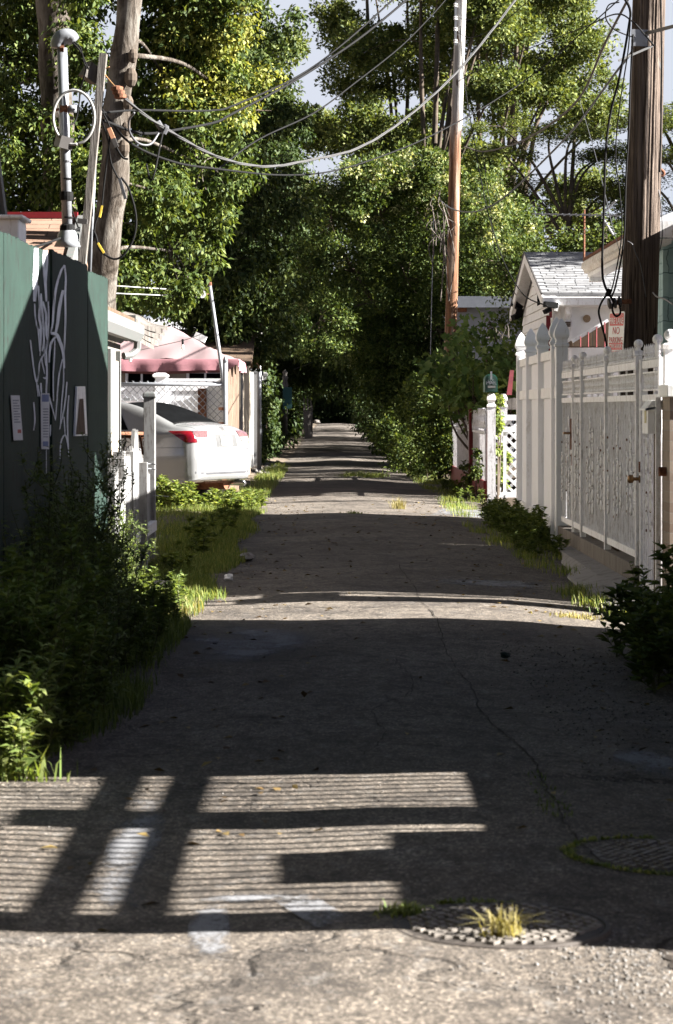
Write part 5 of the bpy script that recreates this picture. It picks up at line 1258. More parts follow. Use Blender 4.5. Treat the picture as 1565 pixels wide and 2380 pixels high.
m = MB(); m.lathe([(.062, -.02), (.066, 0), (.058, .014), (.0001, .016)], P(1373, 747, 38.98), 18, axis=Matrix.Rotation(RAD(90), 3, 'X')); m.build('round_plaque', plain('brown_plaque', (.26, .19, .12), .7, var=.3, scale=30), wh)
MB().bb((P(1270, 0, 38.9).x, 38.90, 1.0), (P(1281, 0, 38.9).x, 38.97, P(0, 739, 38.9).z)).build('red_downspout', M['red'], wh)
MB().bb((P(1279, 0, 38.7).x, 38.85, P(0, 745, 38.9).z), (P(1284, 0, 38.9).x, 38.88, P(0, 718, 38.9).z)).build('red_downspout', M['red'], wh)
for y in (40.2, 43.3):
    m = MB()
    for k in range(5): m.prism([(GX - .035, y + k * .11, 1.0), (GX - .035, y + k * .11, 2.62 - .06 * abs(k - 2)), (GX - .035, y + .1 + k * .11, 2.62 - .06 * abs(k - 2)), (GX - .035, y + .1 + k * .11, 1.0)], (.03, 0, 0))
    m.build('red_shutter', M['red'], wh)
w = MB().bb((GX - .03, 41.2, zE - .1), (GX + .01, 42.0, zR - .35)).build('window_frame', M['white'], wh)
MB().bb((GX - .034, 41.27, zE - .03), (GX - .029, 41.93, zR - .42)).build('pane', M['glass'], w)
fl = thing('flood_light', 'black twin flood light on the far corner of the white gable', 'lamp', P(1195, 720, 44.5))
m = MB(); m.box(P(1196, 714, 45.2), (.20, .16, .10), (0, .6, .3)); m.box(P(1202, 731, 45), (.14, .14, .14), (.3, .3, 0)); m.box(P(1193, 741, 45), (.13, .16, .09), (0, -.4, .4)); m.build('lamp_head', M['black'], fl)
MB().bar(P(1198, 716, 45.3), P(1203, 735, 45.4), .04).build('arm', M['black'], fl)
f2 = thing('security_camera', 'black camera and lamp under the near eave of the white house', 'camera', P(1288, 715, 38.5))
m = MB(); m.box(P(1281, 712, 38.3), (.22, .14, .09), (0, .1, .2)); m.box(P(1272, 727, 38.4), (.11, .12, .07), (0, -.5, .3)); m.build('camera_body', M['black'], f2)
m = MB(); m.box(P(1296, 718, 38.4), (.06, .10, .13), (0, .3, 0)); m.build('lamp_head', M['white'], f2)
MB().bar(P(1290, 712, 38.4), P(1296, 725, 38.5), .03).build('arm', M['black'], f2)
srl = thing('stair_flight', 'red balusters on a sloping white stair stringer by the stucco wall', 'stairs', (3.8, 37.6, 0))
m = MB(); m.prism([P(1336, 806, 37.6), P(1336, 818, 37.6), P(1445, 818, 37.6), P(1445, 744, 37.6), P(1425, 754, 37.6)], (0, .9, 0)); m.build('side_wall', M['roofdark'], srl)
MB().bar(P(1336, 806, 37.55), P(1428, 751, 37.55), .06, .05).build('stringer', M['white'], srl)
for x in (1357, 1377, 1398, 1419): MB().tube([P(x, 820, 37.5), P(x, 806 - (x - 1336) * .6, 37.5)], .011, 6).build('baluster', M['red'], srl)

# ---------------------------------------------------------------- blue shingled house, hidden side yards, grey house
bl_ = thing('blue_house', 'pale blue shingled house with rusty white gutter behind the utility pole', 'house', (4.5, 30, 0))
zg = P(0, 612, 33).z
MB().bb((3.56, 27.1, 0), (9, 30.8, zg - .1)).build('shingle_wall', M['blueside'], bl_)
m = MB()
for k in range(12):
    z = .2 + k * .28
    if z < zg - .2:
        for y in np.arange(27.12, 30.7, .17): m.bb((3.545 - .006 * (int(y * 7) % 2), y, z), (3.562, y + .16, z + .275))
m.build('shingle_course', M['blueside'], bl_)
MB().bb((3.6, 27.07, 0), (9, 27.12, zg - .1)).build('front_wall', M['blueshingle'], bl_)
MB().bb((3.535, 27.05, 0), (3.60, 27.11, zg - .1)).build('corner_board', M['blueshingle'], bl_)
m = MB(); m.prism([(3.34, 26.5, zg + .02), (3.34, 33.5, zg + .02), (5.4, 31.4, zg + .95), (5.4, 28.6, zg + .95)], (0, 0, .05)); m.prism([(3.34, 26.5, zg + .02), (9, 26.5, zg + .02), (9, 28.6, zg + .95), (5.4, 28.6, zg + .95)], (0, 0, .05)); m.prism([(3.34, 33.5, zg + .02), (9, 33.5, zg + .02), (9, 31.4, zg + .95), (5.4, 31.4, zg + .95)], (0, 0, .05)); m.prism([(5.4, 28.6, zg + .95), (9, 28.6, zg + .95), (9, 31.4, zg + .95), (5.4, 31.4, zg + .95)], (0, 0, .05)); m.build('roof', M['roofgrey'], bl_)
gp = [(3.34, zg + .06), (3.31, zg + .03), (3.30, zg - .04), (3.33, zg - .06), (3.345, zg - .11), (3.38, zg - .11), (3.38, zg + .06)]
m = MB(); m.prism([(a, 26.5, b) for a, b in gp], (0, 7.0, 0)); m.build('gutter', dirty('rust_streaked_gutter', (.68, .64, .58), (.28, .15, .07), .45, .6, 3.0, (6, 6, 3)), bl_)
m = MB(); m.bb((3.33, 26.5, zg + .06), (3.42, 33.55, zg + .10)); m.build('rusty_roof_edge', M['rust'], bl_)
m = MB(); m.bb((3.38, 26.55, zg - .16), (3.56, 33.45, zg - .11)); m.bb((3.40, 33.3, zg - .22), (3.56, 33.45, zg - .16)); m.build('soffit', M['white'], bl_)
m = MB(); m.bb((3.38, 26.44, zg - .10), (9, 26.5, zg + .06)); m.build('fascia', M['white'], bl_)
gg = thing('added_shade_garage', 'unseen garage added beyond the right edge to shade the lane', 'garage', (5.5, 23, 0))  # occluder placed out of view so the lane beside it stays dark
MB().bb((3.95, 19.35, 0), (8, 26.4, 3.3)).build('wall', M['stucco'], gg)
m = MB(); m.prism([(3.6, 19.25, 3.3), (3.6, 26.45, 3.3), (8.2, 26.45, 3.6), (8.2, 19.25, 3.6)], (0, 0, .08)); m.build('roof', M['roofgrey'], gg)
gy_ = thing('grey_house', 'low grey house with flat eave and slate blue wall behind the fig leaves', 'house', (4, 62, 0))
z1, z2 = P(0, 690, 62).z, P(0, 716, 62).z
MB().bb((P(1058, 0, 62).x, 62, 0), (8, 68, z2)).build('wall', plain('slate_blue_wall', (.19, .20, .235), .8, var=.1), gy_)
m = MB(); m.bb((P(1056, 0, 62).x, 61.6, z2), (8.2, 68.4, z1)); m.build('eave', plain('grey_eave', (.13, .14, .165), .8, var=.1), gy_)
m = MB(); m.bb((P(1060, 0, 62).x, 61.7, z2 - .10), (P(1084, 0, 62).x, 62.02, z2)); m.build('dark_vent', M['rust'], gy_)

# tv aerial
ta = thing('tv_aerial', 'silver television aerial on a rusty mast above the white roof', 'aerial', P(1358, 588, 43))
MB().tube([P(1358, 600, 43), P(1358.5, 487, 43)], .017, 8).build('mast', M['rust'], ta)
MB().bar(P(1238, 497, 43.4), P(1446, 501, 42.4), .022).build('boom', M['galv'], ta)
m = MB()
for k, x in enumerate(np.linspace(1256, 1440, 13)):
    h = .20 + .42 * k / 12; c = P(x, 497.4 + (x - 1238) * 4 / 208, 43.3 - k * .07)
    m.tube([c + Vector((-.02, h, .006)), c + Vector((.02, -h, -.006))], .007, 5)
m.build('element', M['galv'], ta)
m = MB(); m.bar(P(1400, 498, 42.7), P(1432, 466, 42.5), .025); m.bar(P(1400, 504, 42.7), P(1426, 546, 42.5), .025)
for k in range(5):
    a = P(1405 + 6 * k, 493 - 6 * k, 42.6); m.tube([a + Vector((-.05, 0, -.02)), a + Vector((.06, 0, .03))], .008, 5)
    a = P(1405 + 5 * k, 510 + 8 * k, 42.6); m.tube([a + Vector((-.05, 0, .02)), a + Vector((.06, 0, -.01))], .008, 5)
m.build('reflector', M['galv'], ta)

# ---------------------------------------------------------------- poles, sign
def rough_pole(name, pts, rs, mat, parent, seed, n=28, amp=.03):
    """Weathered round pole with long vertical checks."""
    pr = np.random.default_rng(seed); groove = pr.uniform(-1, 1, n) * amp
    V, F = [], []
    m_ = len(pts)
    for i, (p, r) in enumerate(zip(pts, rs)):
        for k in range(n):
            a = 2 * math.pi * k / n; q = r * (1 + groove[k] + .006 * math.sin(i * .9 + k))
            V.append((p[0] + q * math.cos(a), p[1] + q * math.sin(a), p[2]))
    F = [(i * n + k, i * n + (k + 1) % n, (i + 1) * n + (k + 1) % n, (i + 1) * n + k) for i in range(m_ - 1) for k in range(n)] + [tuple((m_ - 1) * n + k for k in range(n))]
    return MB().add(V, F).build(name, mat, parent, smooth=False)
DP = 26.0
def bigpole():
    t = NT('big_pole_wood'); v = t.mapping((22, 22, .55)); a = t.noise(v, 1.0, 7, .68, .9)
    g = t.noise(t.mapping((60, 60, 1.2)), 1.0, 4, .6, .5)
    col = t.mix(t.ramp(a, [(.34, 0.0), (.64, 1.0)]), (.022, .015, .011), (.15, .115, .092))
    col = t.mix(t.ramp(g, [(.36, 1.0), (.46, 0.0)]), col, (.018, .012, .009))
    kn = t.ramp(t.noise(t.mapping((5.5, 5.5, 2.6)), 1.0, 2), [(.70, 0.0), (.735, 1.0)])
    t.color(t.mix(kn, col, (.014, .009, .007))); t.rough(.9, .15); t.bump(t.math('ADD', a, g), 1.0, .03); return t.m
up_ = thing('utility_pole', 'massive dark weathered utility pole behind the iron fence', 'pole', P(1482, 1277, DP))
pts = [P(1481 + (900 - y) * .031, y, DP) for y in np.linspace(1285, -600, 44)]
rs = np.interp(np.linspace(1285, -600, 44), [-600, 0, 800, 1285], [.145, .163, .188, .20])
rough_pole('shaft', pts, rs, bigpole(), up_, 4, 64, .035)
MB().bar(P(1424, 704, DP - .15), P(1468, 700, DP - .2), .045).build('spool_bracket', M['rust'], up_)
m = MB()
for k in range(3): m.lathe([(.03, -.02), (.055, -.01), (.055, .01), (.03, .02)], P(1417 + 12 * k, 706 - 2 * k, DP - .18), 14, axis=Matrix.Rotation(RAD(80), 3, 'Y'))
m.build('spool_insulator', M['darkmetal'], up_)
MB().box(P(1415, 680, DP - .2), (.05, .07, .07), (0, .4, 0)).build('drop_clamp', M['black'], up_)
m = MB(); m.box(P(1424, 87, DP - .17) + Vector((.0, -.02, 0)), (.001, .001, .001)); 
MB().box(P(1423, 88, DP - .17), (.17, .02, .16), (0, 0, .05)); 
MB().box(P(1424 + 63, 88, DP - .175), (.165, .02, .17), (0, .03, .05)).build('metal_plate', M['galv'], up_)
MB().bar(P(1438, 141, DP - .22), P(1517, 107, DP - .2), .022).build('wire_guard', M['whitecable'], up_)
m = MB(); m.tube(catmull([P(1523, 394, DP), P(1532, 392, DP), P(1543, 400, DP), P(1540, 408, DP), P(1526, 404, DP)]), .016, 8); m.build('hook', M['rust'], up_)
m = MB(); m.bar(P(1500, 78, DP - .16), P(1570, 60, DP - .6), .03); m.bar(P(1505, 84, DP - .16), P(1536, 160, DP - .1), .03); m.build('cross_brace', M['darkmetal'], up_)
m = MB(); m.tube(catmull([P(1525, 250, DP - .1), P(1527, 320, DP - .1), P(1523, 400, DP - .1), P(1518, 480, DP - .1), P(1512, 560, DP - .1)]), .010, 6); m.build('down_lead', M['black'], up_)
md = thing('leaning_wood_pole', 'slim leaning pole of stripped orange brown wood with grey top in the middle distance', 'pole', P(1040, 948 + 147, 58))
pts = [P(1045.5 + (760 - y) * .0345 - (2.5 if y > 300 else 0) * math.sin(y / 160), y, 58) for y in np.linspace(1095, -420, 40)]
rough_pole('shaft', pts, np.interp(np.linspace(1095, -420, 40), [-420, 0, 760, 1095], [.102, .125, .137, .15]), M['midpole'], md, 9, 24, .02)
for yy in (12, 42, 68, 96): MB().lathe([(.02, -.05), (.045, -.03), (.03, 0), (.045, .03), (.02, .05)], P(1059, yy, 57.85), 10).build('insulator', M['white'], md)
m = MB(); m.bb((P(1057, 0, 57.85).x, 57.82, P(0, 105, 57.85).z), (P(1062, 0, 57.85).x, 57.87, P(0, 5, 57.85).z)); m.build('rack', M['galv'], md)
fs = thing('fire_lane_sign', 'white and red fire lane no parking sign on the utility pole', 'sign', P(1432, 830, DP - .1))
M['signwhite'] = plain('sign_white', (.74, .73, .72), .45, .4, var=.04)
M['signred'] = plain('sign_red', (.50, .035, .035), .45, .4, var=.1)
sw, shh = .305, .475
ctr = (P(1418, 0, 25.9) + P(1447, 0, 25.66)) / 2; ctr.z = (P(0, 724, 25.78).z * 2 - shh) / 2
SM = Matrix.Translation(ctr) @ Matrix.Rotation(RAD(2.5), 4, 'Y') @ Matrix.Rotation(RAD(-65.5), 4, 'Z') @ FACE
def signbox(m, x0, y0, x1, y1, z0, z1, rc=0):
    if rc:
        c = [(x0 + rc + rc * math.cos(a), y0 + rc + rc * math.sin(a)) for a in np.linspace(math.pi, 1.5 * math.pi, 5)] + [(x1 - rc + rc * math.cos(a), y0 + rc + rc * math.sin(a)) for a in np.linspace(1.5 * math.pi, 2 * math.pi, 5)] + [(x1 - rc + rc * math.cos(a), y1 - rc + rc * math.sin(a)) for a in np.linspace(0, .5 * math.pi, 5)] + [(x0 + rc + rc * math.cos(a), y1 - rc + rc * math.sin(a)) for a in np.linspace(.5 * math.pi, math.pi, 5)]
    else: c = [(x0, y0), (x1, y0), (x1, y1), (x0, y1)]
    p = [SM @ Vector((a, b, z0)) for a, b in c]; return m.prism(p, SM.to_3x3() @ Vector((0, 0, z1 - z0)))
signbox(MB(), -sw / 2, -shh / 2, sw / 2, shh / 2, -.002, .001, .025).build('plate', M['signwhite'], fs)
signbox(MB(), -sw / 2 + .015, shh / 2 - .145, sw / 2 - .015, shh / 2 - .018, .001, .0022, .012).build('red_band', M['signred'], fs)
signbox(MB(), -sw / 2 + .015, -shh / 2 + .085, sw / 2 - .015, -shh / 2 + .155, .001, .0022).build('red_band', M['signred'], fs)
signbox(MB(), -sw / 2 + .015, -shh / 2 + .012, sw / 2 - .015, -shh / 2 + .075, .001, .0022).build('red_band', M['signred'], fs)
def st_(b, y, size, mat, sx=.8): text(b, size, mat, fs, SM @ Matrix.Translation((0, y, .003)), ext=.0008, sx=sx)
st_('FIRE LANE', shh / 2 - .098, .088, 'signwhite', .66)
st_('NO', .040, .105, 'signred', .85); st_('PARKING', -.055, .088, 'signred', .72)
st_('TOW-AWAY', -shh / 2 + .119, .066, 'signwhite', .78); st_('ZONE', -shh / 2 + .043, .066, 'signwhite', .9)
MB().lathe([(.008, 0), (.008, .004)], SM @ Vector((0, shh / 2 - .03, .001)), 8, axis=SM.to_3x3()).build('bolt', M['darkmetal'], fs)
MB().bar(SM @ Vector((0, -.1, -.003)), SM @ Vector((.0, -.1, -.10)), .05).build('bracket', M['darkmetal'], fs)

# cables from the utility pole
gr = 'cables fanning out from the utility pole'
cable('pole_cable', [(1490, -60, 26), (1457, 4, 27), (1404, 106, 29), (1360, 207, 32), (1316, 260, 35), (1250, 308, 39), (1184, 339, 46), (1122, 352, 53), (1080, 341, 57.7)], .016, 'oldwood', 'upper brown bundle sagging from utility pole to leaning pole', gr)
cable('pole_cable', [(1500, 60, 25.9), (1470, 119, 27), (1426, 176, 29), (1338, 295, 34), (1250, 387, 39), (1184, 449, 44), (1140, 480, 49), (1096, 493, 53), (1052, 486, 56.5), (1023, 466, 59)], .015, 'greycable', 'lower brown cable sagging past the leaning pole', gr)
cable('pole_cable', [(1440, -20, 25.2), (1464, 20, 25.3), (1461, 66, 25.4), (1440, 180, 25.5), (1420, 260, 25.6), (1408, 352, 25.6), (1404, 484, 25.6), (1400, 616, 25.6), (1405, 660, 25.6), (1420, 690, 25.7), (1430, 706, 25.8)], 0.0137, 'black', 'thick black cable hanging free beside the utility pole', gr)
cable('pole_cable', [(1466, 40, 25.3), (1460, 120, 25.4), (1440, 250, 25.5), (1431, 360, 25.6), (1440, 440, 25.6), (1446, 540, 25.6), (1430, 640, 25.6), (1420, 680, 25.7)], 0.0075, 'black', 'thin black wire hugging the left side of the utility pole', gr)
cable('pole_cable', [(1472, 80, 25.4), (1466, 180, 25.5), (1462, 300, 25.5), (1455, 420, 25.5), (1450, 560, 25.5), (1432, 660, 25.6), (1422, 690, 25.7)], 0.0100, 'black', 'second black wire close along the utility pole', gr)
cable('pole_cable', [(1414, 682, 25.6), (1400, 700, 25.6), (1392, 724, 25.6), (1398, 752, 25.6), (1408, 790, 25.6), (1414, 830, 25.6)], 0.0112, 'black', 'black cable dropping behind the spear tops left of the sign', gr)
cable('pole_cable', [(1425, 706, 25.7), (1424, 722, 25.6), (1432, 735, 25.6), (1442, 728, 25.6), (1440, 708, 25.7)], 0.0100, 'black', 'small black loop hanging over the fire lane sign', gr)
cable('pole_cable', [(1349, 238, 33), (1382, 352, 31), (1404, 440, 29.5), (1422, 519, 28), (1437, 572, 27), (1444, 600, 26.5)], .004, 'greycable', 'thin pale wire slanting down to the utility pole', gr)
cable('pole_cable', [(1520, 106, 25.8), (1500, 82, 25.7), (1470, 50, 25.4), (1430, 33, 28), (1360, 62, 34), (1228, 114, 42), (1105, 167, 53), (1064, 190, 57.8)], 0.0088, 'black', 'thin wire sagging across open sky to the leaning pole', gr)
cable('pole_cable', [(1440, 5, 25.4), (1415, 12, 25.4), (1408, 40, 25.4), (1425, 66, 25.4), (1458, 82, 25.5), (1475, 86, 25.6)], 0.0075, 'black', 'loose wire loop left of the utility pole against the sky', gr)
cable('pole_cable', [(1458, 560, 25.7), (1470, 568, 25.7), (1478, 590, 25.7), (1490, 620, 25.7), (1502, 690, 25.7)], .005, 'greycable', 'thin grey wire stapled across the utility pole', gr)
cable('pole_cable', [(1565, 708, 24.5), (1545, 695, 25), (1528, 690, 25.4), (1518, 680, 25.7)], .008, 'whitecable', 'white wire leaving the utility pole toward the blue house', gr)
cable('pole_cable', [(1536, -10, 25.8), (1538, 160, 25.8), (1536, 320, 25.8), (1533, 400, 25.8)], 0.0100, 'black', 'straight dark wire hanging right of the utility pole', gr)
cable('pole_cable', [(1526, 420, 25.9), (1536, 470, 25.9), (1540, 540, 25.9), (1535, 580, 25.9)], .006, 'greycable', 'two bent grey wire ends right of the utility pole', gr)
gr2 = 'wires running down from the leaning pole'
cable('drop_wire', [(1070, 60, 57.8), (1078, 176, 57), (1105, 343, 53), (1127, 462, 49), (1144, 528, 45), (1175, 616, 41), (1219, 686, 39.5), (1272, 711, 38.5)], .010, 'black', 'black service wire from the leaning pole to the white house eave', gr2)
cable('drop_wire', [(1122, 352, 53), (1140, 484, 49), (1149, 572, 46), (1180, 651, 45.5), (1200, 686, 45.3)], .007, 'black', 'thin wire from the sagging bundle to the far gable corner', gr2)
cable('drop_wire', [(1008, 500, 51), (1006, 600, 51), (1003, 720, 51), (1000, 860, 51)], .008, 'galv', 'plumb pale guy wire left of the leaning pole', gr2)
cable('drop_wire', [(1062, 40, 57.8), (1085, 46, 55), (1110, 40, 47), (1150, 10, 44), (1180, -20, 42)], .006, 'black', 'upper short wire arcing right off the leaning pole top', gr2)
cable('drop_wire', [(1062, 75, 57.8), (1085, 86, 55), (1110, 84, 47), (1160, 60, 44), (1230, 0, 40)], .006, 'black', 'lower short wire arcing right off the leaning pole top', gr2)
cable('drop_wire', [(684, 858, 84), (720, 845, 88), (760, 828, 92), (785, 818, 94)], .015, 'greycable', 'pale rope slanting across the dark tunnel mouth', gr2)

# ---------------------------------------------------------------- what stands right of the camera and throws the long shadows
XS = 3.05
rl = thing('boundary_railing', 'black railing on a low wall right of the camera throwing the striped shadow', 'railing', (XS, 8.5, 0))
MB().bb((XS, 6.6, -.2), (XS + .2, 9.95, 1.25)).build('low_wall', M['concrete'], rl)
for z, w in ((2.0, .075), (1.865, .075), (1.308, .065)): MB().bb((XS + .05, 6.9, z - w / 2), (XS + .085, 9.95, z + w / 2)).build('rail', M['darkmetal'], rl)
m = MB()
for y in np.arange(6.95, 9.93, .104):
    m.bb((XS + .058, y - .013, 1.25), (XS + .080, y + .013, 2.22)); m.lathe([(.009, 2.2), (.016, 2.25), (.0005, 2.34)], (XS + .068, y, 0), 6)
m.build('picket', M['darkmetal'], rl)
pp = MB().bb((XS - .02, 8.52, -.2), (XS + .22, 8.88, 2.06)).build('pillar', M['brick'], rl)
MB().lathe([(.19, 2.06), (.19, 2.09), (.0005, 2.17)], (XS + .1, 8.70, 0), square=True).build('cap', M['concrete'], pp)
MB().bb((XS - .02, 6.72, -.2), (XS + .2, 6.98, 2.75)).build('gate_pillar', M['brick'], rl)
MB().bb((XS + .22, 9.45, 1.0), (XS + .3, 9.9, 1.31)).build('corner_block', M['concrete'], rl)
ub = thing('utility_box', 'grey steel utility cabinet behind the railing right of the camera', 'cabinet', (XS + .4, 7.7, 0))
m = MB(); m.bb((XS + .25, 7.42, 0), (XS + .6, 7.98, 1.78)); m.build('cabinet', M['galv'], ub, bevel=.01); MB().bb((XS + .22, 7.5, .3), (XS + .25, 7.9, 1.6)).build('door', M['galv'], ub)
u2 = thing('utility_box', 'lower grey steel box behind the railing right of the camera', 'cabinet', (XS + .4, 8.0, 0))
m = MB(); m.bb((XS + .62, 6.95, 0), (XS + .9, 8.30, 1.80)); m.build('cabinet', M['galv'], u2, bevel=.01); MB().bb((XS + .60, 7.1, .3), (XS + .62, 8.1, 1.4)).build('door', M['galv'], u2)
nh = thing('near_house', 'gabled clapboard house right of the camera that shades the lane', 'house', (5.5, 13.5, 0))
HX = 3.55; EL = HX + 1.62; tn = math.tan(RAD(SUN_EL))
za = 2.72 + EL * tn; ze0 = .80 + EL * tn; ze1 = 1.70 + EL * tn
m = MB(); m.prism([(HX, 9.72, -.1), (HX, 9.72, ze0 - .05), (HX, 15.1, za - .1), (HX, 16.8, za - .1 - 1.7 * (za - ze1) / 2.85), (HX, 16.8, -.1)], (1.7, 0, 0)); m.build('wall', M['cream'], nh)
m = MB(); m.prism([(HX - .02, 9.5, ze0 - .08), (HX - .02, 15.1, za - .06), (HX - .02, 15.1, za), (HX - .02, 9.5, ze0 - .02)], (1.8, 0, 0)); m.prism([(HX - .02, 18.0, ze1 - .06), (HX - .02, 18.0, ze1), (HX - .02, 15.1, za), (HX - .02, 15.1, za - .06)], (1.8, 0, 0)); m.build('roof', M['roofgrey'], nh)
MB().bb((HX + .3, 14.75, za - 1), (HX + .9, 16.35, za + .9)).build('chimney', M['brick'], nh)
for y in (11.3, 13.6):
    w = MB().bb((HX - .03, y, 1.0), (HX, y + 1.0, 2.3)).build('window', M['white'], nh); MB().bb((HX - .036, y + .08, 1.08), (HX - .031, y + .92, 2.22)).build('pane', M['glass'], w)
m2 = MB().bar((3.35, 17.95, -.1), (3.35, 17.95, 4.6), .022, .022); tag(m2.build('yard_post', M['galv'], loc=(3.35, 18.05, 1.3)), 'thin steel post between near house and brick pillar', 'post')

for nm_ in ('white_house', 'flood_light', 'security_camera', 'stair_flight'):
    bpy.data.objects[nm_].location += Vector((.32, 3.75, .175))

# ---------------------------------------------------------------- trees
def limb_tubes(m, a, b, r0, r1, sag=.15, seed=0, n=6):
    pr = random.Random(seed); a, b = Vector(a), Vector(b); L = (b - a).length
    mid = a.lerp(b, .45) + Vector((pr.uniform(-1, 1), pr.uniform(-1, 1), pr.uniform(-.3, 1))) * L * sag
    p = catmull([a, mid, b], 5); m.tube(p, list(np.linspace(r0, r1, len(p))), n, False)
def clump_leaves(Cs, Rs, per, L, W, droop, rng, flat=1.0, mode='out', jit=.35):
    k = len(Cs); n = k * per
    idx = np.repeat(np.arange(k), per)
    u = unit(rng.normal(size=(n, 3))) * (rng.random((n, 1)) ** .45)
    off = u * Rs[idx][:, None] * np.array([1, 1, flat])
    C = Cs[idx] + off
    up = np.array([0, 0, 1.0])
    if mode == 'droop':
        D = unit(u * .6 + rng.normal(size=(n, 3)) * .45 + np.array([0, 0, -.55])); N = unit(u * .8 + up * .5 + rng.normal(size=(n, 3)) * .45)
    elif mode == 'flat':
        D = unit(u * np.array([1, 1, .2]) + rng.normal(size=(n, 3)) * np.array([.5, .5, .15])); N = unit(up + rng.normal(size=(n, 3)) * .35)
    else:
        D = unit(u * .7 + rng.normal(size=(n, 3)) * .6 + up * .1); N = unit(u * .7 + up * .6 + rng.normal(size=(n, 3)) * .5)
    s = 1 + (rng.random(n) - .5) * 2 * jit
    return leaves_vf(C, D, N, L * s, W * s, .2, droop)
def sample_lobe(lb, rng):
    cx, cy, cz, rx, ry, rz, k = lb[:7]
    u = unit(rng.normal(size=(k, 3))) * (0.35 + .65 * rng.random((k, 1)) ** .5)
    return np.array([cx, cy, cz]) + u * np.array([rx, ry, rz])
def tree(name, label, cat, trunks, lobes, leaf, bark, per=150, cr=.42, L=.08, W=.042, flat=.8, mode='out', seed=1, group=None, limbs=True, base=None, extra=None, droop=.12, twig=.012):
    rng = np.random.default_rng(seed); pr = random.Random(seed)
    b = base or trunks[0][0][0]
    t = thing(name, label, cat, b, group)
    m = MB(); allp = []
    for pts, r0, r1 in trunks:
        p = catmull(pts, 6); k = len(p)
        rr = [(r0 + (r1 - r0) * i / (k - 1)) * (1 + .06 * math.sin(i * 1.3 + seed)) for i in range(k)]
        m.tube(p, rr, 14); allp += list(zip(p, rr))
    C = []
    for i, lb in enumerate(lobes):
        c = sample_lobe(lb, rng); C.append(c)
        if limbs and allp:
            q = Vector(lb[:3])
            cand = [a for a in allp if a[0].z < q.z + .6] or allp
            a = min(cand, key=lambda s: (s[0] - q).length)
            limb_tubes(m, a[0], q, min(a[1] * .3, .014 + .008 * (a[0] - q).length), .02, .12, seed + i)
            for j in rng.choice(len(c), max(3, len(c) // 3), replace=False):
                limb_tubes(m, q, c[j], twig * 1.4, twig * .4, .12, int(seed * 31 + j), 4)
    m.build('trunk', bark, t, smooth=True)
    C = np.concatenate(C); R = cr * (.6 + .8 * rng.random(len(C)))
    V, F = clump_leaves(C, R, per, L, W, droop, rng, flat, mode)
    np_mesh('crown', V, F, leaf, t)
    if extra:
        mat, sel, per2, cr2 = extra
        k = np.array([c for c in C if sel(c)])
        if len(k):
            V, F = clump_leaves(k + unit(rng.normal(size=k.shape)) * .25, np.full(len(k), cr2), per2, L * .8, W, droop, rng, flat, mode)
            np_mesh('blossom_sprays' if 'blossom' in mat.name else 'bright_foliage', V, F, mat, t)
    return t

def T(x, y, d): return tuple(P(x, y, d))
# left: a big tree with two pale trunks
tree('big_tree', 'tall tree with pale hollow scarred trunk and bright lit leaves', 'tree',
     [([T(236, 1000, 36.8), T(238, 640, 36.5), T(266, 420, 36.4), T(272, 250, 36.4), T(297, 60, 36.4), T(310, -150, 36.5), T(340, -420, 37)], 0.235, .155),
      ([T(300, 40, 36.4), T(345, -110, 36.6), T(420, -300, 37.5)], .12, .07)],
     [(-3.9, 39.5, 5.2, 1.2, 1.0, 1.2, 46), (-2.6, 39.3, 6.6, .9, .9, 1.0, 46), (-2.0, 39.2, 5.2, .75, .9, 1.0, 40), (-1.9, 39.0, 7.6, .85, .9, .8, 46), (-2.9, 39.6, 8.4, 1.2, 1.0, .9, 44),
      (-2.5, 39.6, 3.9, 1.0, .9, .8, 34), (-4.4, 39.5, 7.6, 1.1, 1.1, 1.2, 46), (-3.3, 38.8, 4.3, .8, .6, .9, 26), (-1.7, 39.6, 6.4, .55, .7, .6, 24), (-2.7, 37.5, 9.8, 2.2, 1.8, 1.0, 60), (-4.6, 38.0, 9.6, 1.6, 1.6, 1.0, 40), (-3.72, 37.3, 6.5, .34, .4, .6, 18), (-3.65, 37.4, 5.0, .28, .4, .5, 14), (-3.8, 37.4, 7.9, .35, .4, .5, 16), (-2.95, 41.0, 3.15, .5, .4, .28, 16), (-2.55, 37.0, 4.6, .4, .4, .5, 16)],
     M['leafA'], M['bark'], per=120, cr=.27, L=.095, W=.05, mode='droop', seed=11,
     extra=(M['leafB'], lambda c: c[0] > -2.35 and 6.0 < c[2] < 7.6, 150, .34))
bt = bpy.data.objects['big_tree']
m = MB()
for zz_, s in ((345, 1.0), (300, .8), (240, .9), (180, 1.1), (130, .8)):
    c = P(276 + (345 - zz_) * .10 + 12, zz_, 36.17); m.ball(c, .085 * s, 10, 1.6)
m.build('bark_hollow', M['darkbark'], bt)
tree('big_tree', 'pale forked trunk half buried in leaves behind the silver mast', 'tree',
     [([T(150, 900, 38.6), T(148, 560, 38.4), T(138, 400, 38.2), T(132, 240, 38.2), T(126, 60, 38.2), T(118, -120, 38.2), T(110, -300, 38.4)], .23, .26)],
     [(-5.0, 39.5, 6.4, .9, .8, 1.3, 44), (-4.9, 39.3, 4.6, .9, .8, 1.0, 40), (-3.7, 39.2, 3.6, .8, .6, .6, 26), (-4.9, 40.2, 8.0, 1.0, .9, 1.0, 44), (-5.1, 38.2, 3.9, .6, .5, .7, 22), (-4.75, 37.6, 5.7, .35, .3, .9, 16), (-3.75, 38.8, 5.2, .4, .4, .9, 14), (-4.0, 37.8, 5.0, .3, .3, .6, 12), (-4.35, 37.8, 3.9, .4, .3, .5, 16)],
     M['leafA'], M['bark'], per=120, cr=.27, L=.095, W=.05, mode='droop', seed=12)
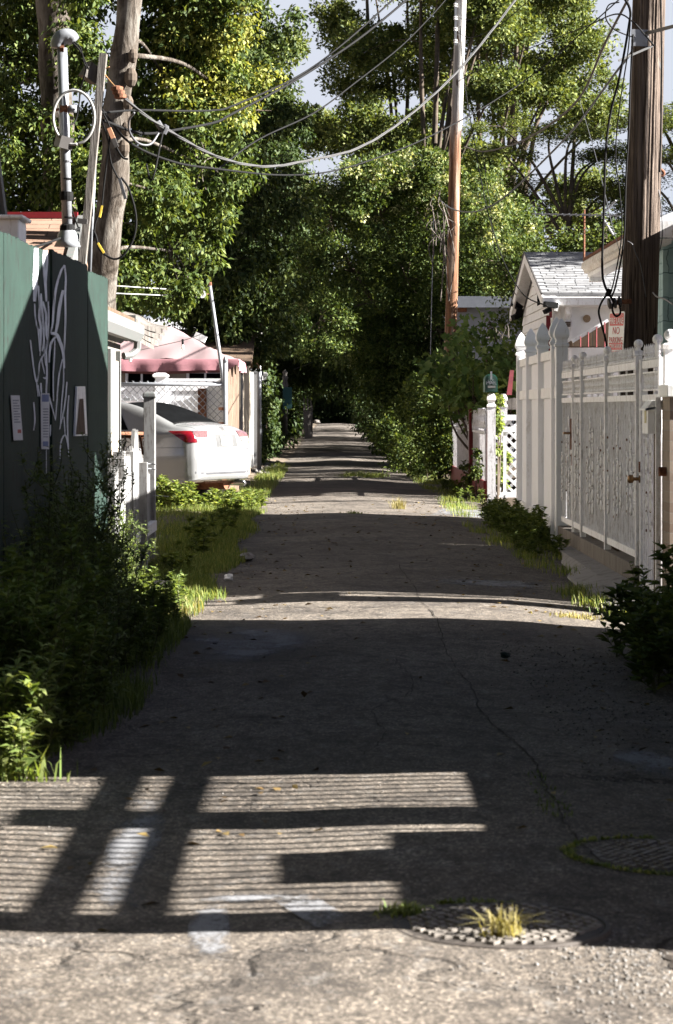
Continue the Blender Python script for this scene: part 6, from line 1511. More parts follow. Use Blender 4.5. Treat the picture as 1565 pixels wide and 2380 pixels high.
tree('dark_tree', 'dense dark tree rising directly behind the pink canopy', 'tree',
     [([(-4.5, 52, 0), (-4.4, 52, 4), (-4.2, 52, 9)], .25, .1)],
     [(-4.2, 50.5, 5.5, 1.5, 1.2, 1.6, 52), (-2.6, 51.0, 6.2, 1.3, 1.2, 1.4, 52), (-2.8, 51.0, 4.3, 1.3, 1.0, 1.1, 46), (-1.6, 52, 5.6, 1.0, 1.1, 1.4, 46), (-1.4, 52, 3.6, .8, .9, 1.2, 40), (-3.2, 51, 8.0, 1.6, 1.2, 1.1, 52), (-1.6, 52.5, 7.6, 1.2, 1.1, 1.0, 40), (-2.0, 53, 9.2, 1.6, 1.2, .9, 40), (-2.4, 51.5, 3.2, .8, .7, .5, 22), (-5, 51, 3.4, 1.2, 1, .8, 30)],
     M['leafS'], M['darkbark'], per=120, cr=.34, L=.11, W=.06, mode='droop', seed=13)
tree('dark_tree', 'dark ivy hung tree on the left of the tunnel mouth', 'tree',
     [([(-2.9, 72, 0), (-2.8, 72, 4), (-2.6, 72, 10)], .25, .1)],
     [(-3.0, 70, 3.4, 1.2, 1.4, 1.6, 50), (-2.4, 72, 5.4, 1.3, 1.5, 1.6, 54), (-1.8, 72, 7.6, 1.5, 1.5, 1.4, 54), (-1.5, 74, 4.0, .8, 1.5, 1.1, 40), (-3.4, 70, 8.4, 1.7, 1.5, 1.5, 50), (-2.0, 75, 9.8, 1.6, 1.5, 1.3, 44), (-.9, 74, 5.8, .9, 1.2, 1.0, 36), (-2.2, 69, 2.3, .5, .8, .9, 26)],
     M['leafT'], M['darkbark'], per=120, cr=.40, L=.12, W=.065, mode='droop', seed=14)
# the bushy blossoming tree that closes the view above the alley
lob = []
rr_ = random.Random(21)
for ang in range(0, 0): pass
for cx, cz, r in ((-.3, 3.6, 1.1), (.7, 3.3, 1.0), (1.7, 3.0, 1.0), (2.7, 3.4, 1.1), (3.6, 4.0, 1.0), (-.6, 5.0, 1.1), (.6, 4.9, 1.2), (1.9, 4.7, 1.2), (3.1, 5.1, 1.2), (4.2, 5.0, 1.0), (.0, 6.2, 1.0), (1.2, 6.4, 1.1), (2.4, 6.5, 1.1), (3.5, 6.4, 1.1), (4.5, 6.0, .9), (1.7, 7.25, .8), (2.7, 7.2, .7), (.7, 7.05, .7), (3.9, 3.0, .9), (4.9, 3.9, .9), (1.2, 2.2, .7), (2.2, 2.0, .7)):
    lob.append((cx, 63.5 + rr_.uniform(-1, 2.2), cz, r, 1.1, r * .85, 34))
tree('blossom_tree', 'broad bushy tree with pale yellow blossom sprays arching over the alley', 'tree',
     [([(3.4, 65, 0), (3.2, 65, 2.2), (2.6, 65, 4.2), (2.2, 65, 6.5)], .2, .06), ([(3.2, 65, 2.0), (1.4, 65, 3.8), (.3, 65, 5.4)], .12, .05), ([(3.2, 65, 1.6), (4.2, 65, 4), (4.6, 65, 5.6)], .12, .05)],
     lob, M['leafC'], M['darkbark'], per=130, cr=.33, L=.10, W=.045, mode='out', seed=15,
     extra=(M['blossom'], lambda c: (c[2] > 6.3 or (c[0] > 3.6 and c[2] > 4.2) or rr_.random() < .07) and rr_.random() < .5, 60, .22))
# tall sparse trees behind, sky showing through
def talltree(label, x, y, h, spread, seed, lean=0.0, nl=11, kl=20):
    pr = random.Random(seed); tr = []
    tip = (x + lean, y, h); tr.append(([(x, y, 0), (x + lean * .2, y, h * .3), (x + lean * .75, y + .3, h * .6), tip], .19, .05))
    lobes = []
    for k in range(nl):
        a = pr.uniform(-1, 1); zz = h * pr.uniform(.42, 1.06)
        q = (x + lean * .6 + a * spread * (1.15 - abs(zz / h - .75)), y + pr.uniform(-1.6, 1.6), zz)
        lobes.append((q[0], q[1], q[2], pr.uniform(.8, 1.5), 1.2, pr.uniform(.5, .85), kl))
        if k % 2 == 0: tr.append(([(x + lean * .3, y, h * pr.uniform(.26, .5)), (x + (q[0] - x) * .45, y, (q[2] + h * .35) * .5), q], .11, .025))
    return tree('tall_tree', label, 'tree', tr, lobes, M['leafD'], M['darkbark'], per=110, cr=.46, L=.15, W=.08, mode='out', seed=seed, group='tall trees behind the alley')
talltree('tall open tree with slanting limbs just past the leaning pole', 5.0, 88, 17.5, 3.2, 31, 1.6, 24, 19)
talltree('tall leafy tree directly behind the leaning pole top', 3.0, 84, 18.0, 2.4, 32, .6, 21, 24)
talltree('tall tree left of the leaning pole with a gap of sky beside it', 2.7, 90, 17.5, 2.0, 33, -1.5, 20, 18)
talltree('dark tall tree rising behind the bright lit leaves', -3.0, 80, 16.0, 1.7, 34, -.9, 15, 28)
talltree('small crowned tree between sky gaps left of centre', -2.8, 92, 11.5, 1.4, 36, 1.6, 11, 22)
talltree('tall tree with slanting limbs left of the utility pole', 6.6, 96, 18.5, 2.6, 35, .9, 22, 18)
# layered tree at right
def layered(name, label, x, y, zs, spread, seed, trunk_lean, leaf='leafD', k=16):
    pr = random.Random(seed); tr = [([(x, y, 0), (x + trunk_lean * .4, y, 3), (x + trunk_lean, y, zs[-1])], .2, .05)]; lobes = []
    for z in zs:
        for j in range(3):
            q = (x + trunk_lean * z / zs[-1] + pr.uniform(-1, 1) * spread, y + pr.uniform(-1.5, 1.5), z + pr.uniform(-.25, .25))
            lobes.append((q[0], q[1], q[2], 1.15, 1.0, .26, k)); tr.append(([(x + trunk_lean * .6, y, z * .72), ((x + q[0]) / 2, y, z * .92), q], .06, .02))
    return tree(name, label, 'tree', tr, lobes, M[leaf], M['darkbark'], per=120, cr=.42, L=.085, W=.045, flat=.42, mode='flat', seed=seed)
layered('layered_tree', 'tree with flat layered boughs between leaning pole and utility pole', 6.6, 76, [4.9, 5.8, 6.7, 7.5, 8.2, 9.0, 9.8], 2.3, 41, .7)
layered('layered_tree', 'layered tree showing right of the utility pole', 10.6, 74, [5.0, 6.2, 7.2, 8.2, 9.0, 9.7], 1.8, 42, -.2, k=20)
tree('dark_tree', 'dark bushy tree behind the white house roof and aerial', 'tree', [([(6.2, 57, 0), (6.2, 57, 3), (6.1, 57, 5.5)], .2, .08)],
     [(4.6, 57, 4.4, 1.1, 1, .7, 40), (6.0, 57, 4.7, 1.2, 1, .8, 44), (7.4, 57, 4.6, 1.1, 1, .8, 36), (5.2, 57, 3.4, 1.4, 1, .6, 36), (8.6, 57, 4.2, 1.2, 1, 1.1, 36)], M['leafA'], M['darkbark'], per=140, cr=.40, L=.09, W=.05, seed=43)
# the shaded tunnel: trees both sides meeting overhead
for k, (y, sx, lb) in enumerate(((88, 1, 'first tree on the right of the shaded tunnel'), (96, -1, 'first tree on the left of the shaded tunnel'), (118, 1, 'second tree on the right inside the dark tunnel'), (128, -1, 'second tree on the left inside the dark tunnel'), (160, 1, 'far right tree near the dark end of the tunnel'), (172, -1, 'far left tree near the dark end of the tunnel'))):
    lobes = []; pr = random.Random(60 + k); cx = sx * 3.4 + .1
    for j in range(20):
        xx = cx + pr.uniform(-2.0, 2.0) - sx * .9 * (j % 3 == 0); zz = pr.uniform(1.4, 8.5)
        if abs(xx) < 1.9 and zz < 3.2: zz = pr.uniform(3.3, 6)
        lobes.append((xx, y + pr.uniform(-7, 7), zz, 1.6, 2.2, 1.2, 22))
    for j in range(9): lobes.append((pr.uniform(-1.6, 1.8), y + pr.uniform(-8, 8), pr.uniform(3.0, 5.8), 1.5, 2.4, .8, 26))
    for j in range(4): lobes.append((sx * 2.6, y + pr.uniform(-9, 9), .9, .8, 2.0, 1.1, 22))
    if sx > 0:
        for j in range(16): lobes.append((pr.uniform(3.0, 6.5), y + pr.uniform(-18, 22), pr.uniform(.8, 7.5), 1.6, 3.0, 1.3, 20))
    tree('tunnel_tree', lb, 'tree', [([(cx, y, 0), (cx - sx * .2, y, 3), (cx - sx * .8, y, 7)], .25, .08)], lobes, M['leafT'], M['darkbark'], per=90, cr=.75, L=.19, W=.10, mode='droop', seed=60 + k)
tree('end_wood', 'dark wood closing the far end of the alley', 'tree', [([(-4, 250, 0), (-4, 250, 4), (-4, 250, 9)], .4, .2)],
     [(x, 252 + (x % 3), z, 3.0, 3, 2.0, 34) for x in (-12, -8, -4, 0, 4, 8, 12) for z in (1.5, 5, 8.5)], M['leafT'], M['darkbark'], per=90, cr=1.1, L=.34, W=.2, seed=70)

# ---------------------------------------------------------------- shrubs and hedges
def shrub(name, label, lobes, leaf, per=140, cr=.24, L=.07, W=.04, seed=1, mode='out', group=None, cat='shrub', droop=.12):
    b = (lobes[0][0], lobes[0][1], 0); rng = np.random.default_rng(seed)
    t = thing(name, label, cat, b, group); m = MB()
    C = []
    for i, lb in enumerate(lobes):
        c = sample_lobe(lb, rng); C.append(c)
        for j in range(0, len(c), 3): limb_tubes(m, (lb[0] * .6 + b[0] * .4, lb[1], max(-.05, min(.1, lb[2] - 1))), c[j], .016, .005, .1, seed * 7 + j, 4)
    m.build('stems', M['darkbark'], t)
    C = np.concatenate(C); C[:, 2] = np.maximum(C[:, 2], .06)
    V, F = clump_leaves(C, cr * (.6 + .8 * rng.random(len(C))), per, L, W, droop, rng, .85, mode)
    np_mesh('foliage', V, F, leaf, t); return t
for k, (y0, y1, x, h, lb) in enumerate(((62, 70, -2.15, 1.9, 'ivy covered hedge just past the white gates'), (70, 80, -2.05, 1.6, 'shaded hedge before the teal post'), (80, 96, -2.1, 2.3, 'far shaded hedge along the left of the alley'))):
    shrub('ivy_hedge', lb, [(x - .1 * (j % 2), y, h * f, .42, (y1 - y0) / 7, .45, 16) for j, y in enumerate(np.linspace(y0 + 1, y1 - 1, 4)) for f in (.2, .55, .9)], M['leafT' if k else 'leafC'], 140, .34, .09, .055, 80 + k, 'droop', 'hedges on the left of the alley', 'hedge')
shrub('leafy_shrub', 'leafy shrub spilling into the lane left of the red fence', [(2.05, 53.8, .5, .42, 1.2, .5, 28), (2.25, 54.5, 1.3, .42, 1.2, .6, 34), (2.45, 55, 1.9, .3, 1, .4, 16), (2.32, 52.2, .55, .16, .5, .5, 22), (2.30, 52.6, 1.35, .18, .5, .45, 22), (1.75, 57, .45, .4, 1.6, .45, 26), (2.1, 58, 1.5, .5, 1.6, .6, 28)], M['leafA'], 130, .26, .085, .045, 84)
shrub('leafy_shrub', 'dark shrub bank on the right before the tunnel', [(2.2, 62, .6, .6, 2.5, .6, 30), (2.3, 66, 1.4, .6, 2.5, .7, 34), (1.9, 72, .7, .6, 3, .7, 30), (2.2, 76, 1.7, .7, 3, .8, 34), (2.7, 60, 2.0, .6, 2, .7, 30)], M['leafC'], 130, .36, .10, .055, 85)
# fig: big lobed leaves
def fig():
    t = thing('fig_bush', 'large leaved fig bush sprawling over the red fence by the mail box', 'bush', (3.1, 45.5, 0)); rng = np.random.default_rng(90)
    lobes = [(2.45, 47.8, 1.75, .3, .8, .35, 22), (2.55, 46.0, 1.62, .25, .8, .25, 16), (2.75, 44.5, 1.95, .55, 1.2, .45, 34), (3.2, 45.5, 2.2, .55, 1.2, .42, 34), (2.45, 46.5, 2.0, .5, 1.2, .38, 30), (2.05, 47.5, 2.05, .35, .9, .4, 20), (3.0, 43.5, 1.75, .45, .9, .4, 26), (3.35, 43, 2.0, .3, .8, .35, 18), (2.5, 48.5, 2.55, .35, .8, .3, 14), (2.6, 44.5, 2.75, .35, .6, .25, 8), (2.45, 46.5, 1.75, .35, 1.2, .4, 26)]
    C = np.concatenate([sample_lobe(l, rng) for l in lobes]); m = MB()
    for j in range(0, len(C), 3): limb_tubes(m, (3.0, 45.5, .2), C[j], .03, .008, .15, j, 5)
    m.build('branches', M['darkbark'], t)
    n = len(C) * 12; idx = np.repeat(np.arange(len(C)), 12); u = rng.normal(size=(n, 3))
    c = C[idx] + u * .13; N = unit(np.array([.25, -.35, .8]) + rng.normal(size=(n, 3)) * .45); D = unit(np.cross(N, rng.normal(size=(n, 3))) + np.array([0, 0, -.4]))
    Vs, Fs = [], []
    S_ = np.cross(D, N); Lf = .17 * (.6 + .7 * rng.random(n))[:, None]
    out = [(0, 0), (.10, .16), (.32, .40), (.42, .18), (.68, .36), (.70, .15), (1.0, 0), (.70, -.15), (.68, -.36), (.42, -.18), (.32, -.40), (.10, -.16)]
    P_ = np.stack([c + D * Lf * a + S_ * Lf * b + N * Lf * (abs(b) * .25 - a * a * .15) for a, b in out], axis=1)
    V = P_.reshape(-1, 3); i = np.arange(n)[:, None] * 12
    F = np.concatenate([i + np.array([[0, 1, 2, 3]]), i + np.array([[0, 3, 4, 5]]), i + np.array([[0, 5, 6, 7]]), i + np.array([[0, 7, 8, 9]]), i + np.array([[0, 9, 10, 11]])])
    np_mesh('foliage', V, F, M['leafE'], t)
fig()
shrub('ivy_vine', 'green vine climbing the mail box post', [(2.58, 39.1, 1.45, .07, .1, .22, 8), (2.55, 39.0, 1.0, .05, .08, .3, 6), (2.60, 39.3, .6, .05, .1, .35, 5), (2.72, 40.0, .55, .10, .3, .3, 8)], M['weedlit'], 26, .06, .075, .05, 91, 'droop', None, 'vine')
shrub('ivy_vine', 'thin vine tangle over the red fence base', [(2.42, 42.0, .5, .06, .8, .3, 9), (2.4, 44.5, .35, .06, 1.0, .2, 7)], M['leafA'], 30, .10, .07, .045, 92, 'droop', None, 'vine')
# dead vine tangle left of the leaning pole
m = MB(); pr = random.Random(6)
for k in range(20):
    a = P(pr.uniform(1000, 1040), pr.uniform(430, 560), 50.5 + pr.uniform(-.3, .3)); b = a + Vector((pr.uniform(-.2, .25), pr.uniform(-.2, .2), pr.uniform(-.9, -.2)))
    m.tube(catmull([a, a.lerp(b, .5) + Vector((pr.uniform(-.15, .15), 0, pr.uniform(-.1, .1))), b], 4), .009, 4)
for k in range(3):
    a = P(1030, 480, 50.2); b = P(1040, 700, 50.2) + Vector((pr.uniform(-.15, .05), 0, 0)); m.tube(catmull([a, a.lerp(b, .5) + Vector((pr.uniform(-.2, .2), 0, 0)), b], 5), .012, 4)
tag(m.build('dead_vine', M['deadtwig'], loc=P(1030, 700, 50.2)), 'dead grey vine tangle hanging by the leaning pole', 'vine')
m = MB()
for k in range(10):
    a = P(1120 + 7 * k, 790, 52); b = a + Vector((pr.uniform(-.12, .12), 0, pr.uniform(.15, .5))); m.tube([a, a.lerp(b, .6) + Vector((.04, 0, 0)), b], [.014, .01, .004], 4)
    m.tube([a.lerp(b, .5), b + Vector((pr.uniform(-.15, .15), 0, -.05))], .006, 4)
tag(m.build('bare_twigs', M['deadtwig'], loc=P(1150, 790, 52)), 'bare pale twigs above the fig bush before the slate wall', 'twigs')

# ---------------------------------------------------------------- weeds and grass
def weeds(name, label, plants, leaf, L, W, seed, group, cat='weed', dens=70, top=False, stem='stem', wide=.5):
    """plants: (x, y, height). Upright branching stalks with narrow leaves all the way up."""
    rng = np.random.default_rng(seed); pr = random.Random(seed)
    t = thing(name, label, cat, (plants[0][0], plants[0][1], gz(*plants[0][:2])), group); m = MB(); C, D, N, Ls = [], [], [], []
    for x, y, h in plants:
        z0 = gz(max(-4, min(4, x)), y) - .02; hh = h * pr.uniform(.75, 1.1)
        tip = Vector((x + pr.uniform(-.22, .22) * hh, y + pr.uniform(-.25, .25) * hh, z0 + hh)); a = Vector((x, y, z0))
        st = [(catmull([a, a.lerp(tip, .5) + Vector((pr.uniform(-.05, .05), pr.uniform(-.05, .05), .04)), tip], 5), hh)]
        for k in range(int(4 + 9 * hh)):
            u = pr.uniform(.12, .9); q = st[0][0][int(u * 10)]; ln = hh * pr.uniform(.18, .42) * (1.1 - u * .6); an = pr.uniform(0, 6.283)
            e = q + Vector((math.cos(an) * ln * wide, math.sin(an) * ln * wide, ln * .75)); st.append((catmull([q, q.lerp(e, .55) + Vector((math.cos(an) * ln * .14, math.sin(an) * ln * .14, -.01)), e], 3), ln))
        for pth, ln in st:
            m.tube(pth, list(np.linspace(.006 if ln == hh else .003, .0015, len(pth))), 3, False)
            nl = int(dens * ln) + 3
            for _ in range(nl):
                s = pr.random() ** .8 * (len(pth) - 1.001); i = int(s); q = pth[i].lerp(pth[i + 1], s - i); an = pr.uniform(0, 6.283)
                C.append(q); D.append((math.cos(an), math.sin(an), pr.uniform(.1, 1.1))); N.append((-math.cos(an) * .5 + pr.uniform(-.4, .4), -math.sin(an) * .5 + pr.uniform(-.4, .4), 1)); Ls.append(pr.uniform(.55, 1.25) * (1.15 - .5 * s / len(pth)))
    m.build('stems', M[stem], t)
    Ls = np.array(Ls); V, F = leaves_vf(np.array([tuple(c) for c in C]), np.array(D), np.array(N), L * Ls, W * Ls, .18, .25)
    np_mesh('foliage', V, F, leaf, t); return t
pr = random.Random(99)
gw = 'shaded weeds along the green fence'
def scat(n, x0, x1, y0, y1, h0, h1): return [(pr.uniform(x0, x1), pr.uniform(y0, y1), pr.uniform(h0, h1)) for _ in range(n)]
weeds('tall_weed', 'tall feathery weeds against the notices on the green fence', scat(46, -1.58, -1.38, 12.6, 15.4, .85, 1.28), M['weed'], .055, .016, 101, gw, dens=80)
weeds('tall_weed', 'shaded feathery weeds at the far end of the green fence', scat(44, -1.57, -1.40, 15.4, 18.2, .35, .78), M['weed'], .055, .016, 102, gw, dens=75)
weeds('tall_weed', 'dark weeds in the middle of the left bank', scat(60, -1.48, -1.10, 11.6, 14.5, .30, .75), M['weed'], .06, .018, 103, gw, dens=80)
weeds('tall_weed', 'low dark weeds spilling onto the asphalt edge', scat(80, -1.4, -1.04, 14.0, 18.0, .14, .36), M['weed'], .055, .022, 104, gw, dens=85)
weeds('tall_weed', 'sprig of weed leaning over the broken white boards', scat(8, -1.52, -1.40, 18.1, 18.7, .6, .9), M['weed'], .06, .018, 105, gw, dens=50)
weeds('tall_weed', 'dark weeds just above and behind the sunlit young ones', scat(44, -1.55, -1.12, 10.5, 12.2, .45, .95), M['weed'], .065, .022, 106, gw, dens=75)
weeds('sunlit_weed', 'sunlit young weeds at the near end of the weed bank', scat(40, -1.52, -1.16, 9.95, 10.35, .28, .55), M['weedlit'], .085, .026, 107, None, dens=60)
weeds('sunlit_weed', 'bright leafy weeds below the bumper of the white car', scat(90, -2.2, -1.15, 34.9, 36.6, .10, .30), M['weedlit'], .085, .05, 108, None, dens=50)
weeds('sunlit_weed', 'bright weeds spreading from the car exhaust to the lane', scat(80, -1.65, -1.02, 35.2, 38.4, .12, .32), M['weedlit'], .07, .045, 109, None, dens=60)
weeds('sunlit_weed', 'bright weeds beside the white post under the car', scat(40, -2.5, -1.95, 34.9, 36.2, .30, .55), M['weedlit'], .08, .045, 110, None, dens=50)
weeds('sunlit_weed', 'small sunlit weed clump at the foot of the broken boards', scat(14, -1.55, -1.35, 18.6, 19.4, .10, .26), M['weedlit'], .06, .03, 111, None, dens=70)
weeds('leafy_weed', 'dark leafy bush of weeds at the right frame edge', scat(40, 1.66, 2.15, 12.9, 15.4, .28, .58), M['weed'], .085, .048, 112, None, dens=46, wide=.8)
weeds('leafy_weed', 'upright leafy weed standing before the concrete wall at right', scat(8, 1.98, 2.2, 14.8, 16.0, .5, .72), M['weed'], .085, .045, 113, None, dens=38, wide=.7)
weeds('leafy_weed', 'low bank of weeds before the white vinyl fence', scat(90, 1.95, 2.46, 27.3, 33.5, .18, .42), M['weed'], .075, .035, 114, None, dens=70)
weeds('leafy_weed', 'small weeds on the kerb at the end of the iron fence', scat(30, 1.95, 2.4, 25.4, 27.4, .08, .26), M['weed'], .06, .03, 115, None, dens=70)
weeds('leafy_weed', 'weeds around the foot of the red fence', scat(36, 2.0, 2.44, 39.5, 48, .08, .26), M['weed'], .07, .035, 116, None, dens=55)
gx, gy = G(1165, 2163)
def grass(name, label, pts, h, mat, seed, group=None, kind=None, w=.006, lean=.6):
    rng = np.random.default_rng(seed); n = len(pts); X = np.array([(p[0], p[1], gz(max(-4, min(4, p[0])), p[1]) - .01) for p in pts])
    hh = h * (.45 + .9 * rng.random(n))[:, None]; an = rng.random(n) * 6.283; d = np.stack([np.cos(an), np.sin(an), np.zeros(n)], 1); s = np.stack([-np.sin(an), np.cos(an), np.zeros(n)], 1)
    ln = lean * rng.random(n)[:, None]; up = np.array([0, 0, 1.0]); ww = w * (.6 + .8 * rng.random(n))[:, None]
    p1 = X + up * hh * .55 + d * hh * ln * .3; p2 = X + up * hh * (1 - .35 * ln) + d * hh * ln
    V = np.stack([X - s * ww * .5, X + s * ww * .5, p1 + s * ww * .45, p1 - s * ww * .45, p2 + s * ww * .06, p2 - s * ww * .06], axis=1).reshape(-1, 3)
    i = np.arange(n)[:, None] * 6; F = np.concatenate([i + np.array([[0, 1, 2, 3]]), i + np.array([[3, 2, 4, 5]])])
    o = np_mesh(name, V, F, mat, loc=(float(X[0, 0]), float(X[0, 1]), 0))
    return tag(o, label, 'grass' if not kind else None, group, kind)
def region(n, f, y0, y1, seed, clumps=70, cr=.09):
    g = random.Random(seed); out = []
    cs = []
    for _ in range(clumps): y = g.uniform(y0, y1); a, b = f(y); cs.append((g.uniform(a, b), y))
    for _ in range(n):
        c = g.choice(cs); x, y = c[0] + g.gauss(0, cr), c[1] + g.gauss(0, cr * 2.2); a, b = f(y)
        if a - .05 < x < b + .06: out.append((x, y))
    return out
grass('grass', 'short grass on the left verge from broken fence to car', region(42000, lambda y: (-1.66, -.90 - .008 * (y - 18) + .10 * math.sin(1.1 * y)), 18.9, 35.2, 1, 260, .09), .085, M['grass'], 201, kind='stuff')
grass('grass', 'taller grass between the white post and the car', region(14000, lambda y: (-2.7, -1.5), 24.6, 35.5, 8, 120, .12), .13, M['grass'], 217, kind='stuff')
grass('grass', 'grass fringe along the far left lane edge', region(5000, lambda y: (-1.5, -1.05), 33, 62, 3, 90, .10), .14, M['grass'], 203, kind='stuff')
grass('grass', 'grass fringe along the right lane edge', region(9000, lambda y: (1.85 if y < 27 else 1.7, 2.4), 18.0, 60, 4, 120, .09), .09, M['grass'], 204, kind='stuff')
grass('grass', 'sparse blades under the left weeds', region(9000, lambda y: (-1.6, -.98 - .35 * max(0, 12 - y) / 2), 10.0, 18.6, 5, 80, .09), .11, M['weed'], 205, kind='stuff')
grass('grass', 'grass growing in the middle of the lane far back', region(1500, lambda y: (.1, 1.2), 52.5, 55.0, 6, 22, .09), .09, M['grass'], 206, kind='stuff')
grass('grass_tuft', 'dry yellow grass tuft on the left lane edge by the sunlit strip', region(380, lambda y: (-1.15, -.95), 17.6, 19.0, 7, 8, .05), .10, M['drygrass'], 207)
grass('grass_tuft', 'yellow grass tuft growing over the sunlit manhole cover', [(gx + .0 + pr.gauss(0, .02), gy - .17 + pr.gauss(0, .012)) for _ in range(130)], .085, M['drygrass'], 208, w=.005, lean=1.3)
grass('grass_tuft', 'coarse arching grass blades below the sunlit young weeds', [(-1.18 + pr.gauss(0, .09), 10.0 + pr.gauss(0, .06)) for _ in range(46)], .13, M['weedlit'], 209, w=.011, lean=1.3)
grass('grass_tuft', 'single dry tuft in the lane near the small white gate', [(.98 + pr.gauss(0, .05), 36.5 + pr.gauss(0, .08)) for _ in range(160)], .16, M['drygrass'], 210, lean=.9)
grass('grass_tuft', 'tiny tuft in the sunlit bar of the lane', [(.33 + pr.gauss(0, .06), 34.4 + pr.gauss(0, .05)) for _ in range(120)], .05, M['grass'], 211, lean=.9)
grass('grass_tuft', 'tiny tufts in the seam on the right half of the lane', [(.80 + .04 * math.sin(k) + pr.gauss(0, .015), 8.9 + .012 * (k % 90) + pr.gauss(0, .03)) for k in range(120)], .03, M['weed'], 212, lean=.9)
grass('grass_tuft', 'dry tuft beside the kerb in the sunlit strip', [(1.75 + pr.gauss(0, .10), 17.9 + pr.gauss(0, .08)) for _ in range(240)], .05, M['drygrass'], 213, lean=1.0)

gx2, gy2 = G(1555, 1988)
def ringpts(cx, cy, r, a0, a1, n): return [(cx + r * math.cos(q) * pr.uniform(.98, 1.10), cy + r * math.sin(q) * pr.uniform(.98, 1.12)) for q in (pr.uniform(a0, a1) for _ in range(n))]
grass('grass_tuft', 'low green weeds ringing the shaded manhole cover', ringpts(gx2, gy2, .315, 1.6, 4.9, 900), .022, M['grass'], 214, w=.010, lean=1.6)
grass('grass_tuft', 'green tuft at the left rim of the sunlit manhole cover', [(gx - .27 + pr.gauss(0, .03), gy + .16 + pr.gauss(0, .03)) for _ in range(260)], .035, M['grass'], 215, w=.006, lean=1.4)
grass('grass_tuft', 'thin weeds along the crack behind the sunlit manhole cover', [(gx + pr.uniform(-.16, .06), gy + .31 + pr.gauss(0, .012)) for _ in range(260)], .022, M['grass'], 216, w=.007, lean=1.5)
weeds('sunlit_weed', 'scattered broad leaves in the grass strip before the car', scat(60, -1.62, -1.15, 22, 34, .08, .26), M['weedlit'], .07, .04, 125, None, dens=60)
# loose stones and dead leaves
def gravel(name, label, n, x0, x1, y0, y1, r0, r1, mat, seed):
    rng = np.random.default_rng(seed); V, F = [], []
    base = np.array([(1, 0, 0), (-1, 0, 0), (0, 1, 0), (0, -1, 0), (0, 0, .8), (0, 0, -.8)]); tri = np.array([(0, 2, 4), (2, 1, 4), (1, 3, 4), (3, 0, 4), (2, 0, 5), (1, 2, 5), (3, 1, 5), (0, 3, 5)])
    for i in range(n):
        x, y = ((x0 + x1) / 2 + rng.normal() * (x1 - x0) * .3, (y0 + y1) / 2 + rng.normal() * (y1 - y0) * .3) if n > 2300 else (rng.uniform(x0, x1), rng.uniform(y0, y1)); r = r0 + (r1 - r0) * rng.random() ** 2.2
        a = rng.random() * 6.28; ca, sa = math.cos(a), math.sin(a); b = base * (r * rng.uniform(.6, 1.2, 3))
        V.append(np.stack([b[:, 0] * ca - b[:, 1] * sa + x, b[:, 0] * sa + b[:, 1] * ca + y, b[:, 2] + gz(x, y) + r * .25], 1)); F.append(tri + 6 * i)
    return tag(np_mesh(name, np.concatenate(V), np.concatenate(F), mat, loc=((x0 + x1) / 2, (y0 + y1) / 2, 0)), label, None, None, 'stuff')
M['pebble'] = leafy('pebble', (.06, .054, .048), (.12, .11, .10), (.20, .19, .178), 0.0, .85)
gravel('gravel', 'loose gravel at the lower right corner', 2400, .55, 1.25, 6.0, 6.95, .002, .0075, M['pebble'], 1)
gravel('gravel', 'loose gravel on the right edge of the lane', 1500, 1.0, 1.9, 9.8, 15.5, .003, .010, M['pebble'], 2)
gravel('gravel', 'scattered grit over the lane', 2200, -1.1, 1.9, 6.3, 24, .002, .006, M['pebble'], 3)
gravel('gravel', 'rubble at the foot of the white gates', 260, -1.95, -1.3, 54, 68, .02, .10, M['pebble'], 4)

# ---------------------------------------------------------------- added out of view, behind the camera and beside the frame, to block open sky
bk = thing('sky_blocking_terrace', 'unseen brick terrace added behind the camera to block sky light', 'building', (0, -16, 0))
MB().bb((-26, -24, 0), (22, -15, 11)).build('wall', M['brick'], bk)
MB().bb((-26.3, -24, 11), (22.3, -14.7, 11.5)).build('cornice', M['white'], bk)
for i in range(12):
    for k in range(3):
        x = -24 + i * 3.9; w = MB().bb((x, -15.02, 1.2 + k * 3.3), (x + 1.4, -14.96, 3.2 + k * 3.3)).build('window', M['white'], bk); MB().bb((x + .1, -14.97, 1.3 + k * 3.3), (x + 1.3, -14.95, 3.1 + k * 3.3)).build('pane', M['glass'], w)
for k, (x, y, h) in enumerate(((-9.5, 4, 13), (-9.0, 12, 14), (-9.5, 20, 14))):
    pr = random.Random(300 + k)
    lobes = [(x + pr.uniform(-1.8, 1.8), y + pr.uniform(-3.5, 3.5), h * pr.uniform(.2, .95), 1.8, 2.0, 1.5, 20) for _ in range(16)]
    tree('added_shade_tree', ('first', 'second', 'third', 'fourth', 'fifth', 'sixth', 'seventh')[k] + ' added tree beyond the left edge to block sky light', 'tree', [([(x, y, 0), (x, y, h * .4), (x + .3, y, h * .9)], .25, .08)], lobes, M['leafA'], M['darkbark'], per=60, cr=.8, L=.34, W=.2, seed=300 + k, limbs=False)

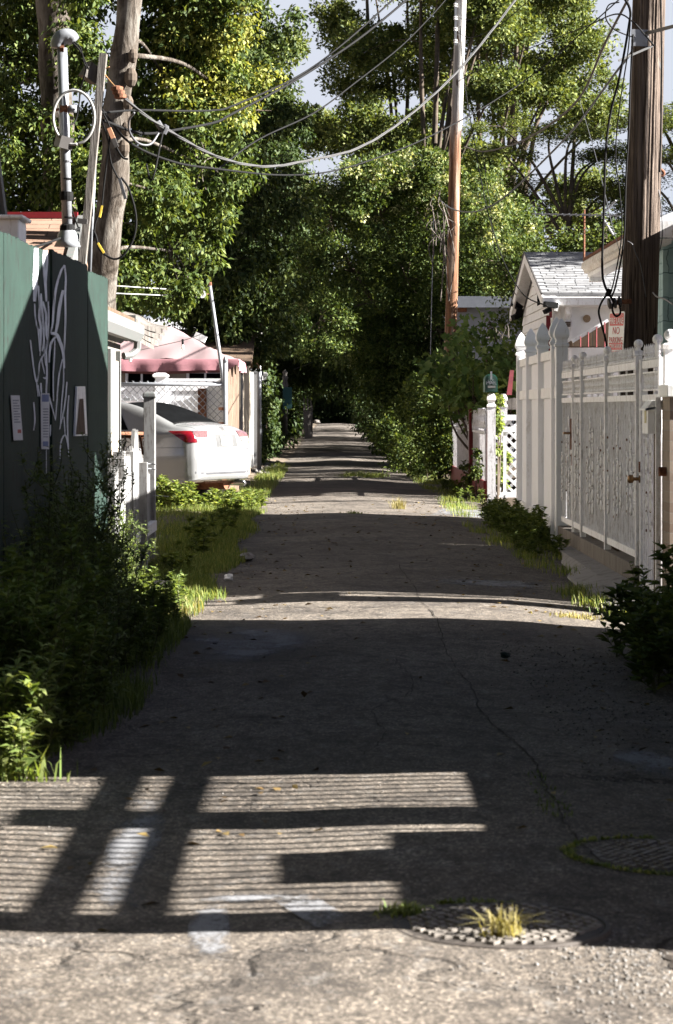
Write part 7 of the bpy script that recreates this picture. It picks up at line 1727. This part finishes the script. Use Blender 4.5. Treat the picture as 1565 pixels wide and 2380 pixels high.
def fallen(label, spots, seed):
    rng = np.random.default_rng(seed); n = len(spots)
    C = np.array([(x, y, gz(x, y) + .006) for x, y in spots]); D = np.stack([rng.normal(size=n), rng.normal(size=n), rng.normal(size=n) * .12], 1); N = np.stack([rng.normal(size=n) * .25, rng.normal(size=n) * .25, np.ones(n)], 1)
    L = .035 + .03 * rng.random(n); V, F = leaves_vf(C, D, N, L, L * .55, .2, .05)
    return tag(np_mesh('fallen_leaves', V, F, M['deadleaf'], loc=tuple(C[0])), label, None, None, 'stuff')
M['deadleaf'] = leafy('dead_leaf', (.05, .03, .016), (.11, .07, .03), (.22, .16, .06), .15, .8)
fallen('dead leaves and scraps scattered along the lane edges', [(pr.choice((-1, 1)) * abs(pr.gauss(1.0, .25)) + .45 + pr.gauss(0, .1), pr.uniform(8, 40)) for _ in range(420)] + [(pr.uniform(-.9, 1.9), pr.uniform(7, 40)) for _ in range(160)], 5)

tree('end_wood', 'tall dark trees added beyond the right of the tunnel end to shade it', 'tree', [([(9, 236, 0), (9, 236, 5), (9, 236, 12)], .4, .2)],  # added to keep sun off the far end
     [(x, y, z, 3.0, 5, 2.2, 30) for x in (5.5, 9, 13) for y in (215, 236) for z in (2, 6, 10, 13)] + [(x, 243, z, 2.2, 2.5, 1.3, 30) for x in (-3, 0, 3) for z in (1.2, 3.4, 5.6)], M['leafT'], M['darkbark'], per=90, cr=1.1, L=.34, W=.2, seed=71, limbs=False)

for k, (x, y, h, lb) in enumerate(((10.5, 49.2, 13.5, 'unseen tree added beyond the right edge to dapple the trees behind the canopy'), (13.5, 77, 14, 'unseen tree added beyond the right edge to shade the tunnel mouth'))):  # sun occluders placed out of view to darken the crowns
    pr = random.Random(400 + k)
    lobes = [(x + pr.uniform(-1.6, 2.2), y + pr.uniform(-3.6, 3.6), h * pr.uniform(.42, .98), 1.3, 1.5, 1.0, 16) for _ in range(22)]
    tree('added_shade_tree', lb, 'tree', [([(x, y, 0), (x, y, h * .4), (x + .3, y, h * .9)], .25, .08)], lobes, M['leafD'], M['darkbark'], per=70, cr=.6, L=.24, W=.13, seed=400 + k, limbs=False)
